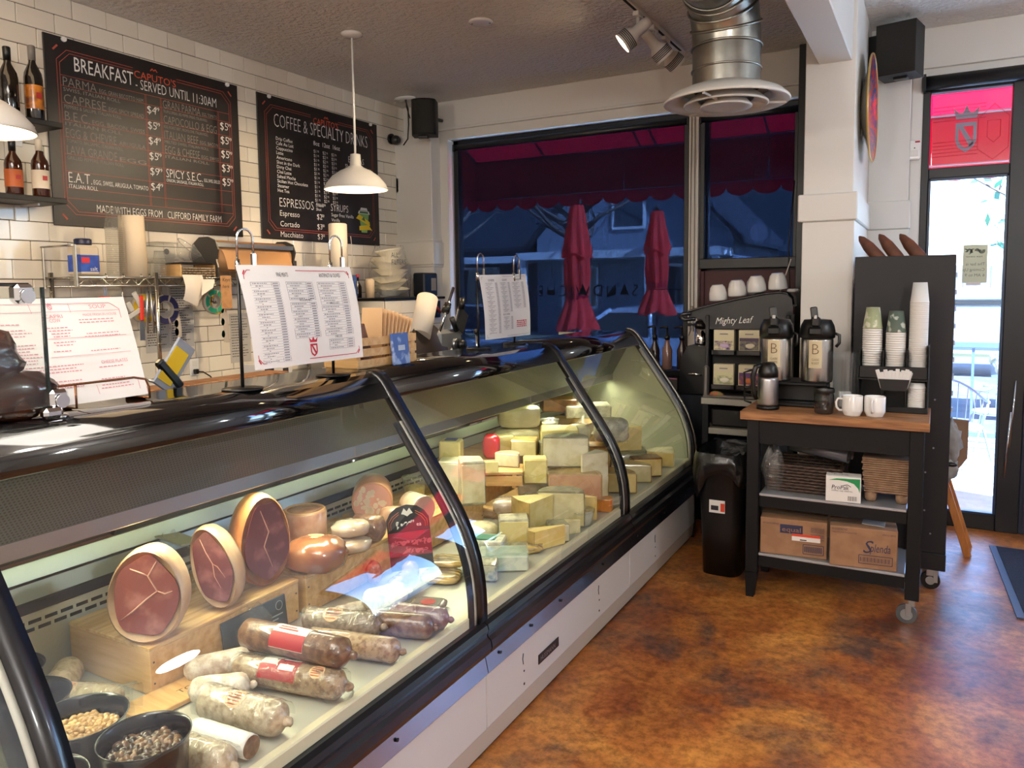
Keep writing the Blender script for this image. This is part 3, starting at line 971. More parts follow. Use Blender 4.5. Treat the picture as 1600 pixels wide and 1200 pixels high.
# --- vacuum packs, rounds and logs on the crates
M_vac = mat('vacuum_pack_brown', '#b5764c', .2, col2='#8a4f33', nscale=9, coat=.9, bump=.35, bscale=22)
M_vacw = mat('vacuum_pack_pale', '#d8c9b4', .2, col2='#b79a84', nscale=8, coat=.9, bump=.4, bscale=22)
M_vacg = mat('vacuum_pack_grey', '#a89a8a', .2, col2='#7c6a60', nscale=14, coat=.9, bump=.4, bscale=26)
M_lblp = mat('label_peach', '#e3b489', .6)
M_lblr = mat('label_print_red', '#c0583a', .6)
def pack(name, label, loc, r, rotz, mt, seed, cat='meat pack', amp=.12, power=.75, stick=None, group=None):
    t = thing(name, label, cat, loc, rotz, group)
    m = MB(); m.blob((0, 0, r[2]), r, amp, 2.2, 20, 10, seed=seed, flat=0.0, power=power); m.build('body', mt, t)
    if stick:
        sx_, sy_, dx, dy = stick
        m = MB(); z = 2*r[2]*.985
        pts = circle(1, 20)
        m.add([(dx+x*sx_, dy+y*sy_, z+.002) for x, y in pts]+[(dx+x*sx_, dy+y*sy_, z-.006) for x, y in pts], [tuple(range(20))]+[(i+20, (i+1) % 20+20, (i+1) % 20, i) for i in range(20)])
        for k in range(3): m.box(dx-sx_*.6, dy-sy_*.4+k*sy_*.35, z+.002, dx+sx_*.6, dy-sy_*.3+k*sy_*.35, z+.0026, 1)
        m.build('oval_label', [M_lblp, M_lblr], t)
    return t
pack('vacuum_pack', 'big shiny brown vacuum pack with an oval peach label', (-1.839,1.895,0.640), (.108, .085, .056), 25, M_vac, 4, stick=(.032, .022, -.005, .02))
def round_cheese(name, label, loc, r, h, mt, mt2, cat='meat round', rotz=0):
    t = thing(name, label, cat, loc, rotz)
    m = MB(); m.lathe([(r*.96, 0), (r, .006), (r, h-.008), (r*.95, h)], 28); m.build('body', mt, t)
    m = MB(); m.lathe([(r*.93, h), (r*.9, h+.003), (r*.80, h+.001), (r*.78, h-.002)], 28, cap0=False); m.build('rim', mt2, t)
    m = MB(); m.blob((0, 0, h-.002), (r*.76, r*.76, .008), .3, 3, 16, 6, seed=3, flat=h-.003); m.build('top', mt, t)
    return t
M_head = mat('pressed_meat', '#c99f86', .25, col2='#b27f68', nscale=18, coat=.7)
round_cheese('pressed_meat_round', 'pink pressed meat round in film behind the brown pack', (-2.017,2.056,0.640), .080, .150, M_head, mat('rim_tan', '#c99a6a', .4))
pack('folded_pack', 'pale folded vacuum pack lying under another beside the brown pack', (-1.849,2.110,0.640), (.076, .06, .026), 20, M_vacw, 6)
pack('folded_pack', 'pale folded vacuum pack on top of another', (-1.857,2.122,0.693), (.070, .058, .03), 35, M_vacw, 9)
M_net = mat('netted_meat', '#8d6a52', .35, col2='#6b4434', nscale=40, coat=.6, bump=.5, bscale=60)
def log(name, label, loc, r, L, yaw, pitch, mt, face, cat, specks=None, group=None, seed=0):
    """log lying along local x with a cut face at -x"""
    t = thing(name, label, cat, loc, yaw, group)
    B = T(0, 0, r) @ Matrix.Rotation(math.radians(90), 4, 'Y') @ T(0, 0, -L/2)
    m = MB(); m.lathe([(r*.97, 0), (r, .006), (r*1.01, L*.5), (r*.97, L*.85), (r*.6, L*.97), (r*.2, L)], 24, 0, B); m.build('body', mt, t)
    m = MB(); m.lathe([(r*.90, -.002), (r*.90, .002)], 24, 0, B); m.build('cut_face', face, t)
    if specks:
        m = MB(); rr = random.Random(seed)
        for k in range(specks):
            a = rr.uniform(0, 2*PI); q = r*.8*math.sqrt(rr.random()); s_ = rr.uniform(.004, .010)*r/.06
            pts = circle(s_, 7, cx=q*math.cos(a), cy=q*math.sin(a), sx=rr.uniform(.7, 1.5))
            m.add([(x, y, -.0025) for x, y in pts], [tuple(range(7))[::-1]], 0, B)
        m.build('fat_specks', mat('speck_white', '#ecd9c6', .4), t, kind='stuff')
    return t
M_mort = mat('mortadella_pink', '#d9a091', .4, coat=.3)
M_mcase = mat('mortadella_casing', '#c98f6c', .35, coat=.6)
log('mortadella', 'large round mortadella with white fat specks facing out', (-2.060,2.499,0.640), .084, .20, 128, 0, M_mcase, M_mort, 'mortadella', 34, seed=4)
log('netted_roll', 'dark netted meat roll lying below the mortadella', (-1.860,2.240,0.640), .050, .12, 15, 0, M_net, M_net, 'meat roll')
log('turkey_log', 'film wrapped log with a pink oval cut face beside the mortadella', (-1.865,2.536,0.640), .056, .13, 158, 0, M_vacw, M_mort, 'meat log')
pack('sliced_pack', 'small pink sliced meat pack in front of the mortadella', (-1.897,2.424,0.640), (.055, .036, .04), 30, M_head, 12)
def tub(name, label, loc, r, h, fillh, fill, cat='tub', lid=True, group=None, wall=None):
    t = thing(name, label, cat, loc, 0, group)
    m = MB(); m.lathe([(r*.80, .001), (r*.86, h*.1), (r*.98, h*.95), (r*1.03, h*.96), (r*1.03, h)], 24, cap1=False); m.build('cup', wall or M_clear, t)
    m = MB(); m.lathe([(r*.77, .003), (r*(.80+.14*fillh), h*fillh), (r*.4, h*fillh*1.08), (0.001, h*fillh*1.05)], 20); m.build('filling', fill, t)
    if lid:
        m = MB(); m.lathe([(r*1.05, h-.008), (r*1.05, h+.002), (r*.9, h+.003), (r*.88, h), (0.001, h)], 24, cap0=False); m.build('lid', wall or M_clear, t)
    return t
M_butter = mat('yellow_curd', '#d8c058', .5, col2='#e8d88a', nscale=60, bump=.3, bscale=70)
tub('clear_tub', 'clear plastic tub half full of yellow shreds by the seam post', (-2.079,2.822,0.640), .056, .095, .5, M_butter)

# --- salamis and sausages on the front deck
M_sal_dark = mat('salami_dark', '#573a2c', .3, col2='#7c5c46', nscale=46, coat=.7, bump=.35, bscale=60)
M_sal_tan = mat('salami_tan', '#a08466', .3, col2='#7a5a42', nscale=60, coat=.7, bump=.35, bscale=70, nlo=.45, nhi=.62)
M_sal_pale = mat('salami_pale', '#c2b098', .4, col2='#9a846a', nscale=55, coat=.5, bump=.35, bscale=70, nlo=.42, nhi=.66)
M_sal_white = mat('salami_white_bloom', '#dcd4c4', .6, col2='#b9a492', nscale=40, bump=.5, bscale=60, coat=.2)
M_sal_grey = mat('salami_grey', '#8a7668', .3, col2='#66503f', nscale=70, coat=.7, bump=.4, bscale=60)
M_sal_purple = mat('salami_purple', '#77535c', .3, col2='#93727a', nscale=40, coat=.7, bump=.3, bscale=40)
M_lblw = mat('label_white', '#e6dfd2', .55)
M_lblred = mat('label_red', '#a8282c', .5)
def salami(label, loc, r, L, yaw, mt, seed, band=None, seal=None, knob=True, cutend=None, lift=0, ridges=0, name='salami', pitch=0, bagtail=False):
    t = thing(name, label, 'salami', loc, yaw, 'salamis on the front deck')
    r *= 1.12; L *= 1.22
    if pitch: t.rotation_euler = (0, math.radians(pitch), math.radians(yaw))
    B = T(0, 0, r) @ Matrix.Rotation(math.radians(90), 4, 'Y') @ T(0, 0, -L/2)
    prof = []
    nseg = 26 if ridges else 14
    for k in range(nseg+1):
        q = k/nseg
        e = min(q, 1-q)*L
        rr = r*(1 if e > r*.8 else math.sqrt(max(0.06, 1-(1-e/(r*.8))**2)))
        if ridges: rr *= 1+.02*math.cos(q*ridges*2*PI)
        rr *= 1+.025*mnoise.noise(Vector((q*4+seed, seed, 0)))
        prof.append((rr, q*L))
    if cutend is not None: prof[0] = (r*.95, 0); prof[1] = (r, prof[1][1])
    m = MB(); m.lathe(prof, 22, 0, B); m.build('casing', mt, t)
    if seed in (2, 3, 5, 8, 10, 12, 15, 17):
        m = MB(); m.grid(lambda u, v: B @ Vector(((r*1.05+.006*mnoise.noise(Vector((u*9, v*14, seed))))*math.cos(PI*(.45+1.15*v)), (r*1.05+.006*mnoise.noise(Vector((u*9, v*14, seed+5))))*math.sin(PI*(.45+1.15*v)), L*(.03+.94*u))), 16, 12); m.build('film', M_film, t)
    if knob:
        m = MB(); m.blob((0, 0, L+.006), (r*.30, r*.30, r*.34), .3, 3, 10, 6, M=B, seed=seed); m.build('tied_end', mt, t)
    if cutend is not None:
        m = MB(); m.lathe([(r*.9, -.002), (r*.9, .001)], 20, 0, B); m.build('cut_face', cutend, t)
    def patch(x0, x1, a0, a1, rr, mtl, name_, m2=None, art=None):
        m = MB()
        m.grid(lambda u, v: B @ Vector((rr*math.cos(a0+(a1-a0)*v), rr*math.sin(a0+(a1-a0)*v), x0+(x1-x0)*u)), 6, 10)
        if art:
            for (u0, u1, v0, v1) in art:
                m.grid(lambda u, v: B @ Vector(((rr+.0008)*math.cos(a0+(a1-a0)*(v0+(v1-v0)*v)), (rr+.0008)*math.sin(a0+(a1-a0)*(v0+(v1-v0)*v)), x0+(x1-x0)*(u0+(u1-u0)*u))), 3, 5, 1)
        m.build(name_, [mtl, m2] if m2 else mtl, t)
    if band:
        kind, x0, x1 = band
        if kind == 'wr':   # white label with a red top and small print
            patch(L*x0, L*x1, PI*.62, PI*1.52, r*1.02, M_lblw, 'paper_label', M_lblred, [(0, 1, .62, .98), (.1, .5, .2, .3), (.55, .85, .1, .3), (.12, .6, .42, .46), (.12, .7, .5, .54)])
        if kind == 'rw':
            patch(L*x0, L*x1, PI*.66, PI*1.45, r*1.02, M_lblred, 'paper_label', M_lblw, [(0, .42, 0, .6), (.5, .9, .55, .72), (.5, .95, .3, .36)])
    if seal:
        x, sr, ang = seal
        m = MB(); rr = r*1.03; pts = [(0, 0)]
        def P(u, v): 
            a = ang+v*sr/rr
            return B @ Vector((rr*math.cos(a), rr*math.sin(a), L*x+u*sr))
        ring = circle(1, 22)
        m.add([P(u, v) for u, v in ring], [tuple(range(22))], 0); m.add([P(u, v) for u, v in ring[::-1]], [tuple(range(22))], 0)
        rr = r*1.035
        for k in range(5):
            w = .75*math.sqrt(max(0, 1-(-.6+k*.3)**2))
            m.add([P(-w, -.6+k*.3), P(w, -.6+k*.3), P(w, -.5+k*.3), P(-w, -.5+k*.3)], [(0, 1, 2, 3), (3, 2, 1, 0)], 1)
        m.build('round_label', [M_lblp, M_lblr], t)
    if bagtail:
        m = MB()
        m.grid(lambda u, v: B @ Vector((r*(1.05+.5*u+.2*math.sin(9*v*PI+seed))*math.cos(2*PI*v), r*(.6+.12*math.sin(7*v*PI))*math.sin(2*PI*v), L*.94+u*r*1.6)), 4, 24)
        m.build('film_tail', M_film, t)
    return t
SA = PI*1.12
salami('dark salami with a white and red paper label lying on the others', (-1.501,1.508,0.565), .037, .315, 5, M_sal_dark, 1, band=('wr', .36, .66))
salami('tan salami with a red paper label, under the dark labelled one', (-1.498,1.429,0.505), .036, .30, 10, M_sal_tan, 2, band=('rw', .3, .62), seal=(.78, .022, SA))
salami('thick pale salami with a round peach seal', (-1.494,1.284,0.505), .039, .22, 6, M_sal_pale, 3, seal=(.48, .028, SA))
salami('thin salami wrapped in white paper next to the olive bowl', (-1.468,1.192,0.505), .026, .16, 184, mat('white_wrap', '#dfdcd6', .35, coat=.5, bump=.7, bscale=40), 4, cutend=M_sal_dark, knob=False)
salami('pale salami with a peach seal nearest the front corner', (-1.398,1.106,0.505), .036, .20, 4, M_sal_pale, 5, seal=(.25, .026, SA))
salami('white bloomed salami end against the crate', (-1.760,1.382,0.505), .031, .15, 55, M_sal_white, 6)
salami('short white bloomed salami beside the stamped crate lid', (-1.667,1.377,0.505), .031, .13, 40, M_sal_white, 7)
salami('grey brown salami with a peach seal against the placard', (-1.653,1.610,0.515), .033, .20, 8, M_sal_grey, 8, seal=(.45, .026, SA))
salami('ridged brown salami behind the labelled dark one', (-1.487,1.674,0.505), .033, .26, 12, M_sal_tan, 9, ridges=14)
salami('grey salami with a round peach seal, halfway along the glass', (-1.551,1.794,0.520), .037, .22, 14, M_sal_grey, 10, seal=(.42, .031, SA))
salami('brown ridged salami with a cut end near the seam post', (-1.413,1.841,0.505), .034, .20, 16, M_sal_dark, 11, ridges=12)
salami('purple salami with a tied pale end beside the seam post', (-1.388,1.950,0.505), .032, .17, 12, M_sal_purple, 12)
salami('pale knobbly salami top beside the price card', (-1.585,1.975,0.535), .033, .13, 60, M_sal_pale, 13)
salami('small white salami end peeping over the peach seal', (-1.680,1.907,0.505), .022, .10, 60, M_sal_white, 14)
salami('short spotted salami lying before the price card', (-1.650,2.165,0.505), .034, .12, 100, M_sal_tan, 15)
salami('pink chunky salami with a cut face behind the black bowls', (-2.011,1.160,0.505), .036, .12, 135, M_sal_pale, 16, cutend=mat('cut_pink', '#a9756a', .3, col2='#d3ac98', nscale=40, coat=.6), knob=False)
salami('flecked salami with an orange seal behind the chickpea bowl', (-1.894,1.200,0.505), .032, .14, 20, M_sal_pale, 17, seal=(.15, .024, SA), bagtail=True)
# flat packs
def flatpack(label, loc, w, d, h, yaw, mt, mt2, oval=None, name='flat_pack'):
    t = thing(name, label, 'meat pack', loc, yaw)
    m = MB(); m.blob((0, 0, h/2), (w/2, d/2, h/2), .12, 3, 22, 8, seed=w*50, flat=0, power=.55); m.build('tray', mt, t)
    m = MB(); m.box(-w*.36, -d*.33, h*.94, w*.36, d*.33, h*1.02, 0, .001); m.build('label', mt2, t)
    if oval:
        m = MB(); m.lathe([(1, 0), (1, .0012)], 20, 0, T(w*.02, 0, h*1.02) @ Matrix.Diagonal((w*.2, d*.22, 1, 1))); m.build('oval_label', oval, t)
    return t
flatpack('flat meat pack with a bright red oval label', (-1.495,2.088,0.505), .13, .11, .022, 18, M_vacg, mat('label_smoke', '#5b5450', .4, coat=.6), M_lblred)
t = flatpack('flat pack of dark marbled slices by the seam post', (-1.599,2.328,0.505), .15, .13, .03, 20, mat('marbled_slices', '#5a4030', .25, col2='#c9a860', nscale=12, stretch=(1, 4, 4), coat=.8), M_clear)
flatpack('second flat pack of marbled slices leaning on the first', (-1.616,2.398,0.536), .14, .11, .022, 14, MATS['marbled_slices'], M_clear)
pack('netted_sausage', 'small netted sausage bundle with a red and white band', (-1.808,2.171,0.505), (.03, .03, .045), 20, mat('net_pink', '#b98368', .35, col2='#8d5340', nscale=60, coat=.6, bump=.5, bscale=50), 20, cat='sausage', power=1)
pack('mesh_bag_nuts', 'amber bag standing behind the short spotted salami', (-1.680,2.237,0.505), (.032, .026, .04), 10, mat('amber_pack', '#a9834a', .25, col2='#7c5a34', nscale=30, coat=.8, bump=.4, bscale=30), 21, cat='bag')
# black and red price card
t = thing('price_card', 'tall black and red arched price card standing among the meats', 'price card', (-1.694,2.317,0.522), 30)
B = Matrix.Rotation(math.radians(-10), 4, 'X') @ Matrix(((1, 0, 0, 0), (0, 0, -1, 0), (0, 1, 0, 0), (0, 0, 0, 1))) @ Matrix.Rotation(math.radians(6), 4, 'Z') @ Matrix.Diagonal((1.32, 1.32, 1, 1))
arch = [(-.062, 0), (.062, 0), (.062, .145), (.050, .165), (.030, .180), (0, .186), (-.030, .180), (-.050, .165), (-.062, .145)]
m = MB(); m.prism(arch, -.0025, .0, 0, B); m.build('card', mat('card_black', '#15141a', .35, coat=.4), t)
m = MB(); m.box(-.062, .040, 0, .062, .108, .0006, M=B); m.build('red_band', mat('card_red', '#8e1230', .4, coat=.4), t)
m = MB(); m.text('$144', .022, B @ T(-.036, .122, .001), thin=-.004); m.text('99', .011, B @ T(.008, .133, .001)); m.text('ea', .016, B @ T(.024, .122, .001))
m.build('chalk_price', M_chalk, t)
m = MB(); m.text('Jamon Iberico', .0205, B @ T(-.055, .072, .0012), shear=.4, thin=-.004); m.text('24 month', .017, B @ T(-.02, .048, .0012), shear=.4, thin=-.004)
m.build('script_lettering', mat('card_pink', '#d2566a', .6), t)
m = MB(); m.prism([(-.017, .16), (-.008, .176), (0, .166), (.008, .176), (.017, .16), (.009, .158), (0, .152), (-.009, .158)], 0, .001, 0, B); m.build('emblem', M_chalk, t)
m = MB()
for k in (0, 1):
    m.tube([B @ Vector((x*s_, .118+y, .001)) for s_ in (1,) for x, y in [(-.056+.006*k, 0), (-.056+.006*k, .02-.004*k), (-.044+.004*k, .036-.005*k), (-.024, .048-.006*k)]], .0012, 4)
    m.tube([B @ Vector((x, .118+y, .001)) for x, y in [(.056-.006*k, 0), (.056-.006*k, .02-.004*k), (.044-.004*k, .036-.005*k), (.024, .048-.006*k)]], .0012, 4)
m.build('orange_border', mat('card_orange', '#c9673a', .6), t)

# --- black bowls of olives and chickpeas
M_bowl = mat('bowl_black', '#0e0f13', .22, coat=.3)
def bowl(label, loc, r, h, fill=None):
    t = thing('black_bowl', label, 'bowl', loc, 0, 'black olive bar bowls')
    m = MB()
    m.lathe([(r*.80, 0), (r*.86, .01), (r*.96, h*.9), (r*1.0, h*.97), (r*1.03, h), (r*1.0, h*1.0), (r*.96, h*.96), (r*.90, h*.5), (r*.82, .02), (0.001, .018)], 36)
    m.build('body', M_bowl, t)
    if fill: fill(t, r, h)
    return t
M_chick = mat('chickpea', '#b8935a', .4, col2='#946c38', nscale=20, coat=.3)
M_olive = mat('olive_dark', '#4a3a2c', .3, col2='#2c2018', nscale=14, coat=.5)
M_oliveb = mat('olive_brown', '#7a5c40', .35, col2='#4a3424', nscale=20, coat=.4)
def pile(nm, n, rad, mts, frac, el):
    def f(t, r, h):
        rr = random.Random(n)
        m = MB()
        R0 = r*.90
        m.lathe([(R0*.96, h*frac-.008), (R0*.6, h*frac-.002), (.001, h*frac+.003)], 24, len(mts)-1, cap0=False)
        for k in range(n):
            a = k*2.39996; q = (R0-rad)*math.sqrt((k+.5)/n)
            z = h*frac+.004*(1-q/R0)+rr.uniform(-.002, .005)
            M = T(q*math.cos(a)+rr.uniform(-.003, .003), q*math.sin(a)+rr.uniform(-.003, .003), z) @ Matrix.Rotation(rr.uniform(0, 6), 4, 'Z') @ Matrix.Rotation(rr.uniform(0, 2), 4, 'X')
            m.blob((0, 0, 0), (rad, rad*.9, rad*el), .14, 2.5, 8, 6, rr.randrange(len(mts)), M, seed=k)
        m.build(nm, mts, t, kind='stuff')
    return f
bowl('black bowl heaped with pale chickpeas', (-1.635, .962, ZD), .098, .155, pile('chickpeas', 170, .0085, [M_chick], .72, 1.05))
bowl('black bowl of dark wrinkled olives', (-1.450, .985, ZD), .092, .155, pile('olives', 120, .0105, [M_olive, M_oliveb], .74, 1.2))
bowl('empty black bowl behind the chickpea bowl', (-1.845, .95, ZD), .100, .150)
bowl('deepest set empty black bowl by the rear vents', (-2.04, 1.03, ZD), .100, .145)
bowl('black bowl half hidden by the corner post, holding dark olives', (-1.50, .785, ZD), .092, .150, pile('olives', 90, .0105, [M_olive], .6, 1.2))

# ================================================================ in the case: cheeses
def crt(y0, y1, x0, x1, z1, label):
    t = thing('riser_board', label, 'riser', ((x0+x1)/2, (y0+y1)/2, ZD), 0, 'low risers under the cheeses')
    a, b = (x1-x0)/2, (y1-y0)/2; h = z1-ZD
    m = MB(); m.box(-a, -b, h-.015, a, b, h, 0, .003); m.build('top', M_wood, t)
    m = MB(); m.box(-a+.02, -b+.02, 0, a-.02, b-.02, h-.0155); m.build('base', M_wood, t)
crt(3.17, 3.62, -2.19, -1.90, .740, 'pine riser at the back under the stacked cheese loaves')
crt(3.64, 4.60, -2.19, -1.88, .740, 'pine riser at the back in the last case section')
# slatted wooden rack lying across the crate
t = thing('slatted_rack', 'slatted wooden rack in the case holding the red waxed cheese', 'rack', (-1.854,3.177,0.640), 27)
for k in range(6):
    m = MB(); m.box(-.135, -.075+k*.03, .065, .135, -.053+k*.03, .080, 0, .002); m.build('slat', M_wood, t)
for k in (-.10, .085):
    m = MB(); m.box(k, -.075, 0, k+.02, .095, .0645, 0, .002); m.build('rail', M_wood, t)
m = MB(); m.box(-.135, -.078, .012, .135, -.0755, .060, 0, .001); m.build('front_board', M_wood, t)

M_ch = {}
def cmat(k, c, c2, sc=14, **kw):
    a = dict(rough=.35, coat=.5, bump=.12, bscale=34); a.update(kw)
    M_ch[k] = mat('cheese_'+k, c, col2=c2, nscale=sc, **a)
cmat('yellow', '#e0d092', '#d4c078')
cmat('straw', '#dcd2a8', '#c8ba88')
cmat('cream', '#e6dfc6', '#d2c8a4')
cmat('gold', '#dfc070', '#e8d090')
cmat('pale', '#dcd3b0', '#c4b68c', bump=.25)
cmat('rind_grey', '#8f8a72', '#6f6a58', 22, coat=.25, bump=.3)
cmat('rind_tan', '#b0935c', '#94773f', 16, coat=.35, bump=.25)
cmat('rind_brown', '#8a6038', '#6a4626', 18, coat=.35)
cmat('pink', '#c8a083', '#b48468', 12)
cmat('blue', '#c7c6b0', '#7d8f92', 30, nlo=.5, nhi=.68)
cmat('white', '#e9e6d8', '#d8d2bc')
cmat('wrap_grey', '#8b8877', '#b9b49c', 20, coat=.9, bump=.6, bscale=24)
cmat('orange', '#d98f3c', '#c8762c')
M_redwax = mat('red_wax', '#b8142a', .25, coat=.6)
M_blueink = mat('blue_label', '#3c4a86', .5)
M_greenlab = mat('green_label', '#3d7a68', .5)

def block(label, P, w, d, h, yaw, c, rind=None, name='cheese_block', seed=0, lab=None, group=None, bev=.006, cat='cheese'):
    """wrapped block; its front cut face shows paste, the rest rind"""
    t = thing(name, label, cat, P, yaw, group)
    rr = random.Random(seed+int(w*1000))
    m = MB(); m.box(-w/2, -d/2, 0, w/2, d/2, h, 0, min(bev, h*.3))
    for i, v in enumerate(m.v):   # handmade unevenness
        q = mnoise.noise(Vector(v)*14+Vector((seed, 0, 0)))*.004
        m.v[i] = (v[0]+q, v[1]+q, v[2] if v[2] < .001 else v[2]+q*.8)
    m.build('rind' if rind else 'paste', M_ch[rind] if rind else M_ch[c], t)
    if rind:
        m = MB(); m.box(-w*.47, -d/2-.003, h*.06, w*.47, -d/2+.002, h*.93, 0, .002); m.build('cut_face', M_ch[c], t)
    if lab:
        m = MB(); m.box(-w*.28, -d*.25, h+.001, w*.28, d*.28, h+.005, 0, .001); m.build('label', lab, t)
    return t
def half(label, P, r, h, yaw, c, rind, name='half_wheel', ang=180, lab=None, seed=0, cat='cheese'):
    """part wheel with the cut side facing local -y"""
    t = thing(name, label, cat, P, yaw)
    n = 22; a0 = math.radians(90-ang/2); a1 = math.radians(90+ang/2)
    pts = circle(r, n, a0, a1)
    if ang < 178: pts = [(0, 0)]+pts
    cy = r*.42
    pts = [(x, y-cy) for x, y in pts]
    m = MB(); ins = [(x*.975, y*.975) for x, y in pts]
    k = len(pts)
    vs_ = [(x, y, 0) for x, y in ins]+[(x, y, h*.06) for x, y in pts]+[(x, y, h*.93) for x, y in pts]+[(x*.985, y*.985, h) for x, y in ins]
    fs = [tuple(range(k))[::-1], tuple(range(3*k, 4*k))]
    for q in range(3):
        for i in range(k):
            j = (i+1) % k; fs.append((q*k+i, q*k+j, (q+1)*k+j, (q+1)*k+i))
    m.add(vs_, fs); m.build('rind', M_ch[rind], t)
    m = MB()
    if ang >= 178:
        m.box(-r*.955, -cy-.004, h*.05, r*.955, -cy+.002, h*.95, 0, .002)
    else:
        for sgn in (-1, 1):
            e = pts[1] if sgn < 0 else pts[-1]
            o = Vector((0, -cy, 0)); ee = Vector((e[0], e[1], 0)); dv = (ee-o); nn = Vector((dv.y, -dv.x, 0)).normalized()*(.003 if sgn < 0 else -.003)
            q = [o+nn+dv*.03, o+nn+dv*.97]
            vv = [q[0]+Vector((0, 0, h*.05)), q[1]+Vector((0, 0, h*.05)), q[1]+Vector((0, 0, h*.94)), q[0]+Vector((0, 0, h*.94))]
            vb = [v-nn*1.5 for v in vv]
            m.add(vv+vb, [(0, 1, 2, 3), (7, 6, 5, 4), (0, 4, 5, 1), (1, 5, 6, 2), (2, 6, 7, 3), (3, 7, 4, 0)])
    m.build('cut_face', M_ch[c], t)
    if lab:
        m = MB(); m.lathe([(1, 0), (1, .002)], 18, 0, T(0, r*.05, h) @ Matrix.Diagonal((r*.4, r*.28, 1, 1))); m.build('label', lab, t)
    return t
def wedge(label, P, L, w, h, yaw, c, rind, name='cheese_wedge', holes=0, seed=0, cat='cheese', group=None):
    """wedge standing on its side: triangular plan, tip at local -x"""
    t = thing(name, label, cat, P, yaw, group)
    pts = [(-L/2, -w*.06), (L/2, -w/2), (L/2+.012, 0), (L/2, w/2), (-L/2, w*.06)]
    m = MB(); m.prism(pts, 0, h); m.build('paste', M_ch[c], t)
    m = MB(); m.prism([(L/2, -w/2), (L/2+.004, -w/2), (L/2+.016, 0), (L/2+.004, w/2), (L/2, w/2), (L/2+.012, 0)], 0, h*1.005); m.build('rind', M_ch[rind], t)
    if holes:
        rr = random.Random(seed); m = MB()
        for k in range(holes):
            u = rr.uniform(-.35, .42)*L; z = rr.uniform(.15, .85)*h; s_ = rr.uniform(.0035, .008)
            yy = -w*.06-(u+L/2)/L*(w/2-w*.06)-.0008
            m.add([(u+s_*math.cos(a*PI/5), yy, z+s_*.8*math.sin(a*PI/5)) for a in range(10)], [tuple(range(10)), tuple(range(10))[::-1]])
        m.build('holes', mat('cheese_hole', '#8a7434', .6), t, kind='stuff')
    return t
def loaf(label, P, w, d, h, yaw, c, seed=0, name='cheese_loaf', power=.5, cat='cheese'):
    t = thing(name, label, cat, P, yaw)
    m = MB(); m.blob((0, 0, h/2), (w/2, d/2, h/2), .06, 2, 24, 14, seed=seed, power=power, flat=.001); m.build('rind', M_ch[c], t)
    m = MB(); m.grid(lambda u, v: Vector((w*.5*(-.9+1.8*u), -d/2-.004-.006*mnoise.noise(Vector((u*6, v*5, seed))), h*(.12+.8*v))), 8, 5); m.build('film', M_film, t)
    return t

Y0 = 28
def B_(label, P, w, h, dr, yaw, c, rind=None, **k): return block(label, P, w, w*dr, h, yaw, c, rind, **k)
def H_(label, P, w, h, yaw, c, rind, **k): return half(label, P, w/2, h, yaw, c, rind, **k)
def L_(label, P, w, h, dr, yaw, c, seed, **k): return loaf(label, P, w, w*dr, h, yaw, c, seed, **k)
def W_(label, P, L, h, wr, yaw, c, rind, **k): return wedge(label, P, L, L*wr, h, yaw, c, rind, **k)
def F_(label, P, w, h, dr, yaw, mt, mt2, **k): return flatpack(label, P, w, w*dr, h, yaw, mt, mt2, **k)
# left of the section: blue labelled block on white chunks
B_('block of white cheese under the blue labelled one by the seam post', (-1.958,2.982,0.640), 0.139, 0.156, .8, 24, 'white', 'white', seed=1)
B_('yellow block with a blue paper label on top of white cheese', (-2.018,3.045,0.762), 0.102, 0.106, .9, 20, 'yellow', None, seed=2, lab=M_blueink)
B_('tall white green chunk in film beside the slatted rack', (-1.792,2.859,0.640), 0.109, 0.197, 1.1, 40, 'pale', 'wrap_grey', seed=3)
t = pack('red_pouch', 'bright red pouch standing on the slatted rack', (-1.936,3.282,0.721), (.045, .032, .062), 20, mat('red_film', '#b3122a', .2, coat=.9, bump=.3, bscale=30), 5, cat='pouch', power=.6)
W_('cut yellow cheese with a tan rind on the slatted rack', (-1.844,3.088,0.721), 0.104, 0.052, .6, 200, 'yellow', 'rind_tan')
H_('pink rinded cheese piece lying before the red pouch', (-1.817,3.247,0.721), 0.126, 0.070, 10, 'cream', 'pink')
# back: stacked loaves on the high riser
L_('grey yellow cheese loaf under the biggest loaf', (-1.915,3.586,0.740), 0.254, 0.101, .7, Y0, 'pale', 1)
L_('biggest smooth yellow cheese loaf on top of the back stack', (-1.953,3.630,0.813), 0.230, 0.120, .75, Y0, 'straw', 2)
L_('small slim yellow loaf before the back stack', (-1.924,3.475,0.740), 0.128, 0.092, .6, 40, 'yellow', 3)
B_('short straw coloured block right of the small slim loaf', (-1.806,3.480,0.740), 0.133, 0.086, .8, 20, 'straw', 'rind_tan', seed=5)
tub('cheese_tub', 'clear tub of pale cheese pieces on the back stack', (-1.822,3.741,0.815), .05, .055, .7, M_ch['cream'])
B_('pale yellow block under the clear cheese tub', (-1.781,3.687,0.740), 0.201, 0.107, .8, Y0, 'yellow', None, seed=6)
B_('flat grey rinded slab beside the tub stack', (-1.765,3.517,0.740), 0.146, 0.063, .6, 40, 'pale', 'rind_grey', seed=7)
L_('round straw cheese behind the tub stack', (-1.711,3.758,0.740), 0.139, 0.108, .9, 20, 'straw', 9, power=.8)
B_('dark wrapped slab highest at the back under the hood', (-1.906,4.305,0.800), 0.277, 0.075, .7, Y0, 'wrap_grey', None, seed=8)
B_('dark shiny wrapped brick on the dark slab', (-1.973,4.261,0.842), 0.213, 0.075, .7, Y0+6, 'rind_brown', None, seed=18)
film_bag('crumpled_film', 'heap of crumpled clear film at the back near the case end', (-1.732,4.047,0.740), .08, .07, .11, 0, 8)
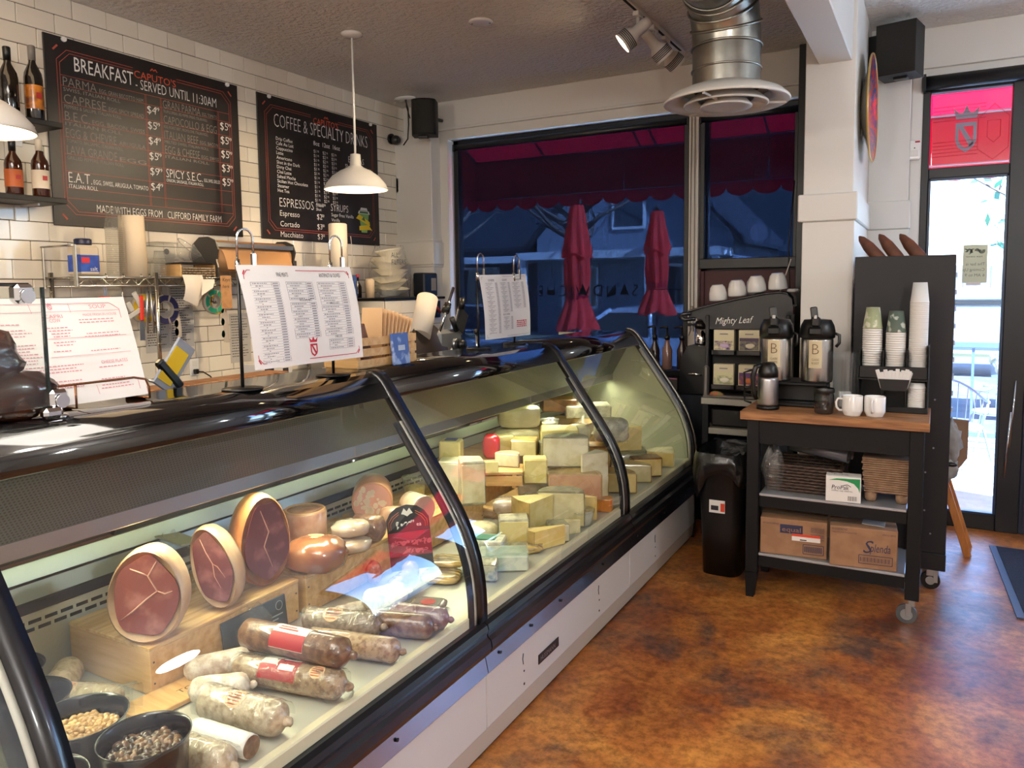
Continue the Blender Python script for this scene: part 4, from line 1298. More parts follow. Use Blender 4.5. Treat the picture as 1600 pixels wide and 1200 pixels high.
# middle
crt(3.05, 3.62, -1.88, -1.62, .558, 'low board along the middle under the half wheels')
B_('pale broad cheese block below the golden wrapped one', (-1.713,3.338,0.560), 0.198, 0.121, .6, Y0-4, 'straw', None, seed=10)
B_('golden yellow cheese chunk in shiny film on the pale broad block', (-1.717,3.334,0.648), 0.115, 0.120, .9, Y0, 'yellow', None, seed=11)
H_('big half wheel with a pink brown cut side in the middle of the cheeses', (-1.531,3.339,0.560), 0.262, 0.134, 25, 'pink', 'rind_tan')
H_('large grey topped half wheel resting on the pink brown one', (-1.618,3.452,0.652), 0.232, 0.155, 25, 'cream', 'rind_grey')
W_('tall cream wedge standing right of the half wheels', (-1.431,3.388,0.560), 0.143, 0.219, .6, 70, 'cream', 'rind_tan')
W_('flat orange yellow wedge behind the grey rinded half wheel', (-1.418,3.294,0.505), 0.183, 0.110, .6, 190, 'gold', 'rind_brown')
H_('grey rinded half wheel with broad yellow face, middle front', (-1.431,3.133,0.505), 0.217, 0.166, 22, 'straw', 'rind_grey')
W_('tall golden wedge left of the grey rinded half wheel', (-1.488,3.002,0.505), 0.166, 0.157, .9, 240, 'yellow', 'rind_tan')
B_('shiny grey wrapped block with a yellow end before the tall golden wedge', (-1.566,2.865,0.505), 0.128, 0.115, .8, 32, 'yellow', 'wrap_grey', seed=12)
L_('plump pale flat round cheese left of the grey wrapped block', (-1.654,2.783,0.505), 0.160, 0.090, .75, 20, 'pale', 11, power=.8)
B_('blue veined slab with a green label near the seam post', (-1.560,2.634,0.505), 0.168, 0.068, .7, 18, 'blue', None, seed=13, lab=M_greenlab)
B_('green and white wrapped slab lying beside the seam post', (-1.477,2.463,0.505), 0.123, 0.064, .7, 25, 'blue', 'wrap_grey', seed=15)
t = thing('cheese_box', 'clear lidded box with a pale blue paper sleeve at the glass', 'box', (-1.400,2.548,0.505), 30)
m = MB(); m.box(-.095, -.065, 0, .095, .065, .062, 0, .006); m.build('sleeve', mat('pale_aqua_print', '#a9c2b4', .4, col2='#d8e0d0', nscale=20, coat=.5), t)
m = MB(); m.box(-.098, -.068, .0625, .098, .068, .074, 0, .005); m.build('lid', M_clear, t)
W_('long thin golden wedge lying along the front glass', (-1.368,2.801,0.505), 0.160, 0.082, .4, 235, 'gold', 'rind_tan')
B_('small white green block before the golden wedges', (-1.341,2.922,0.505), 0.088, 0.080, .9, 40, 'cream', 'rind_grey', seed=16)
tub('clear_tub', 'round ribbed clear tub of white cheese near the front glass', (-1.332,3.183,0.505), .065, .068, .8, M_ch['white'])
W_('small straw wedge between the tub and the front glass', (-1.341,3.036,0.505), 0.113, 0.058, .6, 215, 'straw', 'rind_tan')
half('orange crusted soft white cheese beside the curved post', (-1.340,3.461,0.505), .062, .06, 15, 'white', 'orange', ang=250)
F_('flat speckled dark slices lying before the grey wrapped block', (-1.432,2.786,0.505), 0.139, 0.032, .6, 25, MATS['marbled_slices'], M_clear, name='sliced_pack')
F_('wrapped pale slices in front of the slatted rack', (-1.703,3.044,0.558), 0.155, 0.066, .8, 25, M_vacw, M_film, name='sliced_pack')
F_('wrapped grey slices right of the pale ones', (-1.628,3.198,0.558), 0.140, 0.058, .8, 20, M_vacg, M_film, name='sliced_pack')
B_('mould flecked blue wedge under the slatted rack', (-1.886,3.082,0.505), 0.123, 0.079, .7, 45, 'blue', None, seed=19)
# last section
H_('long golden half wheel lying under the curved post', (-1.514,3.844,0.505), 0.278, 0.108, 22, 'gold', 'rind_tan')
H_('flat tan half wheel right of the curved post', (-1.411,4.048,0.505), 0.237, 0.099, 24, 'straw', 'rind_tan')
F_('stack of grey green wrapped slices under the holey wedge', (-1.557,4.261,0.505), 0.274, 0.150, .9, 25, mat('grey_green_slices', '#a7a883', .25, col2='#8b8c68', nscale=16, stretch=(1, 1, 6), coat=.8), M_film, name='sliced_stack')
W_('large yellow cheese wedge full of small holes', (-1.578,4.136,0.632), 0.252, 0.134, .8, 200, 'yellow', 'rind_tan', holes=24, seed=3)
B_('brown rinded block behind the curved post', (-1.585,3.880,0.560), 0.155, 0.164, .9, 20, 'rind_tan', 'rind_brown', seed=21)
crt(3.64, 4.10, -1.86, -1.66, .558, 'low board in the last section under the brown block')
half('golden wedge of a big wheel at the far end of the case', (-1.423,4.454,0.505), .18, .09, 60, 'gold', 'pale', ang=80)
B_('brown rinded golden block wrapped in film at the far end', (-1.448,4.210,0.505), 0.171, 0.109, .7, 35, 'gold', 'rind_brown', seed=22)
L_('creased clear wrapped cheese at the back of the last section', (-1.549,3.931,0.740), 0.191, 0.134, .8, 25, 'wrap_grey', 23)
film_bag('crumpled_film', 'crumpled clear film heaped over the placard corner beside the dark salami', (-1.804,1.600,0.505), .06, .05, .13, 20, 5)
film_bag('crumpled_film', 'loose clear film between the pale salami and the glass rail', (-1.383,1.489,0.505), .06, .04, .06, 10, 15)

# ================================================================ outside the windows
def out_slab(name, x0, y0, z0, x1, y1, z1, m):
    return slab(name, x0, y0, z0, x1, y1, z1, m)
M_walk = mat('sidewalk_concrete', '#c9c6c0', .8, col2='#b8b4ae', nscale=6)
out_slab('ground_sidewalk', -16, YW+.2, -.15, 14, 9.4, -.05, M_walk)
out_slab('ground_street', -60, 9.4, -.25, 40, 21, -.17, mat('street_asphalt', '#5c5f66', .85, col2='#4c5058', nscale=3))
out_slab('ground_lawn', -60, 21, -.25, 40, 34, -.10, mat('winter_lawn', '#6a664e', .9, col2='#a8aaae', nscale=.25, nlo=.5, nhi=.56))
out_slab('ground_side', 3.4, -12, -.15, 30, YW+.2, -.05, M_walk)
# awning: red cloth over bars, scalloped edge
def cloth(name, c, tr):
    m = bpy.data.materials.new(name); m.use_nodes = True
    nt = m.node_tree; nt.nodes.clear()
    o = nt.nodes.new('ShaderNodeOutputMaterial'); d = nt.nodes.new('ShaderNodeBsdfDiffuse'); t = nt.nodes.new('ShaderNodeBsdfTranslucent')
    d.inputs[0].default_value = srgb(c); t.inputs[0].default_value = srgb(c)
    x = nt.nodes.new('ShaderNodeMixShader'); x.inputs[0].default_value = tr
    nt.links.new(d.outputs[0], x.inputs[1]); nt.links.new(t.outputs[0], x.inputs[2]); nt.links.new(x.outputs[0], o.inputs[0])
    return m
M_awn = cloth('awning_red', '#d80c28', .6)
M_awnd = cloth('awning_red_lined', '#b0102c', .18)
M_awnv = cloth('awning_red_edge', '#d8102e', .45)
XA0, XA1, YA = -4.25, 3.4, 7.0
t = thing('awning', 'long red cloth awning with a scalloped edge outside the shop windows', 'awning', (-.6, YW+.2, 3.3))
AW = (.6, -(YW+.2), -3.3)
m = MB(); m.box(XA0, 0, 0, XA1, 0, 0) if False else None
m.add([(XA0, 5.9, 3.42), (XA1, 5.9, 3.42), (XA1, YA, 2.90), (XA0, YA, 2.90), (XA0, 5.9, 3.428), (XA1, 5.9, 3.428), (XA1, YA, 2.908), (XA0, YA, 2.908)], [(0, 1, 2, 3)])
m.build('sloped_cloth', M_awn, t, AW)
m = MB(); m.add([(XA0, YA, 2.50), (XA1, YA, 2.50), (XA1, YA, 2.90), (XA0, YA, 2.90)], [(0, 1, 2, 3)])
m.add([(XA0, 5.9, 2.5), (XA0, YA, 2.5), (XA0, YA, 2.9), (XA0, 5.9, 3.42)], [(0, 1, 2, 3)])
m.build('front_cloth', M_awnd, t, AW)
m = MB()
k = 0; x = XA0
pts = []
while x < XA1:
    w = .235
    arc = [(x+w/2-w/2*math.cos(a*PI/10), 2.455-.075*math.sin(a*PI/10)) for a in range(11)]
    m.add([(px, YA-.004, pz) for px, pz in arc]+[(x+w, YA-.004, 2.50), (x, YA-.004, 2.50)], [tuple(range(13))])
    x += w
y = 5.9
while y < YA-.05:
    w = .22
    arc = [(y+w/2-w/2*math.cos(a*PI/10), 2.455-.075*math.sin(a*PI/10)) for a in range(11)]
    m.add([(XA0, py, pz) for py, pz in arc]+[(XA0, y+w, 2.50), (XA0, y, 2.50)], [tuple(range(13))])
    y += w
m.build('scalloped_edge', M_awnv, t, AW)
M_bar = mat('awning_bar_grey', '#a7adb6', .4, .6)
def bar(p, q, r=.011):
    m = MB(); m.cyl(p, q, r, n=8); m.build('frame_bar', M_bar, t, AW)
bar((XA0, YA-.02, 2.885), (XA1, YA-.02, 2.885)); bar((XA0, YA-.02, 2.505), (XA1, YA-.02, 2.505), .008)
for x in (XA0+.01, -3.45, -2.45, -2.30, -1.30, -.55, .75, 2.0): bar((x, 5.92, 3.40), (x, YA-.03, 2.885))
for x in (-2.62, -1.3): bar((x, YA-.02, 2.505), (x, YA-.02, 2.885), .007)

# umbrellas, folded
def umbrella(label, P, top, bot, r):
    t = thing('patio_umbrella', label, 'umbrella', (P[0], P[1], -.05))
    m = MB(); m.cyl((0, 0, .02), (0, 0, top+.10), .02, n=10); m.build('pole', mat('umbrella_pole', '#4b4d52', .5), t)
    m = MB(); m.lathe([(.24, 0), (.24, .05), (.05, .09), (.03, .2)], 20); m.build('base', M_black, t)
    H = top-bot
    def fold(z0, z1, prof, n, amp, seed):
        m = MB()
        def fn(u, v):
            a = 2*PI*u; q = v
            rr = prof[0]+(prof[1]-prof[0])*q+prof[2]*math.sin(PI*q)
            rr *= 1+amp*(.4+.6*q)*math.sin(n*a+seed+1.2*math.sin(2*q+seed))
            return Vector((rr*math.cos(a), rr*math.sin(a), z0+(z1-z0)*q+.03*q*math.sin(n*a/2+seed)))
        m.grid(fn, 64, 10); return m
    z1 = bot+H*.22
    fold(top, top-H*.40, (r*.42, r*.92, .0), 8, .16, 1).build('top_cloth', M_umb, t)
    fold(top-H*.36, bot+H*.26, (r*.72, r*.62, .02), 9, .18, 2).build('folded_cloth', M_umb, t)
    fold(bot+H*.28, bot, (r*.58, r*1.25, .0), 9, .2, 4).build('skirt_cloth', M_umb, t)
    m = MB(); m.lathe([(r*.70, bot+H*.30), (r*.68, bot+H*.26)], 24, cap0=False, cap1=False); m.build('tie_strap', M_awnd, t)
    m = MB(); m.lathe([(.03, top), (.03, top+.04), (.015, top+.09), (.001, top+.12)], 12); m.build('finial', M_black, t)
    return t
M_umb = cloth('umbrella_red', '#ff4a44', .45)
umbrella('folded red patio umbrella nearer the window, behind the small hanging menu', (-3.76, 8.45), 2.60, 1.12, .19)
umbrella('folded red patio umbrella beside the window mullion, with bare pole below', (-3.02, 9.2), 2.55, 1.30, .17)

# parked white sedan, seen through the large window
def sedan(label, P, yaw, paint):
    t = thing('car', label, 'car', P, yaw)
    B = Matrix(((1, 0, 0, 0), (0, 0, 1, 0), (0, 1, 0, 0), (0, 0, 0, 1)))
    body = [(-2.25, .32), (-2.28, .62), (-2.1, .82), (-1.2, .93), (1.35, .93), (2.15, .85), (2.3, .62), (2.25, .32)]
    m = MB(); m.prism(body, -.88, .88, 0, B); m.build('body', paint, t)
    roof = [(-1.35, .93), (-.55, 1.40), (.65, 1.43), (1.65, .95)]
    m = MB(); m.prism([(-1.3, .93), (-.58, 1.35), (.66, 1.37), (1.55, .93)], -.76, .76, 0, B); m.build('windows', mat('car_glass', '#1b222c', .1, coat=.5), t)
    m = MB(); m.prism([(-.66, 1.33), (-.5, 1.41), (.6, 1.43), (.8, 1.33)], -.78, .78, 0, B)
    for a, b in (((-1.32, .92), (-.6, 1.38)), ((.64, 1.39), (1.58, .92)), ((.05, .92), (.05, 1.4))):
        for sy in (-.775, .775): m.cyl((a[0], sy, a[1]), (b[0], sy, b[1]), .035, n=6)
    m.build('roof', paint, t)
    for sx in (-1.4, 1.4):
        for sy in (-.82, .82):
            m = MB(); m.cyl((sx, sy-.10, .33), (sx, sy+.10, .33), .33, n=20); w = m.build('wheel', mat('tyre', '#15161a', .7), t)
            m = MB(); m.cyl((sx, sy-.105, .33), (sx, sy+.105, .33), .19, n=14); m.build('hubcap', M_alu, w)
    for sx, c in ((-2.27, '#c8b48a'), (2.27, '#b01c20')):
        m = MB(); m.box(sx-.03, -.8, .6, sx+.03, -.5, .72, 0, .01); m.box(sx-.03, .5, .6, sx+.03, .8, .72, 0, .01)
        m.build('lamp', mat('car_lamp_'+c[1:], c, .3), t)
    return t
M_carw = mat('car_white', '#b4b8be', .25, coat=.7)
sedan('white sedan parked across the street, its front behind the second umbrella', (-4.1, 12.6, -.17), 4, M_carw)
sedan('white sedan parked beyond the railing, seen through the door', (3.0, 12.2, -.17), 0, M_carw)
# a pale truck further out, seen above the sedan through the door
t = thing('truck', 'tall white truck with an orange side lamp seen through the door', 'truck', (1.6, 17.5, -.17))
m = MB(); m.box(-3, -1.1, .5, 3, 1.1, 1.35, 0, .06); m.box(-3, -1.12, 1.42, 3, 1.12, 1.62, 0, .03); m.build('body', M_carw, t)
m = MB(); m.box(-3, -1.115, 1.35, 3, 1.1, 1.42); m.build('dark_line', M_blackmat, t)
m = MB(); m.box(-.42, -1.15, 1.10, -.12, -1.1, 1.26, 0, .02); m.build('lamp', mat('orange_lamp', '#f07a1c', .4), t)
for sx in (-2, 2):
    m = MB(); m.cyl((sx, -1.1, .48), (sx, -.8, .48), .48, n=18); m.build('wheel', MATS['tyre'], t)
# houses over the street
def house(label, P, w, d, h, rh, wallm, roofm, wins, porch=True, gable='y'):
    t = thing('house', label, 'house', P)
    m = MB(); m.box(-w/2, -d/2, 0, w/2, d/2, h)
    if gable == 'y': m.add([(-w/2, -d/2, h), (w/2, -d/2, h), (0, -d/2, h+rh), (-w/2, d/2, h), (w/2, d/2, h), (0, d/2, h+rh)], [(0, 1, 2), (5, 4, 3)])
    m.build('wall', wallm, t)
    m = MB(); e = .4
    if gable == 'y':
        for s_ in (-1, 1):
            v0 = [(s_*(w/2+e), -d/2-e, h-e*rh/(w/2)), (s_*(w/2+e), d/2+e, h-e*rh/(w/2)), (0, d/2+e, h+rh), (0, -d/2-e, h+rh)]
            m.add(v0+[(x, y, z+.15) for x, y, z in v0], [(0, 1, 2, 3), (7, 6, 5, 4), (0, 4, 5, 1), (1, 5, 6, 2), (2, 6, 7, 3), (3, 7, 4, 0)])
    else:
        for s_ in (-1, 1):
            v0 = [(-w/2-e, s_*(d/2+e), h-.3), (w/2+e, s_*(d/2+e), h-.3), (w/2+e, 0, h+rh), (-w/2-e, 0, h+rh)]
            m.add(v0+[(x, y, z+.15) for x, y, z in v0], [(0, 1, 2, 3), (7, 6, 5, 4), (0, 4, 5, 1), (1, 5, 6, 2), (2, 6, 7, 3), (3, 7, 4, 0)])
    m.build('roof', roofm, t)
    for x, z, ww, hh in wins:
        m = MB(); m.box(x-ww/2, -d/2-.05, z, x+ww/2, -d/2+.02, z+hh); q = m.build('window', M_trim, t)
        m = MB(); m.box(x-ww/2+.1, -d/2-.06, z+.1, x+ww/2-.1, -d/2-.04, z+hh-.1); m.build('pane', MATS['car_glass'], q)
    if porch:
        m = MB(); m.box(-w/2, -d/2-1.6, 2.6, w/2, -d/2, 2.85); m.build('porch_roof', M_trim, t)
        for x in (-w/2+.2, -w/6, w/6, w/2-.2):
            m = MB(); m.box(x-.1, -d/2-1.5, 0, x+.1, -d/2-1.3, 2.6); m.build('porch_post', M_trim, t)
    return t
M_hw = mat('house_blue_grey', '#3c444e', .8); M_hw2 = mat('house_brick', '#40221e', .85, col2='#341a16', nscale=6); M_rf = mat('roof_shingle', '#24292f', .85, col2='#1c2026', nscale=2)
M_hw3 = mat('house_pale', '#7d838c', .8)
house('pale gabled house over the street, behind the second umbrella', (-9.2, 29, -.1), 7.0, 8, 3.4, 3.6, M_hw3, M_rf, [(-1.8, .9, 1.4, 1.5), (1.8, .9, 1.4, 1.5), (0, 3.6, 1.2, 1.4)])
house('long blue grey house with a dark roof over the street, behind the first umbrella', (-20, 31, -.1), 13, 8, 3.4, 3.8, M_hw, M_rf, [(-4, .9, 1.6, 1.5), (-1, .9, 1.6, 1.5), (3.5, .9, 2.2, 1.6)], gable='x')
house('brick house with a low roof over the street, behind the narrow window', (-9.5, 42, -.1), 9.0, 8, 3.2, 3.6, M_hw2, M_rf, [(-2.5, .9, 1.6, 1.5), (.5, .9, 1.6, 1.5)], gable='x')
house('blue grey house far over the street at the window edge', (-33, 32, -.1), 9, 8, 3.6, 3.4, M_hw, M_rf, [(-2, .9, 1.6, 1.5), (2, .9, 1.6, 1.5)])
# shop over the street with a red sign, seen through the door
t = thing('shop_building', 'low white shop with a ribbed top and red sign seen through the door', 'building', (5.0, 38, -3.4))
m = MB(); m.box(-7, 0, 0, 7, 6, 5.6); m.build('wall', mat('shop_wall_blue', '#6d7c94', .8), t)
for k in range(28):
    m = MB(); m.box(-7+k*.5, -.14, 4.4, -6.74+k*.5, -.02, 5.65); m.build('fascia_rib', M_hw3, t)
m = MB(); m.box(-7, -.02, 4.35, 7, .3, 5.7); m.build('fascia', M_trim, t)
m = MB(); m.box(-6, -1.0, 3.95, -1.6, -.02, 4.32, 0, .05); m.build('red_canopy', M_awnd, t)
m = MB(); m.text('OPEN', .6, frame((-4.85, -.05, 3.42), (1, 0, 0), (0, 0, 1))); m.build('neon_sign', mat('neon_red', '#e0203a', .5, emit='#ff2a4a', estr=3), t)
m = MB()
for k in range(7): m.box(-6.8+k*1.9, -.04, 2.6, -5.6+k*1.9, -.01, 3.9)
m.build('shop_window', MATS['car_glass'], t)
t = thing('street_sign', 'small pale square sign on a post beyond the narrow window', 'sign', (-2.6, 17.0, -.17))
m = MB(); m.cyl((0, 0, 0), (0, 0, 1.6), .04, n=8); m.build('post', M_bar, t)
m = MB(); m.box(-.32, -.03, 1.55, .32, .03, 2.15, 0, .02); m.build('board', M_trim, t)
m = MB(); m.box(-.12, -.04, 1.72, .08, -.028, 1.95); m.build('printed_square', mat('teal_print', '#3fa0a8', .6), t)
# trees
M_bark = mat('bark', '#5a4e46', .9, bump=.3, bscale=20); M_leaf = mat('leaf_teal', '#3f8f70', .7); 
def tree(label, P, h, r, seed, leaves=60, dens=5):
    t = thing('tree', label, 'tree', P)
    rr = random.Random(seed); m = MB(); tips = []
    m.tube([(0, 0, 0), (.05, 0, h*.25), (0, .1, h*.5), (.1, .05, h*.8)], [r, r*.8, r*.6, r*.25], 8)
    for k in range(dens*4):
        z = h*rr.uniform(.3, .8); a = rr.uniform(0, 2*PI); L = h*rr.uniform(.2, .42)
        p = [(0, 0, z)]
        for q in (1, 2, 3):
            p.append((math.cos(a+.2*q)*L*q/3, math.sin(a+.2*q)*L*q/3, z+L*.22*q+rr.uniform(-.1, .1)))
        m.tube(p, [r*.3, r*.2, r*.12, r*.04], 5); tips += p[2:]
        for s_ in range(3):
            b = Vector(p[rr.randrange(1, 4)]); d = Vector((rr.uniform(-1, 1), rr.uniform(-1, 1), rr.uniform(-.2, .7)))*L*.35
            m.tube([b, b+d*.5+Vector((0, 0, .05)), b+d], [r*.08, r*.05, r*.02], 4); tips.append(b+d)
    m.build('branches', M_bark, t)
    if leaves:
        m = MB()
        for k in range(leaves):
            b = Vector(tips[rr.randrange(len(tips))])
            for q in range(5):
                c = b+Vector((rr.gauss(0, .14), rr.gauss(0, .14), rr.gauss(0, .12))); s_ = rr.uniform(.04, .09)
                u = Vector((rr.uniform(-1, 1), rr.uniform(-1, 1), rr.uniform(-1, 1))).normalized(); w = u.orthogonal().normalized()
                m.add([c-u*s_, c+w*s_*.5, c+u*s_, c-w*s_*.5], [(0, 1, 2, 3)])
        m.build('foliage', M_leaf, t, kind='stuff')
    return t
tree('leafy tree whose branches hang into the top of the door glass', (1.75, 9.95, -.17), 4.5, .12, 5, 170)
tree('bare street tree with a thick trunk behind the first umbrella', (-9.0, 20.5, -.17), 8, .32, 8, 0)
tree('bare street tree at the window edge beyond the lawn', (-14.5, 22, -.17), 9, .35, 12, 0)
tree('bare street tree behind the narrow window', (-2.6, 22.5, -.17), 9, .4, 21, 0)
# railing and wire chairs on the sidewalk
t = thing('railing', 'dark metal railing along the sidewalk beyond the door', 'railing', (0, 8.75, -.05))
M_rail = mat('railing_blue_grey', '#5a6a86', .5)
m = MB(); m.box(-1.6, -.03, 1.0, 3, .03, 1.06, 0, .006); m.build('top_rail', M_rail, t)
m = MB(); m.box(-1.6, -.02, .12, 3, .02, .17, 0, .004); m.build('bottom_rail', M_rail, t)
for k in range(20):
    m = MB(); x = -1.5+k*.23; m.box(x-.012, -.012, 0 if k % 6 == 0 else .17, x+.012, .012, 1.0); m.build('bar', M_rail, t)
def wire_chair(label, P, yaw):
    t = thing('wire_chair', label, 'chair', P, yaw, None)
    M_w = mat('wire_silver', '#9ba6b2', .4, .4)
    m = MB(); m.lathe([(.20, .44), (.21, .45), (.20, .46)], 24); m.build('seat', M_w, t)
    for sx, sy in ((-1, -1), (1, -1), (-1, 1), (1, 1)):
        m = MB(); m.tube([(sx*.15, sy*.15, .44), (sx*.19, sy*.2, .2), (sx*.24, sy*.25, 0)], .011, 6); m.build('leg', M_w, t)
    m = MB(); m.tube([(.24*math.cos(a), .24*math.sin(a), .66+.16*max(0, math.sin(a))) for a in [(-.25+1.5*k/20)*PI for k in range(21)]], .011, 6)
    m.build('back_rim', M_w, t)
    m = MB()
    for k in range(15):
        a = (-.2+1.4*k/14)*PI; z = .66+.16*max(0, math.sin(a))
        m.tube([(.20*math.cos(a), .20*math.sin(a), .45), (.24*math.cos(a), .24*math.sin(a), z)], .004, 5)
    m.build('back_wires', M_w, t, kind='stuff')
    return t
wire_chair('silver wire chair on the sidewalk just outside the door', (.17, 7.35, -.05), 30)
wire_chair('silver wire chair turned sideways against the railing', (.52, 8.25, -.05), 250)
t = thing('bistro_table', 'round silver patio table half hidden behind the black rack', 'table', (-.30, 7.75, -.05))
m = MB(); m.lathe([(.32, .70), (.33, .71), (.32, .725)], 28); m.build('top', MATS['wire_silver'], t)
m = MB(); m.cyl((0, 0, .03), (0, 0, .70), .025, n=10); m.lathe([(.2, 0), (.2, .02), (.03, .05)], 20); m.build('pedestal', MATS['wire_silver'], t)

# ================================================================ sheets with lettering
class Sheet:
    """a board or paper given by its corners (lower left, lower right, upper right, upper left as read); u right, v up, 0 to 1"""
    def __init__(s, bl, br, tr, tl, bulge=0, mirror=False):
        s.c = [Vector(p) for p in (bl, br, tr, tl)]; s.b = bulge
        s.W = ((s.c[1]-s.c[0]).length+(s.c[2]-s.c[3]).length)/2; s.H = ((s.c[3]-s.c[0]).length+(s.c[2]-s.c[1]).length)/2
        s.n = (s.c[1]-s.c[0]).cross(s.c[3]-s.c[0]).normalized()
    def p(s, u, v, o=0):
        a = s.c[0].lerp(s.c[1], u); b = s.c[3].lerp(s.c[2], u)
        return a.lerp(b, v)+s.n*(o+s.b*math.sin(PI*max(0, min(1, v)))+s.b*.6*math.sin(2*PI*u))
    def base(s, th=.0006, nu=8, nv=8):
        m = MB()
        m.grid(lambda u, v: s.p(u, v, 0), nu, nv); m.grid(lambda u, v: s.p(1-u, v, -th), nu, nv)
        return m
    def text(s, m, body, u, v, cap, width=None, align='LEFT', mi=0, off=.0012, shear=0, thin=0, u1=None):
        """cap: letter height in metres; u1 or width (in u) fits the line"""
        vs_, fs = text_mesh(body, 1.0, 'LEFT', shear, thin, 1.0, 1.0)
        if not vs_: return
        x1 = max(a[0] for a in vs_); x0 = min(a[0] for a in vs_)
        k = cap/.70
        w = (x1-x0)*k/s.W
        if u1 is not None: width = u1-u
        sx = (width/w) if width else 1
        W_ = w*sx
        uu = u-(W_/2 if align == 'CENTER' else W_ if align == 'RIGHT' else 0)
        m.add([s.p(uu+(a[0]-x0)*k*sx/s.W, v+a[1]*k/s.H, off) for a in vs_], fs, mi)
    def rect(s, m, u0, v0, u1, v1, mi=0, off=.001):
        m.add([s.p(u0, v0, off), s.p(u1, v0, off), s.p(u1, v1, off), s.p(u0, v1, off)], [(0, 1, 2, 3)], mi)
    def line(s, m, pts, w, mi=0, off=.0011, closed=False):
        """stroke of width w metres through (u, v) points"""
        k = len(pts)
        for i in range(k if closed else k-1):
            a = Vector(pts[i]); b = Vector(pts[(i+1) % k])
            d = Vector(((b.x-a.x)*s.W, (b.y-a.y)*s.H)); n = Vector((-d.y, d.x)).normalized()*w/2
            du, dv = n.x/s.W, n.y/s.H
            m.add([s.p(a.x+du, a.y+dv, off), s.p(a.x-du, a.y-dv, off), s.p(b.x-du, b.y-dv, off), s.p(b.x+du, b.y+dv, off)], [(0, 1, 2, 3)], mi)
    def logo(s, m, u, v, h, mi=0):
        q = MB(); logo(q, Matrix.Identity(4))
        m.add([s.p(u+a[0]*h/s.W, v+a[1]*h/s.H, .0013) for a in q.v], q.f, mi)
    def scribble(s, m, u0, u1, v, cap, seed=0, mi=0, words=3):
        """a line of print too small to read: short separate strokes"""
        rr = random.Random(seed); u = u0
        while u < u1-.004:
            w = min(rr.uniform(.35, 1.0)*cap*4/s.W, u1-u)
            s.rect(m, u, v, u+w*.86, v+cap/s.H, mi); u += w+cap*.5/s.W

M_boardblk = mat('chalkboard', '#1b1718', .42, col2='#221c1b', nscale=6)
M_bline = mat('board_red_line', '#b0503f', .6)
M_borange = mat('board_orange', '#d2573a', .6)
M_chalkdim = mat('chalk_faint', '#8d8680', .8)
def board(name, label, y0, y1, z0, z1, x):
    t = thing(name, label, 'menu board', (x, (y0+y1)/2, z0))
    W = (-x, -(y0+y1)/2, -z0)
    m = MB(); m.box(XL+.012, y0, z0, x, y1, z1, 0, .002); m.build('panel', M_boardblk, t, W)
    m = MB()
    for yy in (y0+.11, y1-.09):
        m.cyl((x-.002, yy, z1-.012), (x+.012, yy, z1-.012), .014, n=14)
    for yy in (y0+.11,): pass
    m.build('mounting_caps', M_ceramic, t, W, kind='stuff')
    s = Sheet((x, y0, z0), (x, y1, z0), (x, y1, z1), (x, y0, z1))
    return t, W, s
def board_border(s, m):
    for e in (.05, .062):
        a, b = e, e*1.28; c = .045
        s.line(m, [(.40, 1-b), (a+c, 1-b), (a, 1-b-c*1.3), (a, b+c*1.3), (a+c, b), (1-a-c, b), (1-a, b+c*1.3), (1-a, 1-b-c*1.3), (1-a-c, 1-b), (.63, 1-b)], .003)
    for (u, v, su, sv) in ((.045, .935, 1, 1), (.945, .935, 1, -1), (.045, .05, 1, -1), (.945, .05, 1, 1)):
        s.line(m, [(u-.008, v-.012*sv), (u+.012, v+.016*sv)], .010)
# --- breakfast board
t, W, s = board('menu_board', 'large black breakfast menu board with chalk lettering and red lines', 2.50, 3.805, 1.965, 2.985, -4.212)
m = MB(); board_border(s, m)
rows = [.745, .655, .565, .475, .385, .295, .205]
for v in [.80]+rows+[.15]:
    s.line(m, [(.062, v), (.94, v)], .0022)
for u in (.455, .535, .865): s.line(m, [(u, .15), (u, .80)], .0022); s.line(m, [(u+.006, .15), (u+.006, .80)], .0018)
m.build('border_lines', M_bline, t, W)
m = MB(); s.text(m, 'CAPUTO\'S', .405, .885, .042, u1=.625); s.line(m, [(.49, .945), (.50, .96), (.508, .948), (.516, .96), (.526, .945)], .006); m.build('shop_lettering', M_borange, t, W)
m = MB()
s.text(m, 'BREAKFAST', .125, .835, .078, u1=.40)
s.text(m, '- SERVED UNTIL 11:30AM', .41, .822, .060, u1=.86, thin=-.01)
for (v, p) in ((.745, '$4'), (.655, '$5'), (.565, '$4'), (.475, '$5'), (.385, '$9'), (.295, '$4')):
    s.text(m, p, .463, v-.05, .046, thin=-.01); s.text(m, '99', .505, v-.027, .022)
for (v, p) in ((.745, '$5'), (.655, '$5'), (.565, '$5'), (.475, '$3'), (.385, '$5')):
    s.text(m, p, .878, v-.055, .050, thin=-.01); s.text(m, '99', .925, v-.03, .022)
s.text(m, 'SPICY S.E.C.', .548, .332, .054, u1=.755, thin=-.01); s.text(m, 'EGG, SWISS, GRILLED', .765, .335, .022, u1=.862); s.text(m, 'ONION, SAUSAGE, ITALIAN ROLL', .548, .306, .019, u1=.76)
s.text(m, 'MADE WITH EGGS FROM   CLIFFORD FAMILY FARM', .19, .085, .044, u1=.86, thin=-.008)
s.text(m, 'E.A.T.', .072, .235, .058, u1=.175, thin=-.01); s.text(m, 'EGG, SWISS, ARUGULA, TOMATO', .182, .238, .026, u1=.448); s.text(m, 'ITALIAN ROLL', .072, .205, .022, u1=.20)
m.build('chalk_lettering', M_chalk, t, W)
m = MB()
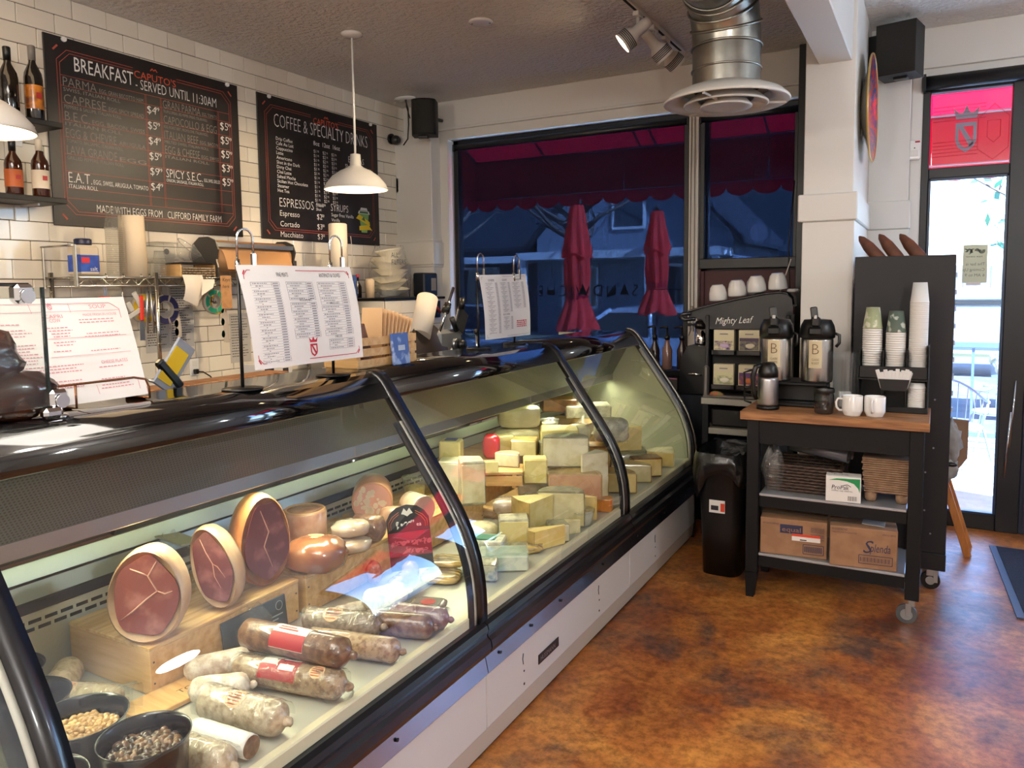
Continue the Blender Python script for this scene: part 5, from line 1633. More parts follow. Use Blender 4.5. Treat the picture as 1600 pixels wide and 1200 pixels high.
L = [('PARMA', .22, 'EGG, GRAN BISCOTTO HAM', 'SWISS, ITALIAN ROLL'), ('CAPRESE', .26, 'EGG, SPICY SPREAD', 'PEPPERS & SALUMI, ITALIAN ROLL'), ('B.E.C.', .18, 'EGG, BACON, SWISS', 'ITALIAN ROLL'), ('EGG & CHEVRE', .30, 'ARUGULA', 'TOMATO, BALSAMIC, ITALIAN ROLL'), ('LAVA GRANDE', .30, 'EGG', 'GRILLED PEPPERS, ITALIAN ROLL')]
for k, (a, u1, b, c) in enumerate(L):
    v = .80-.09*k
    s.text(m, a, .072, v-.055, .050, u1=u1, thin=-.012); s.text(m, b, u1+.012, v-.052, .024, u1=.445); s.text(m, c, .072, v-.082, .020, u1=.33)
Rr = [('GRAN PARMA', .76, 'EGG, TOMATO', 'TRUFFLE SPREAD, RED PEPPER SPREAD, ITALIAN ROLL'), ('CAPOCOLLO & EGG', .855, '', 'EGG, ROAST BEET, PROVOLONE, ITALIAN ROLL'), ('ITALIAN BEEF', .74, 'EGG, BACON', 'MELTED SWISS, ITALIAN ROLL'), ('EGG & CHEESE', .745, 'EGG, SWISS', 'ITALIAN ROLL')]
for k, (a, u1, b, c) in enumerate(Rr):
    v = .80-.09*k
    s.text(m, a, .548, v-.055, .050, u1=u1, thin=-.012)
    if b: s.text(m, b, u1+.01, v-.05, .022, u1=.86)
    s.text(m, c, .548, v-.082, .018, u1=.80)
m.build('faint_lettering', M_chalkdim, t, W)
# --- coffee board
t, W, s = board('menu_board', 'black coffee and specialty drinks menu board with a green paper cup drawing', 3.975, 5.30, 1.965, 2.985, -4.212)
m = MB(); board_border(s, m); m.build('border_lines', M_bline, t, W)
m = MB(); s.text(m, 'CAPUTO\'S', .42, .88, .046, u1=.63); s.line(m, [(.51, .935), (.52, .95), (.528, .938), (.536, .95), (.546, .935)], .006); m.build('shop_lettering', M_borange, t, W)
m = MB()
s.text(m, 'COFFEE & SPECIALTY DRINKS', .115, .79, .098, u1=.90, thin=-.018)
for k, a in enumerate(('Drip Coffee', 'Cafe Au Lait', 'Cappuccino', 'Latte', 'Americano', 'Shot in the Dark', 'Dirty Chai', 'Chai Latte', 'Salted Mocha', 'Sicilian Hot Chocolate', 'Steamer', 'Hot Tea')):
    s.text(m, a, .125, .70-.033*k, .024)
    for q, pr in enumerate(('$1', '$2', '$3')):
        s.text(m, pr, .415+.075*q, .70-.033*k-.035, .024, thin=-.01); s.text(m, '75', .445+.075*q, .70-.033*k-.028, .013)
s.text(m, '8oz  12oz  16oz', .415, .72, .034, u1=.64)
s.text(m, 'Any size', .42, .275, .022)
s.text(m, 'EXTRAS', .715, .645, .050, u1=.86, thin=-.012); s.text(m, 'Shot', .685, .595, .034); s.text(m, 'Milk 50c', .85, .595, .026); s.text(m, 'Syrup', .685, .545, .034); s.text(m, 'Milk 50c', .85, .545, .026)
s.text(m, 'ESPRESSOS', .135, .235, .066, u1=.40, thin=-.014)
for k, (a, p) in enumerate((('Espresso', '$2'), ('Cortado', '$3'), ('Macchiato', '$3'))):
    s.text(m, a, .135, .17-.075*k, .040, thin=-.006); s.text(m, p, .425, .17-.075*k, .042, thin=-.01); s.text(m, '50', .465, .19-.075*k, .02)
s.text(m, 'Double', .42, .265, .02) ; s.text(m, 'Shot', .42, .235, .022)
s.text(m, 'SYRUPS', .545, .245, .058, u1=.70, thin=-.014)
for k, a in enumerate(('Sugar Free Vanilla', 'Vanilla', 'Hazelnut', 'Almond', 'Caramel')): s.text(m, a, .548, .205-.04*k, .026)
m.build('chalk_lettering', M_chalk, t, W)
m = MB()
m2 = lambda pts, mi: m.add([s.p(u, v, .0012+.0002*mi) for u, v in pts], [tuple(range(len(pts)))], mi)
m2([(.82, .10), (.875, .10), (.895, .25), (.80, .25)], 0)
m2([(.79, .25), (.905, .25), (.895, .275), (.80, .275)], 1); m2([(.81, .278), (.885, .278), (.875, .30), (.82, .30)], 1)
m2([(.805, .255), (.89, .255), (.885, .27), (.81, .27)], 3)
m2([(.77, .21), (.80, .245), (.90, .19), (.905, .155), (.80, .20)], 2); m2([(.80, .15), (.89, .165), (.925, .12), (.90, .125), (.80, .115)], 2)
m2([(.825, .205), (.86, .19), (.845, .23)], 3)
m.build('cup_drawing', [mat('draw_green', '#7fae6a', .7), mat('draw_white', '#d9d9d2', .7), mat('draw_yellow', '#dcc22e', .7), mat('draw_dkgreen', '#3d6a4c', .7)], t, W)

# ================================================================ on the case top
def stand_sign(name, label, corners, rods, bulge, draw):
    bl, br, tr, tl = corners
    c = (Vector(bl)+Vector(br))/2
    t = thing(name, label, 'menu sign', (rods[0][0], (rods[0][1]+rods[1][1])/2, 1.306)); W = tuple(-v for v in t.location)
    s = Sheet(bl, br, tr, tl, bulge)
    s.base().build('paper', M_paper, t, W)
    draw(s, t, W)
    for (x, y, z) in rods:
        m = MB(); m.cyl((x, y, 1.306), (x, y, z), .005, n=8); m.lathe([(.06, 1.306), (.06, 1.309), (.004, 1.312)], 20, 0, T(x, y, 0)); m.build('rod', M_black, t, W)
        m = MB(); m.cyl((x, y, z-.01), (x, y, z+.03), .0075, n=10)
        m.tube([(x, y, z+.03)]+[(x, y+.03-.03*math.cos(a*PI/10), z+.09+.03*math.sin(a*PI/10)) for a in range(11)]+[(x, y+.06, z+.05)], .0035, 6)
        m.box(x-.004, y+.052, z-.005, x+.006, y+.068, z+.05, 0, .002); m.build('hook', M_chrome, t, W)
    return t
def col(s, m, u0, u1, v1, n, dv, seed, mi=1, frame_=True, mi2=0):
    for k in range(n):
        v = v1-dv*(k+1)
        s.scribble(m, u0+.02*(k % 3), u1-.10-.03*((k*7) % 3), v+dv*.4, .0026, seed+k, mi)
        s.rect(m, u1-.055, v+dv*.35, u1-.01, v+dv*.35+.003/s.H, mi)
        s.rect(m, u0-.012, v, u1, v+.0007/s.H, mi)
    if frame_:
        s.rect(m, u0-.012, v1-dv*n, u0-.0095, v1, mi); s.rect(m, u1, v1-dv*n, u1+.0025, v1, mi); s.rect(m, u1-.065, v1-dv*n, u1-.0625, v1, mi); s.rect(m, u0-.012, v1, u1, v1+.0012/s.H, mi)
def meat_menu(s, t, W):
    m = MB()
    s.text(m, 'FINE MEATS', .335, .885, .013, align='CENTER', width=.10); s.text(m, 'ANTIPASTI & OLIVES', .785, .885, .013, align='CENTER', width=.20)
    s.text(m, 'PATE & GAME MEATS', .50, .635, .008, align='CENTER', width=.12); s.text(m, 'SAUSAGE & LARDO', .78, .595, .008, align='CENTER', width=.09); s.text(m, 'OTHER OLIVES', .775, .24, .008, align='CENTER', width=.07)
    col(s, m, .08, .29, .83, 31, .0252, 1); col(s, m, .36, .60, .83, 7, .026, 50); col(s, m, .36, .60, .62, 14, .0255, 80); col(s, m, .66, .92, .83, 9, .026, 110); col(s, m, .66, .92, .58, 12, .026, 140); col(s, m, .69, .92, .225, 4, .026, 170)
    m.build('print', [M_ink, M_inkgrey], t, W)
    m = MB()
    a, b = .035, .05
    s.line(m, [(a+.03, 1-b), (1-a-.03, 1-b), (1-a, 1-b-.05), (1-a, b+.05), (1-a-.03, b), (a+.03, b), (a, b+.05), (a, 1-b-.05)], .0022, closed=True)
    s.logo(m, .515, .075, .062)
    for u, v, q in ((.04, .93, 1), (.96, .93, -1), (.04, .07, -1), (.96, .07, 1)): s.line(m, [(u-.008, v-.02*q), (u+.008, v+.02*q)], .004)
    m.build('red_print', M_redink, t, W)
stand_sign('menu_sign', 'large white meats and antipasti menu hanging from two rods on the case', [(-1.745, 1.600, 1.364), (-1.735, 2.075, 1.364), (-1.772, 2.062, 1.675), (-1.785, 1.578, 1.673)], [(-1.80, 1.60, 1.66), (-1.80, 1.995, 1.66)], .012, meat_menu)
def small_menu(s, t, W):
    m = MB()
    for k, (a, b, n) in enumerate(((.08, .32, 34), (.38, .62, 20), (.67, .93, 18))):
        s.text(m, ('CHEESE', 'GOAT', 'SHEEP')[k], (a+b)/2, .90, .010, align='CENTER', width=.12)
        col(s, m, a, b, .88, n, .0235, 200+40*k, frame_=False)
    s.text(m, 'BLUE CHEESE', .45, .36, .008, align='CENTER', width=.16); col(s, m, .38, .62, .34, 9, .0235, 400, frame_=False)
    m.build('print', [M_ink, M_inkgrey], t, W)
    m = MB(); a, b = .035, .03
    s.line(m, [(a, b), (1-a, b), (1-a, 1-b), (a, 1-b)], .0016, 0, closed=True)
    m.build('border_line', M_inkgrey, t, W)
    m = MB()
    for k in range(4): s.scribble(m, .70, .92, .24-.03*k, .006, 600+k)
    m.build('red_print', M_redink, t, W)
stand_sign('menu_sign', 'small white cheese menu hanging from two rods before the window', [(-1.90, 3.180, 1.345), (-1.89, 3.63, 1.344), (-1.91, 3.62, 1.667), (-1.91, 3.143, 1.657)], [(-1.915, 3.14, 1.64), (-1.915, 3.50, 1.64)], .010, small_menu)
# sandwich menu on its wire easel
t = thing('menu_sign', 'white sandwich and soup menu with red print leaning in a copper wire easel', 'menu sign', (-1.93, 1.15, 1.306)); W = tuple(-v for v in t.location)
s = Sheet((-1.895, .86, 1.318), (-1.895, 1.355, 1.318), (-2.05, 1.402, 1.585), (-2.05, .78, 1.585), .004)
s.base().build('paper', mat('menu_paper', '#d2ccc8', .7), t, W)
m = MB(); a, b = .04, .06
s.line(m, [(.10, 1-b), (1-a-.04, 1-b), (1-a, 1-b-.07), (1-a, b)], .0018); s.line(m, [(.10, 1-b), (.06, 1-b-.07), (.06, b)], .0018)
for u in (.56, .73): s.line(m, [(u, b), (u, 1-b)], .0014)
s.line(m, [(.06, .86), (1-a, .86)], .0014)
s.text(m, 'SANDWICHES', .32, .885, .013, align='CENTER', width=.22); s.text(m, 'SOUP', .86, .885, .013, align='CENTER', width=.08)
s.text(m, 'CAPRI', .645, .80, .011, align='CENTER', width=.08); s.text(m, 'COW', .645, .76, .011, align='CENTER', width=.05); s.text(m, 'CHEESE PLATES', .86, .335, .010, align='CENTER', width=.14)
s.text(m, 'MADE FRESH IN HOUSE', .86, .81, .008, align='CENTER', width=.16)
for (u0, u1, v1, v0, sd) in ((.10, .30, .80, .12, 1), (.34, .53, .80, .12, 2), (.58, .71, .70, .45, 3), (.75, .94, .77, .42, 4), (.75, .94, .30, .1, 5), (.40, .70, .40, .12, 6)):
    v = v1; k = 0
    rr = random.Random(sd)
    while v > v0:
        if rr.random() < .72: s.scribble(m, u0+rr.uniform(0, .03), u1-rr.uniform(0, .05), v, .0030, sd*100+k)
        v -= .028; k += 1
for v in (.43, .60): s.line(m, [(.56, v), (1-a, v)], .0012)
s.logo(m, .645, .885, .022)
m.build('red_print', mat('faded_red_ink', '#c4808a', .8), t, W)
m = MB(); wire = [(-1.875, .80, 1.37), (-1.875, 1.30, 1.37), (-1.876, 1.335, 1.362), (-1.877, 1.345, 1.34), (-1.878, 1.347, 1.31)]
m.tube(wire, .0032, 6)
for y in (.96, 1.14): m.tube([(-1.875, y, 1.37), (-1.875, y, 1.31), (-1.90, y, 1.309), (-2.0, y, 1.309)], .0028, 6)
m.tube([(-1.878, 1.347, 1.31), (-1.92, 1.347, 1.309), (-1.98, 1.345, 1.309)], .003, 6)
m.build('wire_easel', mat('copper_wire', '#8a5a3c', .25, .9), t, W)
# sneeze guard
t = thing('sneeze_guard', 'clear glass guard with chrome clamps at the near end of the case top', 'glass guard', (-1.80, .35, 1.306)); W = tuple(-v for v in t.location)
m = MB(); m.box(-1.804, -.5, 1.335, -1.796, 1.027, 1.612); m.build('glass', thin_glass('guard_glass', (.92, .95, .93), 1.3, 0), t, W)
m = MB(); m.box(-1.8045, 1.0275, 1.335, -1.7955, 1.033, 1.612); m.build('glass_edge', mat('glass_edge_dark', '#16241f', .2), t, W)
m = MB(); m.cyl((-1.80, -.5, 1.618), (-1.80, 1.0, 1.618), .004, n=8); m.build('top_wire', M_black, t, W)
def clamp(y, z, up):
    m = MB(); m.box(-1.818, y-.022, z-.022, -1.782, y+.022, z+.022, 0, .008); m.cyl((-1.78, y, z-.005), (-1.774, y, z-.005), .016, n=14)
    m.build('clamp', M_chrome, t, W)
clamp(.985, 1.597, 1); clamp(1.048, 1.352, 0)
m = MB(); m.cyl((-1.80, 1.05, 1.306), (-1.80, 1.05, 1.345), .011, n=10); m.lathe([(.022, 1.306), (.022, 1.312), (.011, 1.316)], 16, 0, T(-1.80, 1.05, 0)); m.box(-1.795, 1.0, 1.31, -1.765, 1.045, 1.335, 0, .008); m.build('post', M_chrome, t, W)
m = MB(); m.cyl((-1.80, -.4, 1.306), (-1.80, -.4, 1.335), .012, n=10); m.build('post', M_chrome, t, W)
# glazed loaf behind the guard
t = thing('glazed_loaf', 'dark brown glossy knotted loaf behind the glass guard', 'bread', (-1.847, .965, 1.306))
M_glz = mat('glazed_crust', '#4a2414', .22, col2='#2c140c', nscale=7, coat=.7, bump=.3, bscale=14)
m = MB(); m.blob((0, .0, .058), (.033, .11, .06), .25, 2.2, 22, 14, seed=1, flat=.0); m.build('lower_roll', M_glz, t)
m = MB(); m.blob((.004, -.045, .150), (.034, .075, .062), .3, 2.4, 22, 14, seed=5); m.build('upper_roll', M_glz, t)
# wooden crate with folded menus, knives and a blue packet
t = thing('slatted_crate', 'small pine slat crate on the case top holding kraft menus', 'crate', (-1.905, 2.33, 1.306))
a, b, h = .075, .175, .115
for (x, y) in ((-a, -b), (a-.02, -b), (-a, b-.02), (a-.02, b-.02)):
    m = MB(); m.box(x, y, 0, x+.02, y+.02, h, 0, .002); m.build('corner_post', M_wood, t)
for z in (.004, .044, .084):
    m = MB(); m.box(a, -b-.004, z, a+.007, b+.004, z+.030, 0, .001); m.build('slat', M_wood, t)
    m = MB(); m.box(-a-.007, -b-.004, z, -a, b+.004, z+.030, 0, .001); m.build('slat', M_wood, t)
for sy in (-1, 1):
    for z in (.004, .06):
        m = MB(); m.box(-a, sy*(b+.004), z, a, sy*(b-.003), z+.045, 0, .001); m.build('end_board', M_wood, t)
m = MB(); m.box(-a, -b, 0, a, b, .004); m.build('floor_board', M_wood, t)
for k in range(9):
    y = 2.33-.005+k*.0165
    o = thing('kraft_menu', 'fan of folded kraft paper menus standing in the pine crate', 'menu', (-1.905, y, 1.311), 0, 'kraft menus in the crate')
    m = MB(); M = Matrix.Rotation(math.radians(-4-2.6*k), 4, 'X'); m.box(-.050, -.0015, 0, .050, .0015, .215-.004*k, 0, .0008, M=M)
    m.build('folded_sheet', mat('kraft_light', '#d8b184', .75), o)
    if k == 8: 
        o['label'] = 'last kraft menu of the fan, with a pale printed cover, against the crate end'
        m = MB(); m.box(-.042, .0018, .02, .042, .0024, .17, M=M); m.build('printed_cover', mat('cover_pink_grey', '#c9b6b0', .7), o)
o = thing('knife_block', 'slanted wooden box of black handled tools in the pine crate', 'knife block', (-1.905, 2.262, 1.311))
M = Matrix.Rotation(math.radians(20), 4, 'X')
m = MB(); m.box(-.048, -.03, .02, .048, .03, .16, 0, .003, M=M); m.build('block', mat('walnut_wood', '#8a5a38', .5, col2='#6a4026', nscale=6, stretch=(9, 9, 1)), o)
for k in range(4):
    m = MB(); m.box(-.045+k*.024, -.025+.01*(k % 2), .155, -.028+k*.024, -.005+.01*(k % 2), .215+.012*(k % 3), 0, .005, M=M); m.build('tool_handle', M_black, o)
o = thing('blue_packet', 'blue printed paper packet leaning on the front of the crate', 'packet', (-1.805, 2.375, 1.306))
m = MB(); M = Matrix.Rotation(math.radians(-5), 4, 'Y'); m.box(0, -.05, 0, .014, .052, .122, 0, .003, M=M); m.build('wrapper', mat('blue_print', '#3c5a9c', .3, col2='#8ca0c8', nscale=24, nlo=.5, nhi=.6, coat=.5), o)
m = MB(); m.box(.0145, -.02, .055, .0155, .022, .075, M=M); m.build('pale_sticker', mat('pale_sticker', '#a9b6cc', .6), o)

# ================================================================ behind the counter
M_ctop = mat('counter_steel', '#8d8c88', .35, .9)
t = thing('back_counter', 'long steel topped counter with a wooden front board along the tiled wall', 'counter', (-3.9, 3.1, 0)); W = tuple(-v for v in t.location)
m = MB(); m.box(-4.22, 1.5, .96, -3.56, 4.66, 1.0, 0, .004); m.build('top', M_ctop, t, W)
m = MB(); m.box(-4.2, 1.52, .1, -3.62, 4.64, .955); m.build('cabinet', M_steel, t, W)
m = MB(); m.box(-3.62, 1.52, 0, -3.61, 4.64, .955) if 0 else m.box(-4.15, 1.55, 0, -3.70, 4.6, .1); m.build('plinth', M_black, t, W)
m = MB(); m.box(-3.75, 2.35, 1.001, -3.57, 3.55, 1.085, 0, .004); m.build('board', M_butcher, t, W)
# tiled ledge by the pilaster
t = struct(MB().box(XL+.012, 4.72, 0, -3.72, 5.52, 1.50).build('wall_ledge', M_grout))
for y in range(4):
    for z in range(5):
        m = MB(); m.box(-3.72, 4.722+.2*y, .99+.103*z, -3.712, 4.92+.2*y, 1.09+.103*z, 0, .002); m.build('tile', M_tile[0], t)
for x in range(2):
    for z in range(5):
        m = MB(); m.box(-4.22+.25*x, 4.712, .99+.103*z, -3.972+.25*x, 4.72, 1.09+.103*z, 0, .002); m.build('tile', M_tile[2], t)
m = MB(); m.box(XL+.012, 4.70, 1.505, -3.70, 5.53, 1.525, 0, .003); m.build('ledge_cap', M_black, t)
# coffee filters in film
t = thing('coffee_filters', 'leaning stack of white fluted paper filters in clear film on the ledge', 'paper filters', (-3.90, 5.02, 1.526))
M_filt = mat('filter_paper', '#fbf4e2', .8)
for k in range(7):
    m = MB(); z = .02+k*.052
    tilt = Matrix.Rotation(math.radians(6*math.sin(k*1.3)+4), 4, 'X') @ Matrix.Rotation(math.radians(5*math.cos(k*1.7)), 4, 'Y')
    def fn(u, v, k=k):
        a = 2*PI*u; r = (.075+.075*v)*(1+.035*v*math.sin(30*a))
        if k > 4: r *= .82-.1*(k-5)
        return Vector((r*math.cos(a), r*math.sin(a), .055*v))
    m.grid(fn, 90, 2, 0, T(.01*math.sin(k), .012*math.cos(k*2), z) @ tilt); m.lathe([(.001, 0), (.075*(1 if k < 5 else .75), 0)], 20, 0, T(.01*math.sin(k), .012*math.cos(k*2), z) @ tilt, cap0=False, cap1=False)
    m.build('filter_bundle', M_filt, t)
m = MB()
m.grid(lambda u, v: Vector(((.165*(1-.35*max(0, v-.6)/.4)+.012*math.sin(14*PI*u+9*v))*math.cos(2*PI*u), (.165*(1-.35*max(0, v-.6)/.4)+.012*math.sin(16*PI*u+7*v))*math.sin(2*PI*u), .42*v+.002)), 40, 10)
m.build('film', thin_glass('filter_film', (.985, .985, .98), 1.2, .15, bump=.9, bscale=26), t)
m = MB()
for k, (z, w) in enumerate(((.315, .05), (.26, .075))): m.text(('ALL', 'FILTERS')[k], .055, frame((.15, -.135, z), (.75, .66, 0), (0, 0, 1)) @ T(-.02, 0, .03), sx=.62)
m.build('black_lettering', M_black, t)
t = thing('napkin_dispenser', 'black dispenser with a clear window on the tiled ledge beside the filters', 'dispenser', (-3.80, 5.38, 1.526))
m = MB(); m.box(-.06, -.10, 0, .06, .10, .20, 0, .012); m.build('body', mat('dispenser_navy', '#161a24', .3), t)
m = MB(); m.box(.0605, .0, .05, .063, .07, .155, 0, .002); m.build('window', mat('window_beige', '#a89c86', .4), t)
t = thing('dark_bottle', 'small dark bottle standing at the wall end of the ledge', 'bottle', (-4.05, 4.80, 1.526))
m = MB(); m.lathe([(.03, 0), (.032, .01), (.032, .09), (.012, .13), (.012, .16)], 16); m.build('body', mat('bottle_black', '#17100e', .2), t)
m = MB(); m.lathe([(.014, .16), (.014, .185)], 12); m.build('red_cap', M_redink, t)
t = thing('beige_jar', 'small beige paper cup jar beside the dark bottle on the ledge', 'jar', (-3.90, 4.77, 1.526))
m = MB(); m.lathe([(.035, 0), (.037, .13), (.03, .15), (.001, .152)], 18); m.build('body', mat('beige_card', '#cdb79a', .6), t)
# things on the ledge front: red handled tool hanging
t = thing('red_handle_tool', 'red handled tool hanging in a black bracket on the ledge face', 'tool', (-3.705, 5.33, 1.36))
m = MB(); m.box(-.004, -.10, -.01, .03, .09, .13, 0, .004); m.build('bracket', M_black, t)
m = MB(); m.tube([(.05, -.07, .09), (.055, 0, .075), (.05, .05, .03)], .012, 8); m.build('red_handle', M_lblred, t)

# wire shelf
t = thing('wire_shelf', 'chrome wire shelf with zigzag edge on posts before the tiles', 'shelf', (-4.05, 3.2, 0)); W = tuple(-v for v in t.location)
M_wire = mat('wire_chrome', '#b9b6ae', .22, 1)
ya, yb, xf, xb, zs = 2.41, 4.10, -3.88, -4.19, 1.675
for xx in (xf, xb):
    m = MB(); m.cyl((xx, ya, zs), (xx, yb, zs), .0055, n=8); m.build('top_wire', M_wire, t, W)
    m = MB(); m.cyl((xx, ya, zs-.045), (xx, yb, zs-.045), .0055, n=8); m.build('bottom_wire', M_wire, t, W)
m = MB(); n = 40
m.tube([(xf, ya+(yb-ya)*k/n, zs-(.004 if k % 2 else .041)) for k in range(n+1)], .0035, 6); m.build('zigzag_wire', M_wire, t, W)
m = MB()
for k in range(60): m.cyl((xf, ya+(yb-ya)*k/59, zs+.002), (xb, ya+(yb-ya)*k/59, zs+.002), .0025, n=5)
m.build('deck_wires', M_wire, t, W, kind='stuff')
for (x, y) in ((xf, 2.86), (xf, 4.05), (xb, 2.45), (xb, 4.05)):
    m = MB(); m.cyl((x, y, 1.002), (x, y, zs+.03), .0125, n=10)
    for z in (1.05, 1.1, 1.2, 1.3, 1.4, 1.5, 1.6): m.cyl((x, y, z), (x, y, z+.004), .0138, n=10)
    m.build('post', M_wire, t, W)
m = MB(); m.box(xf-.03, ya-.008, zs-.05, xf, ya, zs+.17, 0, .003); m.box(xb, ya-.006, zs-.06, xb+.02, ya, zs+.17, 0, .003); m.tube([(xf-.01, ya-.004, zs+.165), (xb, ya-.004, zs+.165)], .005, 6); m.build('end_rail', M_wire, t, W)
ZS = 1.681
# on the shelf
t = thing('blue_jar', 'squat jar with a blue and red label and dark blue lid on the wire shelf', 'jar', (-3.97, 2.50, ZS))
m = MB(); m.box(-.05, -.062, 0, .05, .062, .165, 0, .014); m.build('body', mat('jar_plastic', '#cdbfa8', .3, coat=.4), t)
m = MB(); m.box(-.0515, -.0635, .012, .0515, .0635, .125, 0, .014); m.build('blue_label', mat('jar_blue', '#1c3f9a', .4, col2='#2c57b8', nscale=16), t)
m = MB(); m.box(.051, -.045, .07, .053, .0, .1, 0, .002); m.build('red_patch', mat('jar_red', '#d22a34', .5), t)
m = MB(); m.text('salt', .03, frame((.0525, .0, .03), (0, 1, 0), (0, 0, 1))); m.build('lettering', M_paper, t)
m = MB(); m.lathe([(.042, .166), (.043, .172), (.043, .195), (.035, .2), (.001, .2)], 20); m.build('lid', mat('lid_navy', '#141c3c', .4), t)
def cup_tower(name, label, P, r0, r1, n, pitch, hcup, mt, cat='cup stack', body=None, group=None):
    """upside-down stack of nested cups: rims show as rings, the top cup whole"""
    t = thing(name, label, cat, P, 0, group)
    for k in range(n):
        m = MB(); z = k*pitch
        m.lathe([(r0*1.03, z), (r0*1.03, z+.004), (r0, z+.005), (r0-(r0-r1)*pitch/hcup, z+pitch)], 20, cap1=False)
        m.build('cup_rim', mt, t)
    z = n*pitch
    m = MB(); m.lathe([(r0*1.03, z), (r0*1.03, z+.005), (r0, z+.006), (r1, z+hcup), (r1*.9, z+hcup-.003), (.001, z+hcup-.003)], 24); m.build('top_cup', body or mt, t)
    return t
M_pet = thin_glass('pet_cup', (.90, .90, .88), 1.35, .08, haze=.07, hazecol=(.8, .78, .74))
cup_tower('clear_cup_tower', 'tall stack of upturned clear plastic cups on the wire shelf', (-3.95, 2.67, ZS), .047, .036, 24, .011, .11, M_pet)
t = thing('paper_roll', 'tall upright cream paper roll between the cups on the wire shelf', 'paper roll', (-3.985, 2.80, ZS))
m = MB(); m.lathe([(.073, 0), (.067, .34), (.064, .342), (.020, .342), (.020, .32)], 30); m.build('roll', mat('cream_paper', '#e2cfb2', .7), t)
m = MB(); m.grid(lambda u, v: Vector((.06-.01*v, .073+.004*v-.02*u*0+.001, .0+.34*u)) if 0 else Vector((.035+.03*(1-v), .058+.022*v-.006*u, .005+.33*u)), 6, 3); m.build('loose_edge', MATS['cream_paper'], t)
cup_tower('small_cup_tower', 'short stack of small clear portion cups beside the cream roll', (-3.94, 2.935, ZS), .034, .028, 8, .013, .045, M_pet)
# clear containers, bowls and basket
t = thing('clear_container', 'square clear container with a lid stacked above the portion cups', 'container', (-4.06, 3.03, ZS))
m = MB(); m.box(-.07, -.06, .0, .07, .06, .095, 0, .01); m.build('lower_tub', M_clear, t)
m = MB(); m.box(-.07, -.06, .11, .07, .06, .195, 0, .01); m.build('upper_tub', M_clear, t)
m = MB(); m.box(-.078, -.07, .096, .078, .07, .109, 0, .004); m.box(-.078, -.07, .196, .078, .07, .207, 0, .004); m.build('lid', M_pet, t)
m = MB(); m.cyl((.071, -.01, .15), (.074, -.01, .15), .017, n=14); m.build('round_vent', M_rubber, t)
t = thing('wire_basket', 'low wicker and wood basket under the clear bowls on the wire shelf', 'basket', (-3.99, 3.168, ZS))
t.scale = (1, .78, 1)
for sy in (-1, 1):
    m = MB(); m.box(-.09, sy*.155-.008, 0, .09, sy*.155+.008, .075, 0, .003); m.build('end_board', M_wood, t)
M_weave = mat('basket_weave', '#a8967c', .7, col2='#5d4a3a', nscale=60, stretch=(1, 2, 2), nlo=.45, nhi=.55)
for k in range(4):
    m = MB(); m.tube([(.09+.004*math.sin(j*2.2+k*PI), -.147+.294*j/24, .010+k*.014) for j in range(25)], .006, 6); m.build('woven_strand', M_weave, t)
m = MB(); m.box(-.09, -.147, 0, .084, .147, .008); m.box(-.094, -.147, .008, -.088, .147, .06); m.build('lining', M_weave, t)
def clear_bowl(label, P, r, tilt, mt):
    t = thing('clear_bowl', label, 'bowl', P)
    m = MB(); M = T(0, 0, r*.42) @ Matrix.Rotation(math.radians(tilt), 4, 'X') @ Matrix.Rotation(math.radians(35), 4, 'Y')
    m.lathe([(r*.35, 0), (r*.62, r*.25), (r*.85, r*.62), (r*.98, r), (r*1.03, r*1.01)], 28, 0, M, cap1=False); m.build('body', mt, t)
    m = MB(); m.tube([M @ Vector((r*1.02*math.cos(a*PI/14), r*1.02*math.sin(a*PI/14), r*1.01)) for a in range(28)], .0025, 6, closed=True); m.build('rim', M_pet, t)
    return t
clear_bowl('large tilted clear plastic bowl lying in the basket', (-3.965, 3.10, ZS+.082), .080, -25, M_clear)
clear_bowl('smaller grey clear bowl leaning behind the large one', (-4.05, 3.235, ZS+.082), .068, -50, M_pet)
t = thing('black_tray', 'flat black tray sticking out of the wicker basket', 'tray', (-3.97, 3.14, ZS+.077))
m = MB(); m.box(-.07, -.10, .0, .09, .12, .010, 0, .004); m.build('tray', M_black, t)
# kraft paper roll on its cutter
t = thing('paper_cutter', 'wide kraft paper roll on a dark steel cutter at the end of the wire shelf', 'paper cutter', (-4.0, 3.62, ZS))
M_kr = mat('kraft_roll', '#b98a5c', .65); M_dk = mat('cutter_grey', '#4d4a48', .4, .5)
m = MB(); m.cyl((0, -.30, .135), (0, .32, .135), .10, n=36); m.build('kraft_roll', M_kr, t)
side = [(-.11, 0), (.115, 0), (.12, .06), (.105, .11), (.125, .17), (.105, .225), (.04, .25), (-.04, .25), (-.10, .21), (-.12, .14), (-.10, .07)]
B = Matrix(((1, 0, 0, 0), (0, 0, 1, 0), (0, 1, 0, 0), (0, 0, 0, 1)))
for y in (-.325, .325):
    m = MB(); m.prism(side, y, y+.012, 0, B); m.build('end_plate', M_dk, t)
m = MB(); m.box(.098, -.32, .185, .112, .33, .215, 0, .003); m.build('cutter_bar', M_alu, t)
m = MB(); m.grid(lambda u, v: Vector((.10+.012*v, -.28+.56*u+.04*v, .17-.12*v*v)), 10, 5); m.build('loose_sheet', M_kr, t)
m = MB(); m.box(-.05, .34, .02, .05, .42, .12, 0, .004); m.build('end_bracket', M_dk, t)
t = thing('steel_dispenser', 'small steel cup on the shelf below the kraft roll', 'cup', (-3.90, 3.86, ZS)); m = MB(); m.lathe([(.028, 0), (.032, .05), (.028, .055)], 18); m.build('body', M_steel, t)
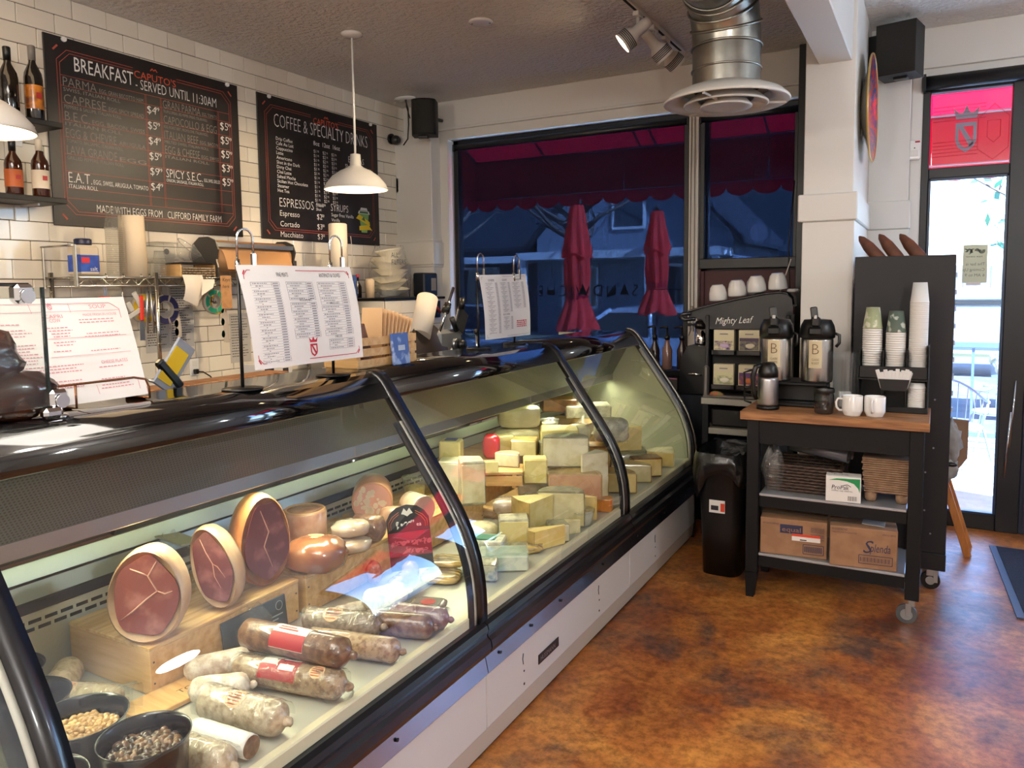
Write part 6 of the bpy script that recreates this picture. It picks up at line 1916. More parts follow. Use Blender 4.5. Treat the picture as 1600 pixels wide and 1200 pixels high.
# white paper towel roll standing on a cabinet
t = thing('tall_cabinet', 'narrow steel cabinet on the back counter behind the meats menu', 'cabinet', (-3.98, 4.42, 1.001))
m = MB(); m.box(-.14, -.12, 0, .14, .13, .70, 0, .006); m.build('body', M_steel, t)
m = MB(); m.box(.1405, -.10, .04, .147, .11, .66, 0, .003); d = m.build('door', M_steel, t)
m = MB(); m.box(.147, .07, .3, .16, .085, .42, 0, .003); m.build('handle', M_chrome, d)
t = thing('paper_towel_roll', 'white paper towel roll standing upright before the coffee menu board', 'paper towel', (-3.92, 4.44, 1.702))
m = MB(); m.lathe([(.068, 0), (.068, .375), (.060, .382), (.02, .382), (.02, .36)], 30); m.build('roll', mat('towel_white', '#eadfcd', .85, bump=.1, bscale=60), t)
m = MB(); m.grid(lambda u, v: Vector((.03+.04*(1-v)+.01*math.sin(3*u), .055+.055*v, .03+.26*u)), 6, 4); m.build('loose_sheet', MATS['towel_white'], t)
# under the shelf: hanging utensils, tapes, papers
def hang(label, y, parts, name='utensil'):
    t = thing(name, label, 'kitchen tool', (-3.905, y, zs-.05))
    m = MB(); m.tube([(.03, 0, .045), (.034, 0, .06), (.025, 0, .07), (.012, 0, .05), (.012, 0, -.02)], .003, 6); m.build('hook', M_wire, t)
    for nm, fn, mt in parts:
        m = MB(); fn(m); m.build(nm, mt, t)
    return t
M_hred = mat('handle_red', '#d0321e', .4)
hang('bright red handled scoop hanging at the near end of the wire shelf', 2.56, [('shaft', lambda m: m.box(.008, -.008, -.12, .014, .008, 0), M_steel), ('red_handle', lambda m: m.box(0, -.04, -.19, .025, .03, -.05, 0, .008), M_hred)])
hang('pale grey scraper with a square hole hanging from the wire shelf', 2.66, [('shaft', lambda m: m.cyl((.01, 0, 0), (.01, 0, -.10), .004), M_wire), ('blade', lambda m: [m.box(.004, -.09, -.175, .014, .05, -.15, 0, .003, M=Matrix.Rotation(.5, 4, 'X')), m.box(.004, -.03, -.145, .014, -.002, -.09, 0, .003, M=Matrix.Rotation(.5, 4, 'X')), m.box(.004, .03, -.15, .014, .06, -.06, 0, .003, M=Matrix.Rotation(.5, 4, 'X'))], mat('tool_grey', '#b9b6b0', .5))])
hang('orange red handled knife hanging next to the shelf post', 2.77, [('red_handle', lambda m: m.box(0, -.012, -.19, .02, .012, -.05, 0, .005), M_hred), ('blade', lambda m: m.box(.006, -.014, -.3, .010, .014, -.19), M_steel)])
hang('steel tongs hanging right beside the shelf post', 2.82, [('tong_arm', lambda m: m.cyl((.01, -.012, 0), (.014, -.02, -.26), .006), M_steel), ('tong_arm', lambda m: m.cyl((.01, .012, 0), (.014, .02, -.26), .006), M_steel)])
def tape(label, y, z, r, c1, x=-3.98, tail=.2, name='label_tape', w=.03):
    t = thing(name, label, 'tape roll', (x, y, z))
    m = MB(); B = Matrix.Rotation(math.radians(90), 4, 'Y')
    m.lathe([(r*.55, -w/2), (r, -w/2), (r, w/2), (r*.55, w/2)], 28, 0, B, cap0=False, cap1=False); m.build('roll', mat('tape_backing', '#b7ada0', .5), t)
    m = MB()
    for k in range(5):
        a0 = 2*PI*k/5+.05; a1 = a0+2*PI/5*.86
        m.grid(lambda u, v: Vector((w/2+.001, (r*.60+r*.38*v)*math.cos(a0+(a1-a0)*u), (r*.60+r*.38*v)*math.sin(a0+(a1-a0)*u))), 3, 1)
    m.build('printed_labels', c1, t)
    m = MB(); m.grid(lambda u, v: Vector((w/2*0+.012, r*.98+.02*math.sin(2*v)-w*.5+w*u-.02, -tail*v)), 2, 6); m.build('tape_tail', MATS['tape_backing'], t)
    m = MB()
    for k in range(3): m.lathe([(.001, 0), (w*.46, 0)], 14, 0, T(.014, r*.98-.02, -tail*(.2+.3*k)) @ Matrix.Diagonal((1, 1, 1.7, 1)) @ B, cap0=False); 
    m.build('tail_labels', c1, t)
    m = MB(); m.cyl((-.02, 0, 0), (.02, 0, 0), .006, n=8); m.tube([(-.018, 0, 0), (-.018, 0, zs-.046-z)], .003, 5); m.build('spindle', M_wire, t)
    return t
M_tnavy = mat('tape_navy', '#23234e', .5); M_tyel = mat('tape_yellow', '#d8b41c', .5); M_tgreen = mat('tape_green', '#1f9a78', .5); M_tred = mat('tape_red', '#c03a30', .5)
tape('roll of yellow labels hanging behind the shelf post', 2.905, 1.50, .085, M_tyel, -4.06, .10)
tape('roll of navy blue labels with a long tail hanging under the shelf', 2.985, 1.49, .088, M_tnavy, -3.985, .17)
tape('roll of green labels hanging behind the meats menu rod', 3.335, 1.53, .075, M_tgreen, -3.98, .26)
tape('roll of yellow labels hanging behind the meats menu rod', 3.41, 1.52, .075, M_tyel, -4.05, .26)
tape('colourful tape roll hanging past the end of the wire shelf', 4.20, 1.50, .07, M_tred, -4.0, .08)
for o_ in ():
    pass
def wallpaper(label, y0, y1, z0, z1, n, x=-4.2205, cat='paper notice', mt=None, seed=0):
    t = thing('paper_notice', label, cat, (x, (y0+y1)/2, z0)); W = tuple(-v for v in t.location)
    s = Sheet((x, y0, z0), (x, y1, z0), (x, y1, z1), (x, y0, z1))
    s.base(.0008, 2, 2).build('sheet', mt or mat('notice_paper', '#b9b6b2', .7), t, W)
    m = MB()
    for k in range(n):
        v = .93-.86*k/n
        if k % 5 == 3: s.rect(m, .05, v, .85, v+.012, 0)
        else: s.scribble(m, .08, .55+.4*((k*37 % 10)/10), v, .005, seed+k)
    m.build('print', M_ink, t, W)
    return t
wallpaper('grey printed sheet taped to the tiles under the wire shelf', 3.02, 3.19, 1.22, 1.62, 22, seed=1)
wallpaper('second grey printed sheet beside the first on the tiles', 3.195, 3.37, 1.24, 1.64, 22, seed=30)
wallpaper('white printed sheet low on the tiles behind the label tapes', 3.66, 3.84, 1.10, 1.44, 16, seed=60)
t = thing('hanging_paper', 'limp white paper sheet drooping over the wire shelf edge', 'paper', (-3.872, 3.10, zs+.012))
m = MB(); m.grid(lambda u, v: Vector((.004+.03*math.sin(PI*v)*.8+.012*math.sin(5*u), -.075+.15*u+.02*v*math.sin(4*u), -.19*v*(1-.25*abs(u-.45)*2)+.006)), 10, 8); m.build('sheet', mat('tissue_white', '#e6dccd', .8), t)
m = MB(); m.grid(lambda u, v: Vector((.012+.02*v, .06+.09*u-.03*v, -.02-.10*v*(1-.5*u))), 6, 6); m.build('folded_corner', MATS['tissue_white'], t)
t = thing('kraft_tag', 'narrow kraft tag with handwriting hanging from the wire shelf edge', 'tag', (-3.862, 3.335, zs-.17))
m = MB(); m.box(0, -.042, -.02, .002, .042, .185, 0, .0008); m.build('card', M_kraft, t)
m = MB(); m.text('Keys', .03, frame((.0025, -.03, .15), (0, 1, 0), (0, 0, 1)), shear=.3); m.text('here', .028, frame((.0025, -.03, .11), (0, 1, 0), (0, 0, 1)), shear=.3); m.build('handwriting', M_ink, t)
t = thing('wall_outlet', 'white wall outlet with a black plug on the tiles below the notices', 'outlet', (XL+.011, 3.36, 1.045))
m = MB(); m.box(0, -.036, 0, .007, .036, .115, 0, .003); m.build('plate', M_ceramic, t)
m = MB(); m.box(.007, -.017, .066, .009, .017, .1, 0, .001); m.build('upper_socket', M_trim, t)
m = MB(); m.box(.007, -.016, .014, .032, .016, .046, 0, .005); m.tube([(.03, 0, .03), (.06, .02, .028), (.08, .06, -.005), (.08, .085, -.038)], .0045, 6); m.build('plug', M_black, t)
t = thing('white_carton', 'white carton with black print on the back counter behind the meats menu', 'carton', (-3.95, 3.72, 1.001))
m = MB(); m.box(-.10, -.14, 0, .10, .14, .11, 0, .004); m.build('box', M_paper, t)
m = MB(); m.box(.1005, -.11, .02, .102, -.03, .085); m.box(.1005, .05, .03, .102, .10, .07); m.build('black_print', M_ink, t)
t = thing('scraper', 'grey scraper with a yellow label and black handle behind the sandwich menu', 'kitchen tool', (-2.12, 1.48, 1.206))
M = Matrix.Rotation(math.radians(-38), 4, 'X')
m = MB(); m.box(-.005, -.03, .12, .005, .045, .29, 0, .003, M=M); m.build('blade', mat('scraper_grey', '#8a8f9c', .4), t)
m = MB(); m.box(.0055, -.025, .14, .007, .03, .26, M=M); m.build('yellow_label', M_tyel, t)
m = MB(); M3 = T(0, .14, .10) @ Matrix.Rotation(math.radians(40), 4, 'X'); m.box(-.012, -.014, -.02, .012, .014, .10, 0, .006, M=M3); m.build('handle', M_black, t)
m = MB(); m.tube([(0, .04, .12), (0, .14, .085), (0, .16, .06), (0, .05, .03), (0, .0, 0)], .005, 6); m.build('wire_leg', M_steel, t)
# bottle shelves at the left edge
M_shelf = mat('shelf_black', '#1a1918', .5)
def bshelf(label, z, y1):
    t = thing('wall_shelf', label, 'shelf', (-4.1, y1-.5, z))
    m = MB(); m.box(-.123, -1.2, -.028, .12, .5, 0, 0, .003); m.build('board', M_shelf, t)
    m = MB(); m.box(-.120, .36, -.11, -.112, .42, -.028, 0, .002); m.box(-.112, .385, -.04, .05, .395, -.028); m.build('bracket', M_ceramic, t)
    return t
bshelf('lower black wall shelf of bottles at the left edge', 2.085, 2.44)
bshelf('upper black wall shelf of bottles, mostly behind the hanging lamp', 2.47, 2.44)
def bottle(label, P, glass, cap, r=.037, h=.30, lab=None, name='bottle', grp='bottles on the wall shelves'):
    t = thing(name, label, 'bottle', P, 0, grp)
    m = MB(); m.lathe([(r*.95, 0), (r, .006), (r, h*.56), (r*.92, h*.63), (r*.42, h*.76), (r*.36, h*.80), (r*.36, h*.97)], 22); m.build('glass', glass, t)
    m = MB(); m.lathe([(r*.40, h*.80), (r*.42, h*.99), (r*.36, h), (.001, h)], 18); m.build('capsule', cap, t)
    if lab:
        m = MB(); m.lathe([(r*1.012, h*.14), (r*1.012, h*.46)], 22, cap0=False, cap1=False); m.build('label', lab, t)
        m = MB(); m.box(r*1.015, -r*.3, h*.28, r*1.03, r*.3, h*.36); m.build('label_mark', M_lblred, t)
    return t
M_bdark = mat('bottle_dark_glass', '#120d0a', .06, coat=.5); M_bbrown = mat('bottle_brown_glass', '#3a1a0c', .06, coat=.5)
M_capg = mat('capsule_grey', '#6f6c68', .4); M_lab2 = mat('label_cream', '#d6cbb8', .6); M_lab3 = mat('label_orange', '#b0561c', .5)
bottle('tall dark wine bottle with a grey capsule on the upper shelf, nearest the board', (-4.04, 2.335, 2.471), M_bdark, M_capg, .043, .37, mat('label_amber_dark', '#5a2c12', .3, col2='#c87a1c', nscale=14, coat=.5))
bottle('dark wine bottle on the upper shelf cut off by the picture edge', (-4.06, 2.225, 2.471), M_bdark, M_black, .043, .34)
bottle('brown bottle with a cream label on the lower shelf, nearest the board', (-4.03, 2.335, 2.086), M_bbrown, M_lab2, .040, .29, M_lab2)
bottle('brown bottle with an orange label on the lower shelf at the picture edge', (-4.05, 2.215, 2.086), M_bbrown, M_black, .040, .27, M_lab3)
bottle('brown bottle standing behind the cream labelled one', (-4.13, 2.40, 2.086), M_bbrown, M_black, .035, .25, M_lab2)

# ================================================================ slicer behind the case
t = thing('work_table', 'steel work table behind the far half of the case', 'table', (-2.68, 4.1, 0))
m = MB(); m.box(-.28, -.75, .88, .25, .75, .92, 0, .004); m.build('top', M_steel, t)
for x in (-.25, .22):
    for y in (-.7, .7):
        m = MB(); m.cyl((x, y, 0), (x, y, .88), .02, n=10); m.build('leg', M_steel, t)
t = thing('meat_slicer', 'steel meat slicer with a dark round blade guard behind the case', 'meat slicer', (-2.62, 3.80, .921)); W = tuple(-v for v in t.location)
m = MB(); m.box(-2.80, 3.58, .93, -2.45, 4.15, 1.13, 0, .03); m.build('base', M_alu, t, W)
for x in (-2.77, -2.48):
    m = MB(); m.cyl((x, 3.62, .921), (x, 3.62, .935), .02, n=10); m.cyl((x, 4.1, .921), (x, 4.1, .935), .02, n=10); m.build('rubber_foot', M_black, t, W)
m = MB(); m.lathe([(.17, -.012), (.175, 0), (.16, .012), (.001, .02)], 34, 0, T(-2.53, 3.62, 1.24) @ Matrix.Rotation(math.radians(75), 4, 'Y')); m.build('blade_guard', mat('guard_brown_grey', '#3d332c', .35, .5), t, W)
m = MB(); m.cyl((-2.56, 3.56, 1.33), (-2.60, 3.70, 1.54), .062, n=24); m.build('food_roll', mat('roll_cream', '#d9cfc0', .6), t, W)
m = MB(); m.cyl((-2.54, 3.71, 1.31), (-2.54, 3.885, 1.60), .009, n=10); m.cyl((-2.54, 3.80, 1.462), (-2.54, 3.825, 1.505), .020, n=12, m=0); m.build('guide_rod', M_chrome, t, W)
m = MB(); m.cyl((-2.54, 3.79, 1.455), (-2.54, 3.815, 1.49), .024, n=12); m.cyl((-2.50, 3.905, 1.47), (-2.50, 3.925, 1.535), .018, n=12); m.cyl((-2.52, 3.83, 1.42), (-2.52, 3.88, 1.34), .016, n=12); m.build('grip', M_black, t, W)
m = MB(); m.box(-.012, -.055, -.07, .004, .055, .07, 0, .004, M=T(-2.52, 3.93, 1.40) @ Matrix.Rotation(math.radians(-32), 4, 'X')); m.build('pusher_plate', M_steel, t, W)
m = MB(); m.box(.0045, -.05, -.065, .010, .05, .065, 0, .002, M=T(-2.52, 3.93, 1.40) @ Matrix.Rotation(math.radians(-32), 4, 'X')); m.build('pusher_face', M_blackmat, t, W)
m = MB(); m.box(-2.60, 3.70, 1.13, -2.52, 3.95, 1.35, 0, .02); m.box(-2.66, 3.80, 1.13, -2.5, 4.02, 1.24, 0, .02); m.build('carriage', M_alu, t, W)
m = MB(); m.cyl((-2.48, 3.80, 1.265), (-2.46, 3.80, 1.265), .038, n=16); m.build('dial', M_steel, t, W)
m = MB(); m.lathe([(.028, 0), (.034, .008), (.030, .03), (.001, .034)], 10, 0, T(-2.46, 3.825, 1.262) @ Matrix.Rotation(math.radians(90), 4, 'Y')); m.build('knob', M_black, t, W)
m = MB(); m.cyl((-2.47, 4.03, 1.13), (-2.47, 4.03, 1.31), .008, n=8); m.build('latch_rod', M_chrome, t, W)
m = MB(); m.blob((-2.47, 4.03, 1.325), (.018, .018, .02), 0, 1, 12, 8); m.build('latch_knob', M_black, t, W)

# ================================================================ lamps
M_shade = mat('shade_white', '#c9c6c2', .4, coat=.3); M_shadein = mat('shade_inside', '#f2ead8', .5)
def pendant(label, x, y, zr, r=.202):
    t = thing('pendant_lamp', label, 'pendant lamp', (x, y, ZC), 0, 'white barn pendant lamps'); h = ZC-zr
    m = MB(); m.lathe([(.068, 0), (.068, -.012), (.05, -.022), (.012, -.028)][::-1], 24); m.build('ceiling_rose', M_ceramic, t)
    m = MB(); m.cyl((0, 0, -.02), (0, 0, -h+.22), .007, n=10); m.build('rod', M_ceramic, t)
    prof = [(.012, -h+.225), (.032, -h+.22), (.036, -h+.15), (.055, -h+.135), (.10, -h+.115), (.15, -h+.08), (r*.93, -h+.035), (r, -h)]
    m = MB(); m.lathe(prof[::-1], 40, cap0=False); m.build('shade', M_shade, t)
    m = MB(); m.lathe([(q-.004, z-.003) for q, z in prof[2:]], 40, cap0=False, cap1=False); m.build('shade_lining', M_shadein, t)
    m = MB(); m.blob((0, 0, -h+.085), (.035, .035, .045), 0, 1, 16, 10); m.build('bulb', mat('bulb_warm', '#fff0d0', .4, emit='#ffd9a0', estr=8), t)
    lamp('pendant_light', 'POINT', (x, y, zr+.03), 14, (1.0, .72, .42), .04)
    return t
pendant('white barn pendant lamp hanging before the coffee board', -3.27, 3.89, 2.232)
pendant('white barn pendant lamp cut off at the left edge before the bottles', -3.293, 1.677, 2.232)
# ceiling disc
t = thing('ceiling_cover', 'flat white round cover plate on the ceiling', 'cover plate', (-2.46, 4.12, ZC))
m = MB(); m.lathe([(.075, 0), (.075, -.008), (.06, -.012), (.001, -.012)][::-1], 28); m.build('plate', M_ceramic, t)
m = MB()
for s_ in (-1, 1): m.cyl((.05*s_, .02*s_, -.014), (.05*s_, .02*s_, -.009), .006, n=8)
m.build('screws', M_rubber, t, kind='stuff')
# ceiling mount, speaker and camera in the corner
t = thing('ceiling_mount', 'oval white plate with dangling black cables above the corner speaker', 'mount', (-3.98, 5.40, ZC))
m = MB(); m.lathe([(.10, 0), (.10, -.012), (.001, -.014)][::-1], 28, sx=1, sy=.7); m.build('plate', M_ceramic, t)
m = MB(); m.tube([(0, 0, -.012), (-.01, .05, -.08), (-.03, .08, -.2), (-.05, .09, -.32), (-.09, .08, -.37)], .006, 6); m.tube([(.01, 0, -.012), (-.02, .04, -.06), (-.02, .09, -.15)], .005, 6); m.build('cable', M_black, t)
def speaker(label, P, rotz, w, h, d, curved, arm):
    t = thing('speaker', label, 'speaker', P, rotz)
    m = MB()
    pts = [(-w/2, d/2), (-w/2, -d*.15)]+[(w/2*math.sin(a), -d*.15-d*.35*math.cos(a)) for a in [(-PI/2+PI*k/12) for k in range(1, 12)]]+[(w/2, -d*.15), (w/2, d/2)] if curved else [(-w/2, d/2), (-w*.5, -d/2), (w*.5, -d/2), (w/2, d/2)]
    m.prism(pts[::-1], -h/2, h/2, 0, None, True if curved else False); m.build('cabinet', mat('speaker_black', '#14130f', .6, bump=.3, bscale=300), t)
    m = MB(); q = [(x*.97, y*1.0-.003) for x, y in pts]; m.prism(q[::-1], -h*.46, h*.46); m.build('grille', mat('grille_black', '#1c1a15', .7, bump=.5, bscale=400), t)
    m = MB(); arm(m); m.build('bracket', M_black, t)
    return t
speaker('black curved wall speaker in the corner above the window', (-3.72, 5.30, 2.985), 25, .20, .285, .18, True, lambda m: [m.cyl((0, .06, .03), (.10, .42, .06), .014), m.box(-.05, -.03, -.165, .03, .02, -.143, 0, .004)])
t = thing('security_camera', 'small black dome camera on the tiled wall near the corner', 'camera', (XL+.011, 5.50, 2.90))
m = MB(); m.cyl((0, 0, 0), (.02, 0, 0), .045, n=20); m.build('mount', M_black, t)
m = MB(); m.blob((.05, .01, -.012), (.045, .045, .042), 0, 1, 18, 12); m.build('dome', mat('camera_grey', '#2e2d2b', .3), t)
m = MB(); m.cyl((.085, -.0, -.018), (.097, -.002, -.02), .02, n=16); m.build('lens', M_blackgloss, t)
t = thing('wall_switch', 'small white switch box at the edge of the tiles under the camera', 'switch', (XL+.011, 5.60, 2.44))
m = MB(); m.box(0, -.04, 0, .03, .04, .13, 0, .004); m.build('box', M_ceramic, t)
m = MB(); m.box(.03, -.012, .045, .036, .012, .085, 0, .002); m.build('rocker', M_trim, t)

# ================================================================ coffee corner: tea counter, cart, rack
M_cs = mat('cart_shelf_steel', '#b4b8be', .35, .6)
# --- steel tea counter by the window
t = thing('tea_counter', 'steel edged counter under the window carrying the tea display', 'counter', (-1.0, 5.1, 0)); W = tuple(-v for v in t.location)
m = MB(); m.box(-1.285, 4.80, .845, -.70, 5.52, .888, 0, .004); m.build('top', mat('counter_edge_grey', '#9a9890', .4, .5), t, W)
m = MB(); m.box(-1.28, 4.82, .655, -.71, 5.50, .695, 0, .004); m.build('lower_shelf', MATS['counter_edge_grey'], t, W)
for x in (-1.26, -.74):
    for y in (4.83, 5.47):
        m = MB(); m.box(x-.02, y-.02, 0, x+.02, y+.02, .845, 0, .003); m.build('leg', M_cart, t, W)
m = MB(); m.box(-1.22, 4.86, .02, -.76, 5.45, .62, 0, .006); m.build('cabinet', mat('navy_cabinet', '#161d30', .5), t, W)
o = thing('dark_box', 'flat dark machine box with a tiny white sticker on the counter shelf', 'box', (-1.0, 5.05, .696))
m = MB(); m.box(-.24, -.18, 0, .24, .25, .12, 0, .012); m.build('body', M_black, o)
m = MB(); m.box(.17, -.182, .03, .21, -.1795, .06); m.build('sticker', M_paper, o)
# --- tea display
t = thing('tea_display', 'black curved top tea display with two rows of boxed tea packets', 'tea display', (-1.05, 4.98, .889), 4)
m = MB(); m.box(-.20, -.06, .03, .26, .14, .50, 0, .006); m.build('back_panel', M_blackmat, t)
arc = [(-.245+.01*k, 0) for k in range(0)]
topc = [(-.335, .535), (-.25, .56), (-.12, .592), (.0, .618), (.12, .642), (.21, .652), (.255, .646), (.285, .615), (.29, .57)]
low = [(.29, .435), (-.21, .43), (-.25, .49), (-.335, .505)]
m = MB(); m.prism(topc+low, -.13, -.118, 0, Matrix(((1, 0, 0, 0), (0, 0, 1, 0), (0, 1, 0, 0), (0, 0, 0, 1)))); m.build('header', mat('tea_black', '#0c0f16', .25, coat=.4), t)
m = MB()
k = len(topc)
vs_ = [(x, y, z) for x, z in topc for y in (-.15, .16)]+[(x, y, z+.014) for x, z in topc for y in (-.15, .16)]
m.add(vs_, [(2*i, 2*i+1, 2*i+3, 2*i+2) for i in range(k-1)]+[(2*k+2*i, 2*k+2*i+2, 2*k+2*i+3, 2*k+2*i+1) for i in range(k-1)]+[(2*i, 2*i+2, 2*k+2*i+2, 2*k+2*i) for i in range(k-1)]+[(2*i+1, 2*k+2*i+1, 2*k+2*i+3, 2*i+3) for i in range(k-1)], 0, None, True)
m.build('curved_roof', MATS['tea_black'], t)
m = MB(); m.tube([(-.32, -.14, .53), (-.37, -.14, .525), (-.385, -.14, .505), (-.36, -.14, .49), (-.29, -.14, .495)], .013, 8); m.build('roof_tip', MATS['tea_black'], t)
m = MB(); m.text('Mighty Leaf', .058, frame((-.17, -.1315, .462), (1, .0, .05), (0, 0, 1)), shear=.35, sx=.82); m.build('header_lettering', M_chalk, t)
for x in (-.215, .265):
    m = MB(); m.box(x-.012, -.14, 0, x+.012, .15, .52, 0, .004); m.build('side_post', MATS['tea_black'], t)
m = MB(); m.box(-.235, -.165, .0, -.20, -.12, .20, 0, .01); m.box(-.235, -.165, 0, .27, .15, .018, 0, .004); m.build('base', mat('tea_base_steel', '#6d6c6a', .35, .7), t)
COLS = [('#5c3a72', '#d9cfa8'), ('#8c8a72', '#5a4a60'), ('#a04a52', '#8a4a90'), ('#9aa07a', '#d8d4a8'), ('#b0643c', '#63407a'), ('#8a9a5c', '#74605a')]
for r in (0, 1):
    for c in range(3):
        x = -.185+c*.153-.012*(1-r)*0; z = .272 if r == 0 else .055
        q = MB(); q.box(x, -.13, z, x+.140, -.06, z+.022, 0, .003); q.box(x, -.16, z, x+.140, -.155, z+.03, 0, .002)
        tr_ = q.build('pocket', M_blackgloss, t)
        o = MB(); o.box(x+.008, -.125, z+.022, x+.132, -.065, z+.155, 0, .002)
        pb_ = o.build('tea_box', mat('tea_box_cream', '#d9cfae', .5), t); pb_['label'] = 'tea box with a '+('purple', 'grey', 'red', 'green', 'orange', 'olive')[r*3+c]+' picture panel'
        a, b2 = COLS[r*3+c]
        o = MB(); o.box(x+.012, -.1262, z+.03, x+.128, -.125, z+.085, 0); o.box(x+.012, -.1262, z+.085, x+.128, -.125, z+.105, 1)
        o.blob((x+.075, -.126, z+.055), (.03, .002, .016), .3, 3, 12, 6, 2, seed=c+r)
        o.box(x+.045, -.1262, z+.125, x+.095, -.125, z+.132, 3)
        o.build('box_print', [mat('tea_a%d%d' % (r, c), a, .6, col2=b2, nscale=40), mat('tea_b%d%d' % (r, c), b2 if r == 0 else '#63407a' if c == 1 else b2, .6), mat('tea_c%d%d' % (r, c), ('#c9b0d0', '#e0d8c0', '#c03040', '#e8e4d0', '#c86a2a', '#b8b080')[r*3+c], .5), M_inkgrey], pb_)
t2_ = thing('tea_packets', 'loose green and orange tea packets lying at the foot of the tea display', 'tea packets', (-1.19, 4.815, .889))
m = MB(); m.blob((0, 0, .02), (.045, .012, .022), .2, 3, 14, 8, 0, seed=2, flat=0); m.build('packet', mat('packet_print', '#b0503a', .5, col2='#4a7a3a', nscale=22), t2_)
# bowls on the display roof (rest on the curved roof)
def up_mug(label, x, z, y=4.98, r=.058, h=.098):
    t = thing('upturned_cup', label, 'cup', (x, y, z), 0, 'upturned white cups on the tea display')
    m = MB(); m.lathe([(r, 0), (r*1.0, h*.1), (r*.96, h*.45), (r*.80, h*.82), (r*.60, h*.97), (r*.58, h), (.001, h*.985)], 26); m.build('body', M_ceramic, t)
    m = MB(); m.tube([(r*.9, .0, h*.2), (r*1.35, 0, h*.25), (r*1.4, 0, h*.55), (r*.88, 0, h*.68)], .006, 6); m.build('handle', M_ceramic, t)
    t.rotation_euler = (0, -.13, 1.2)
    return t
for k, (lb, x) in enumerate((('leftmost of the four upturned white cups on the tea display', -1.225), ('second from the left of the upturned cups on the tea display', -1.105), ('third from the left of the upturned cups on the tea display', -.985), ('rightmost upturned white cup on the tea display, beside a thin straw', -.858))):
    up_mug(lb, x, .889+.014+[.598, .626, .650, .666][k])
up_mug('upturned white cup in the second row behind the others on the display', -1.02, .889+.648, 5.10)
t = thing('glass_straw', 'thin glass straw leaning up behind the upturned cups', 'straw', (-.86, 5.06, 1.552))
m = MB(); m.cyl((0, 0, 0), (.06, .02, .20), .004, n=8); m.build('tube', M_paper, t)
t = thing('white_saucer', 'small white lid on the right end of the tea display roof', 'lid', (-.772, 5.0, 1.548))
m = MB(); m.lathe([(.035, 0), (.038, .012), (.03, .02), (.001, .02)], 20); m.build('body', M_ceramic, t)
# grinder, jug and syrup pumps between the case and the display
t = thing('coffee_grinder', 'black angular coffee grinder between the case end and the tea display', 'grinder', (-1.415, 5.22, .0))
m = MB(); m.box(-.10, -.12, 0, .10, .14, .86, 0, .006); m.build('pedestal', mat('navy_pedestal', '#121722', .5), t)
m = MB(); m.prism([(-.10, .865), (.115, .865), (.115, 1.09), (.09, 1.19), (-.04, 1.19), (-.09, 1.10)], -.13, .13, 0, Matrix(((1, 0, 0, 0), (0, 0, 1, 0), (0, 1, 0, 0), (0, 0, 0, 1)))); m.build('body', M_black, t)
m = MB(); m.cyl((-.03, -.135, 1.0), (.06, -.14, 1.0), .008, n=8); m.cyl((.08, -.135, .9), (.08, -.135, 1.04), .006, n=8); m.build('chrome_lever', M_chrome, t)
t = thing('steel_jug', 'polished steel jug with a black lid standing on the grinder', 'jug', (-1.395, 5.22, 1.191))
m = MB(); m.lathe([(.045, 0), (.048, .01), (.046, .115)], 22); m.build('body', M_chrome, t)
m = MB(); m.lathe([(.048, .116), (.052, .13), (.040, .16), (.001, .168)], 22); m.box(-.10, -.015, .125, -.03, .015, .145, 0, .006); m.build('lid', M_black, t)
m = MB(); m.cyl((-.085, -.02, .06), (-.045, .0, .20), .004, n=8); m.build('stirrer', M_alu, t)
t = thing('syrup_ledge', 'dark narrow ledge under the window behind the case end', 'ledge', (-2.05, 5.50, 0))
m = MB(); m.box(-.60, -.16, .95, .55, .13, .99, 0, .004); m.build('top', M_cart, t)
for x in (-.5, .45):
    m = MB(); m.box(x-.02, -.1, 0, x+.02, .1, .95, 0, .003); m.build('leg', M_cart, t)
for k, (lb, x, y) in enumerate((('syrup bottle with a black pump nearest the mullion', -1.60, 5.45), ('middle syrup bottle with a black pump behind the case end', -1.70, 5.42), ('syrup bottle with a black pump mostly hidden by the case corner', -1.80, 5.44))):
    t = thing('syrup_bottle', lb, 'syrup bottle', (x, y, .991), 0, 'syrup bottles by the window')
    m = MB(); m.lathe([(.035, 0), (.036, .005), (.036, .14), (.016, .19), (.016, .21)], 18); m.build('bottle', mat('syrup_%d' % k, ('#33241f', '#8a6a60', '#241a16')[k], .15, coat=.4), t)
    m = MB(); m.lathe([(.018, .211), (.019, .24), (.012, .245), (.008, .25), (.008, .30)], 14); m.tube([(.0, 0, .295), (0, 0, .305), (-.03, 0, .305), (-.055, 0, .298)], .008, 6); m.build('pump', M_black, t)

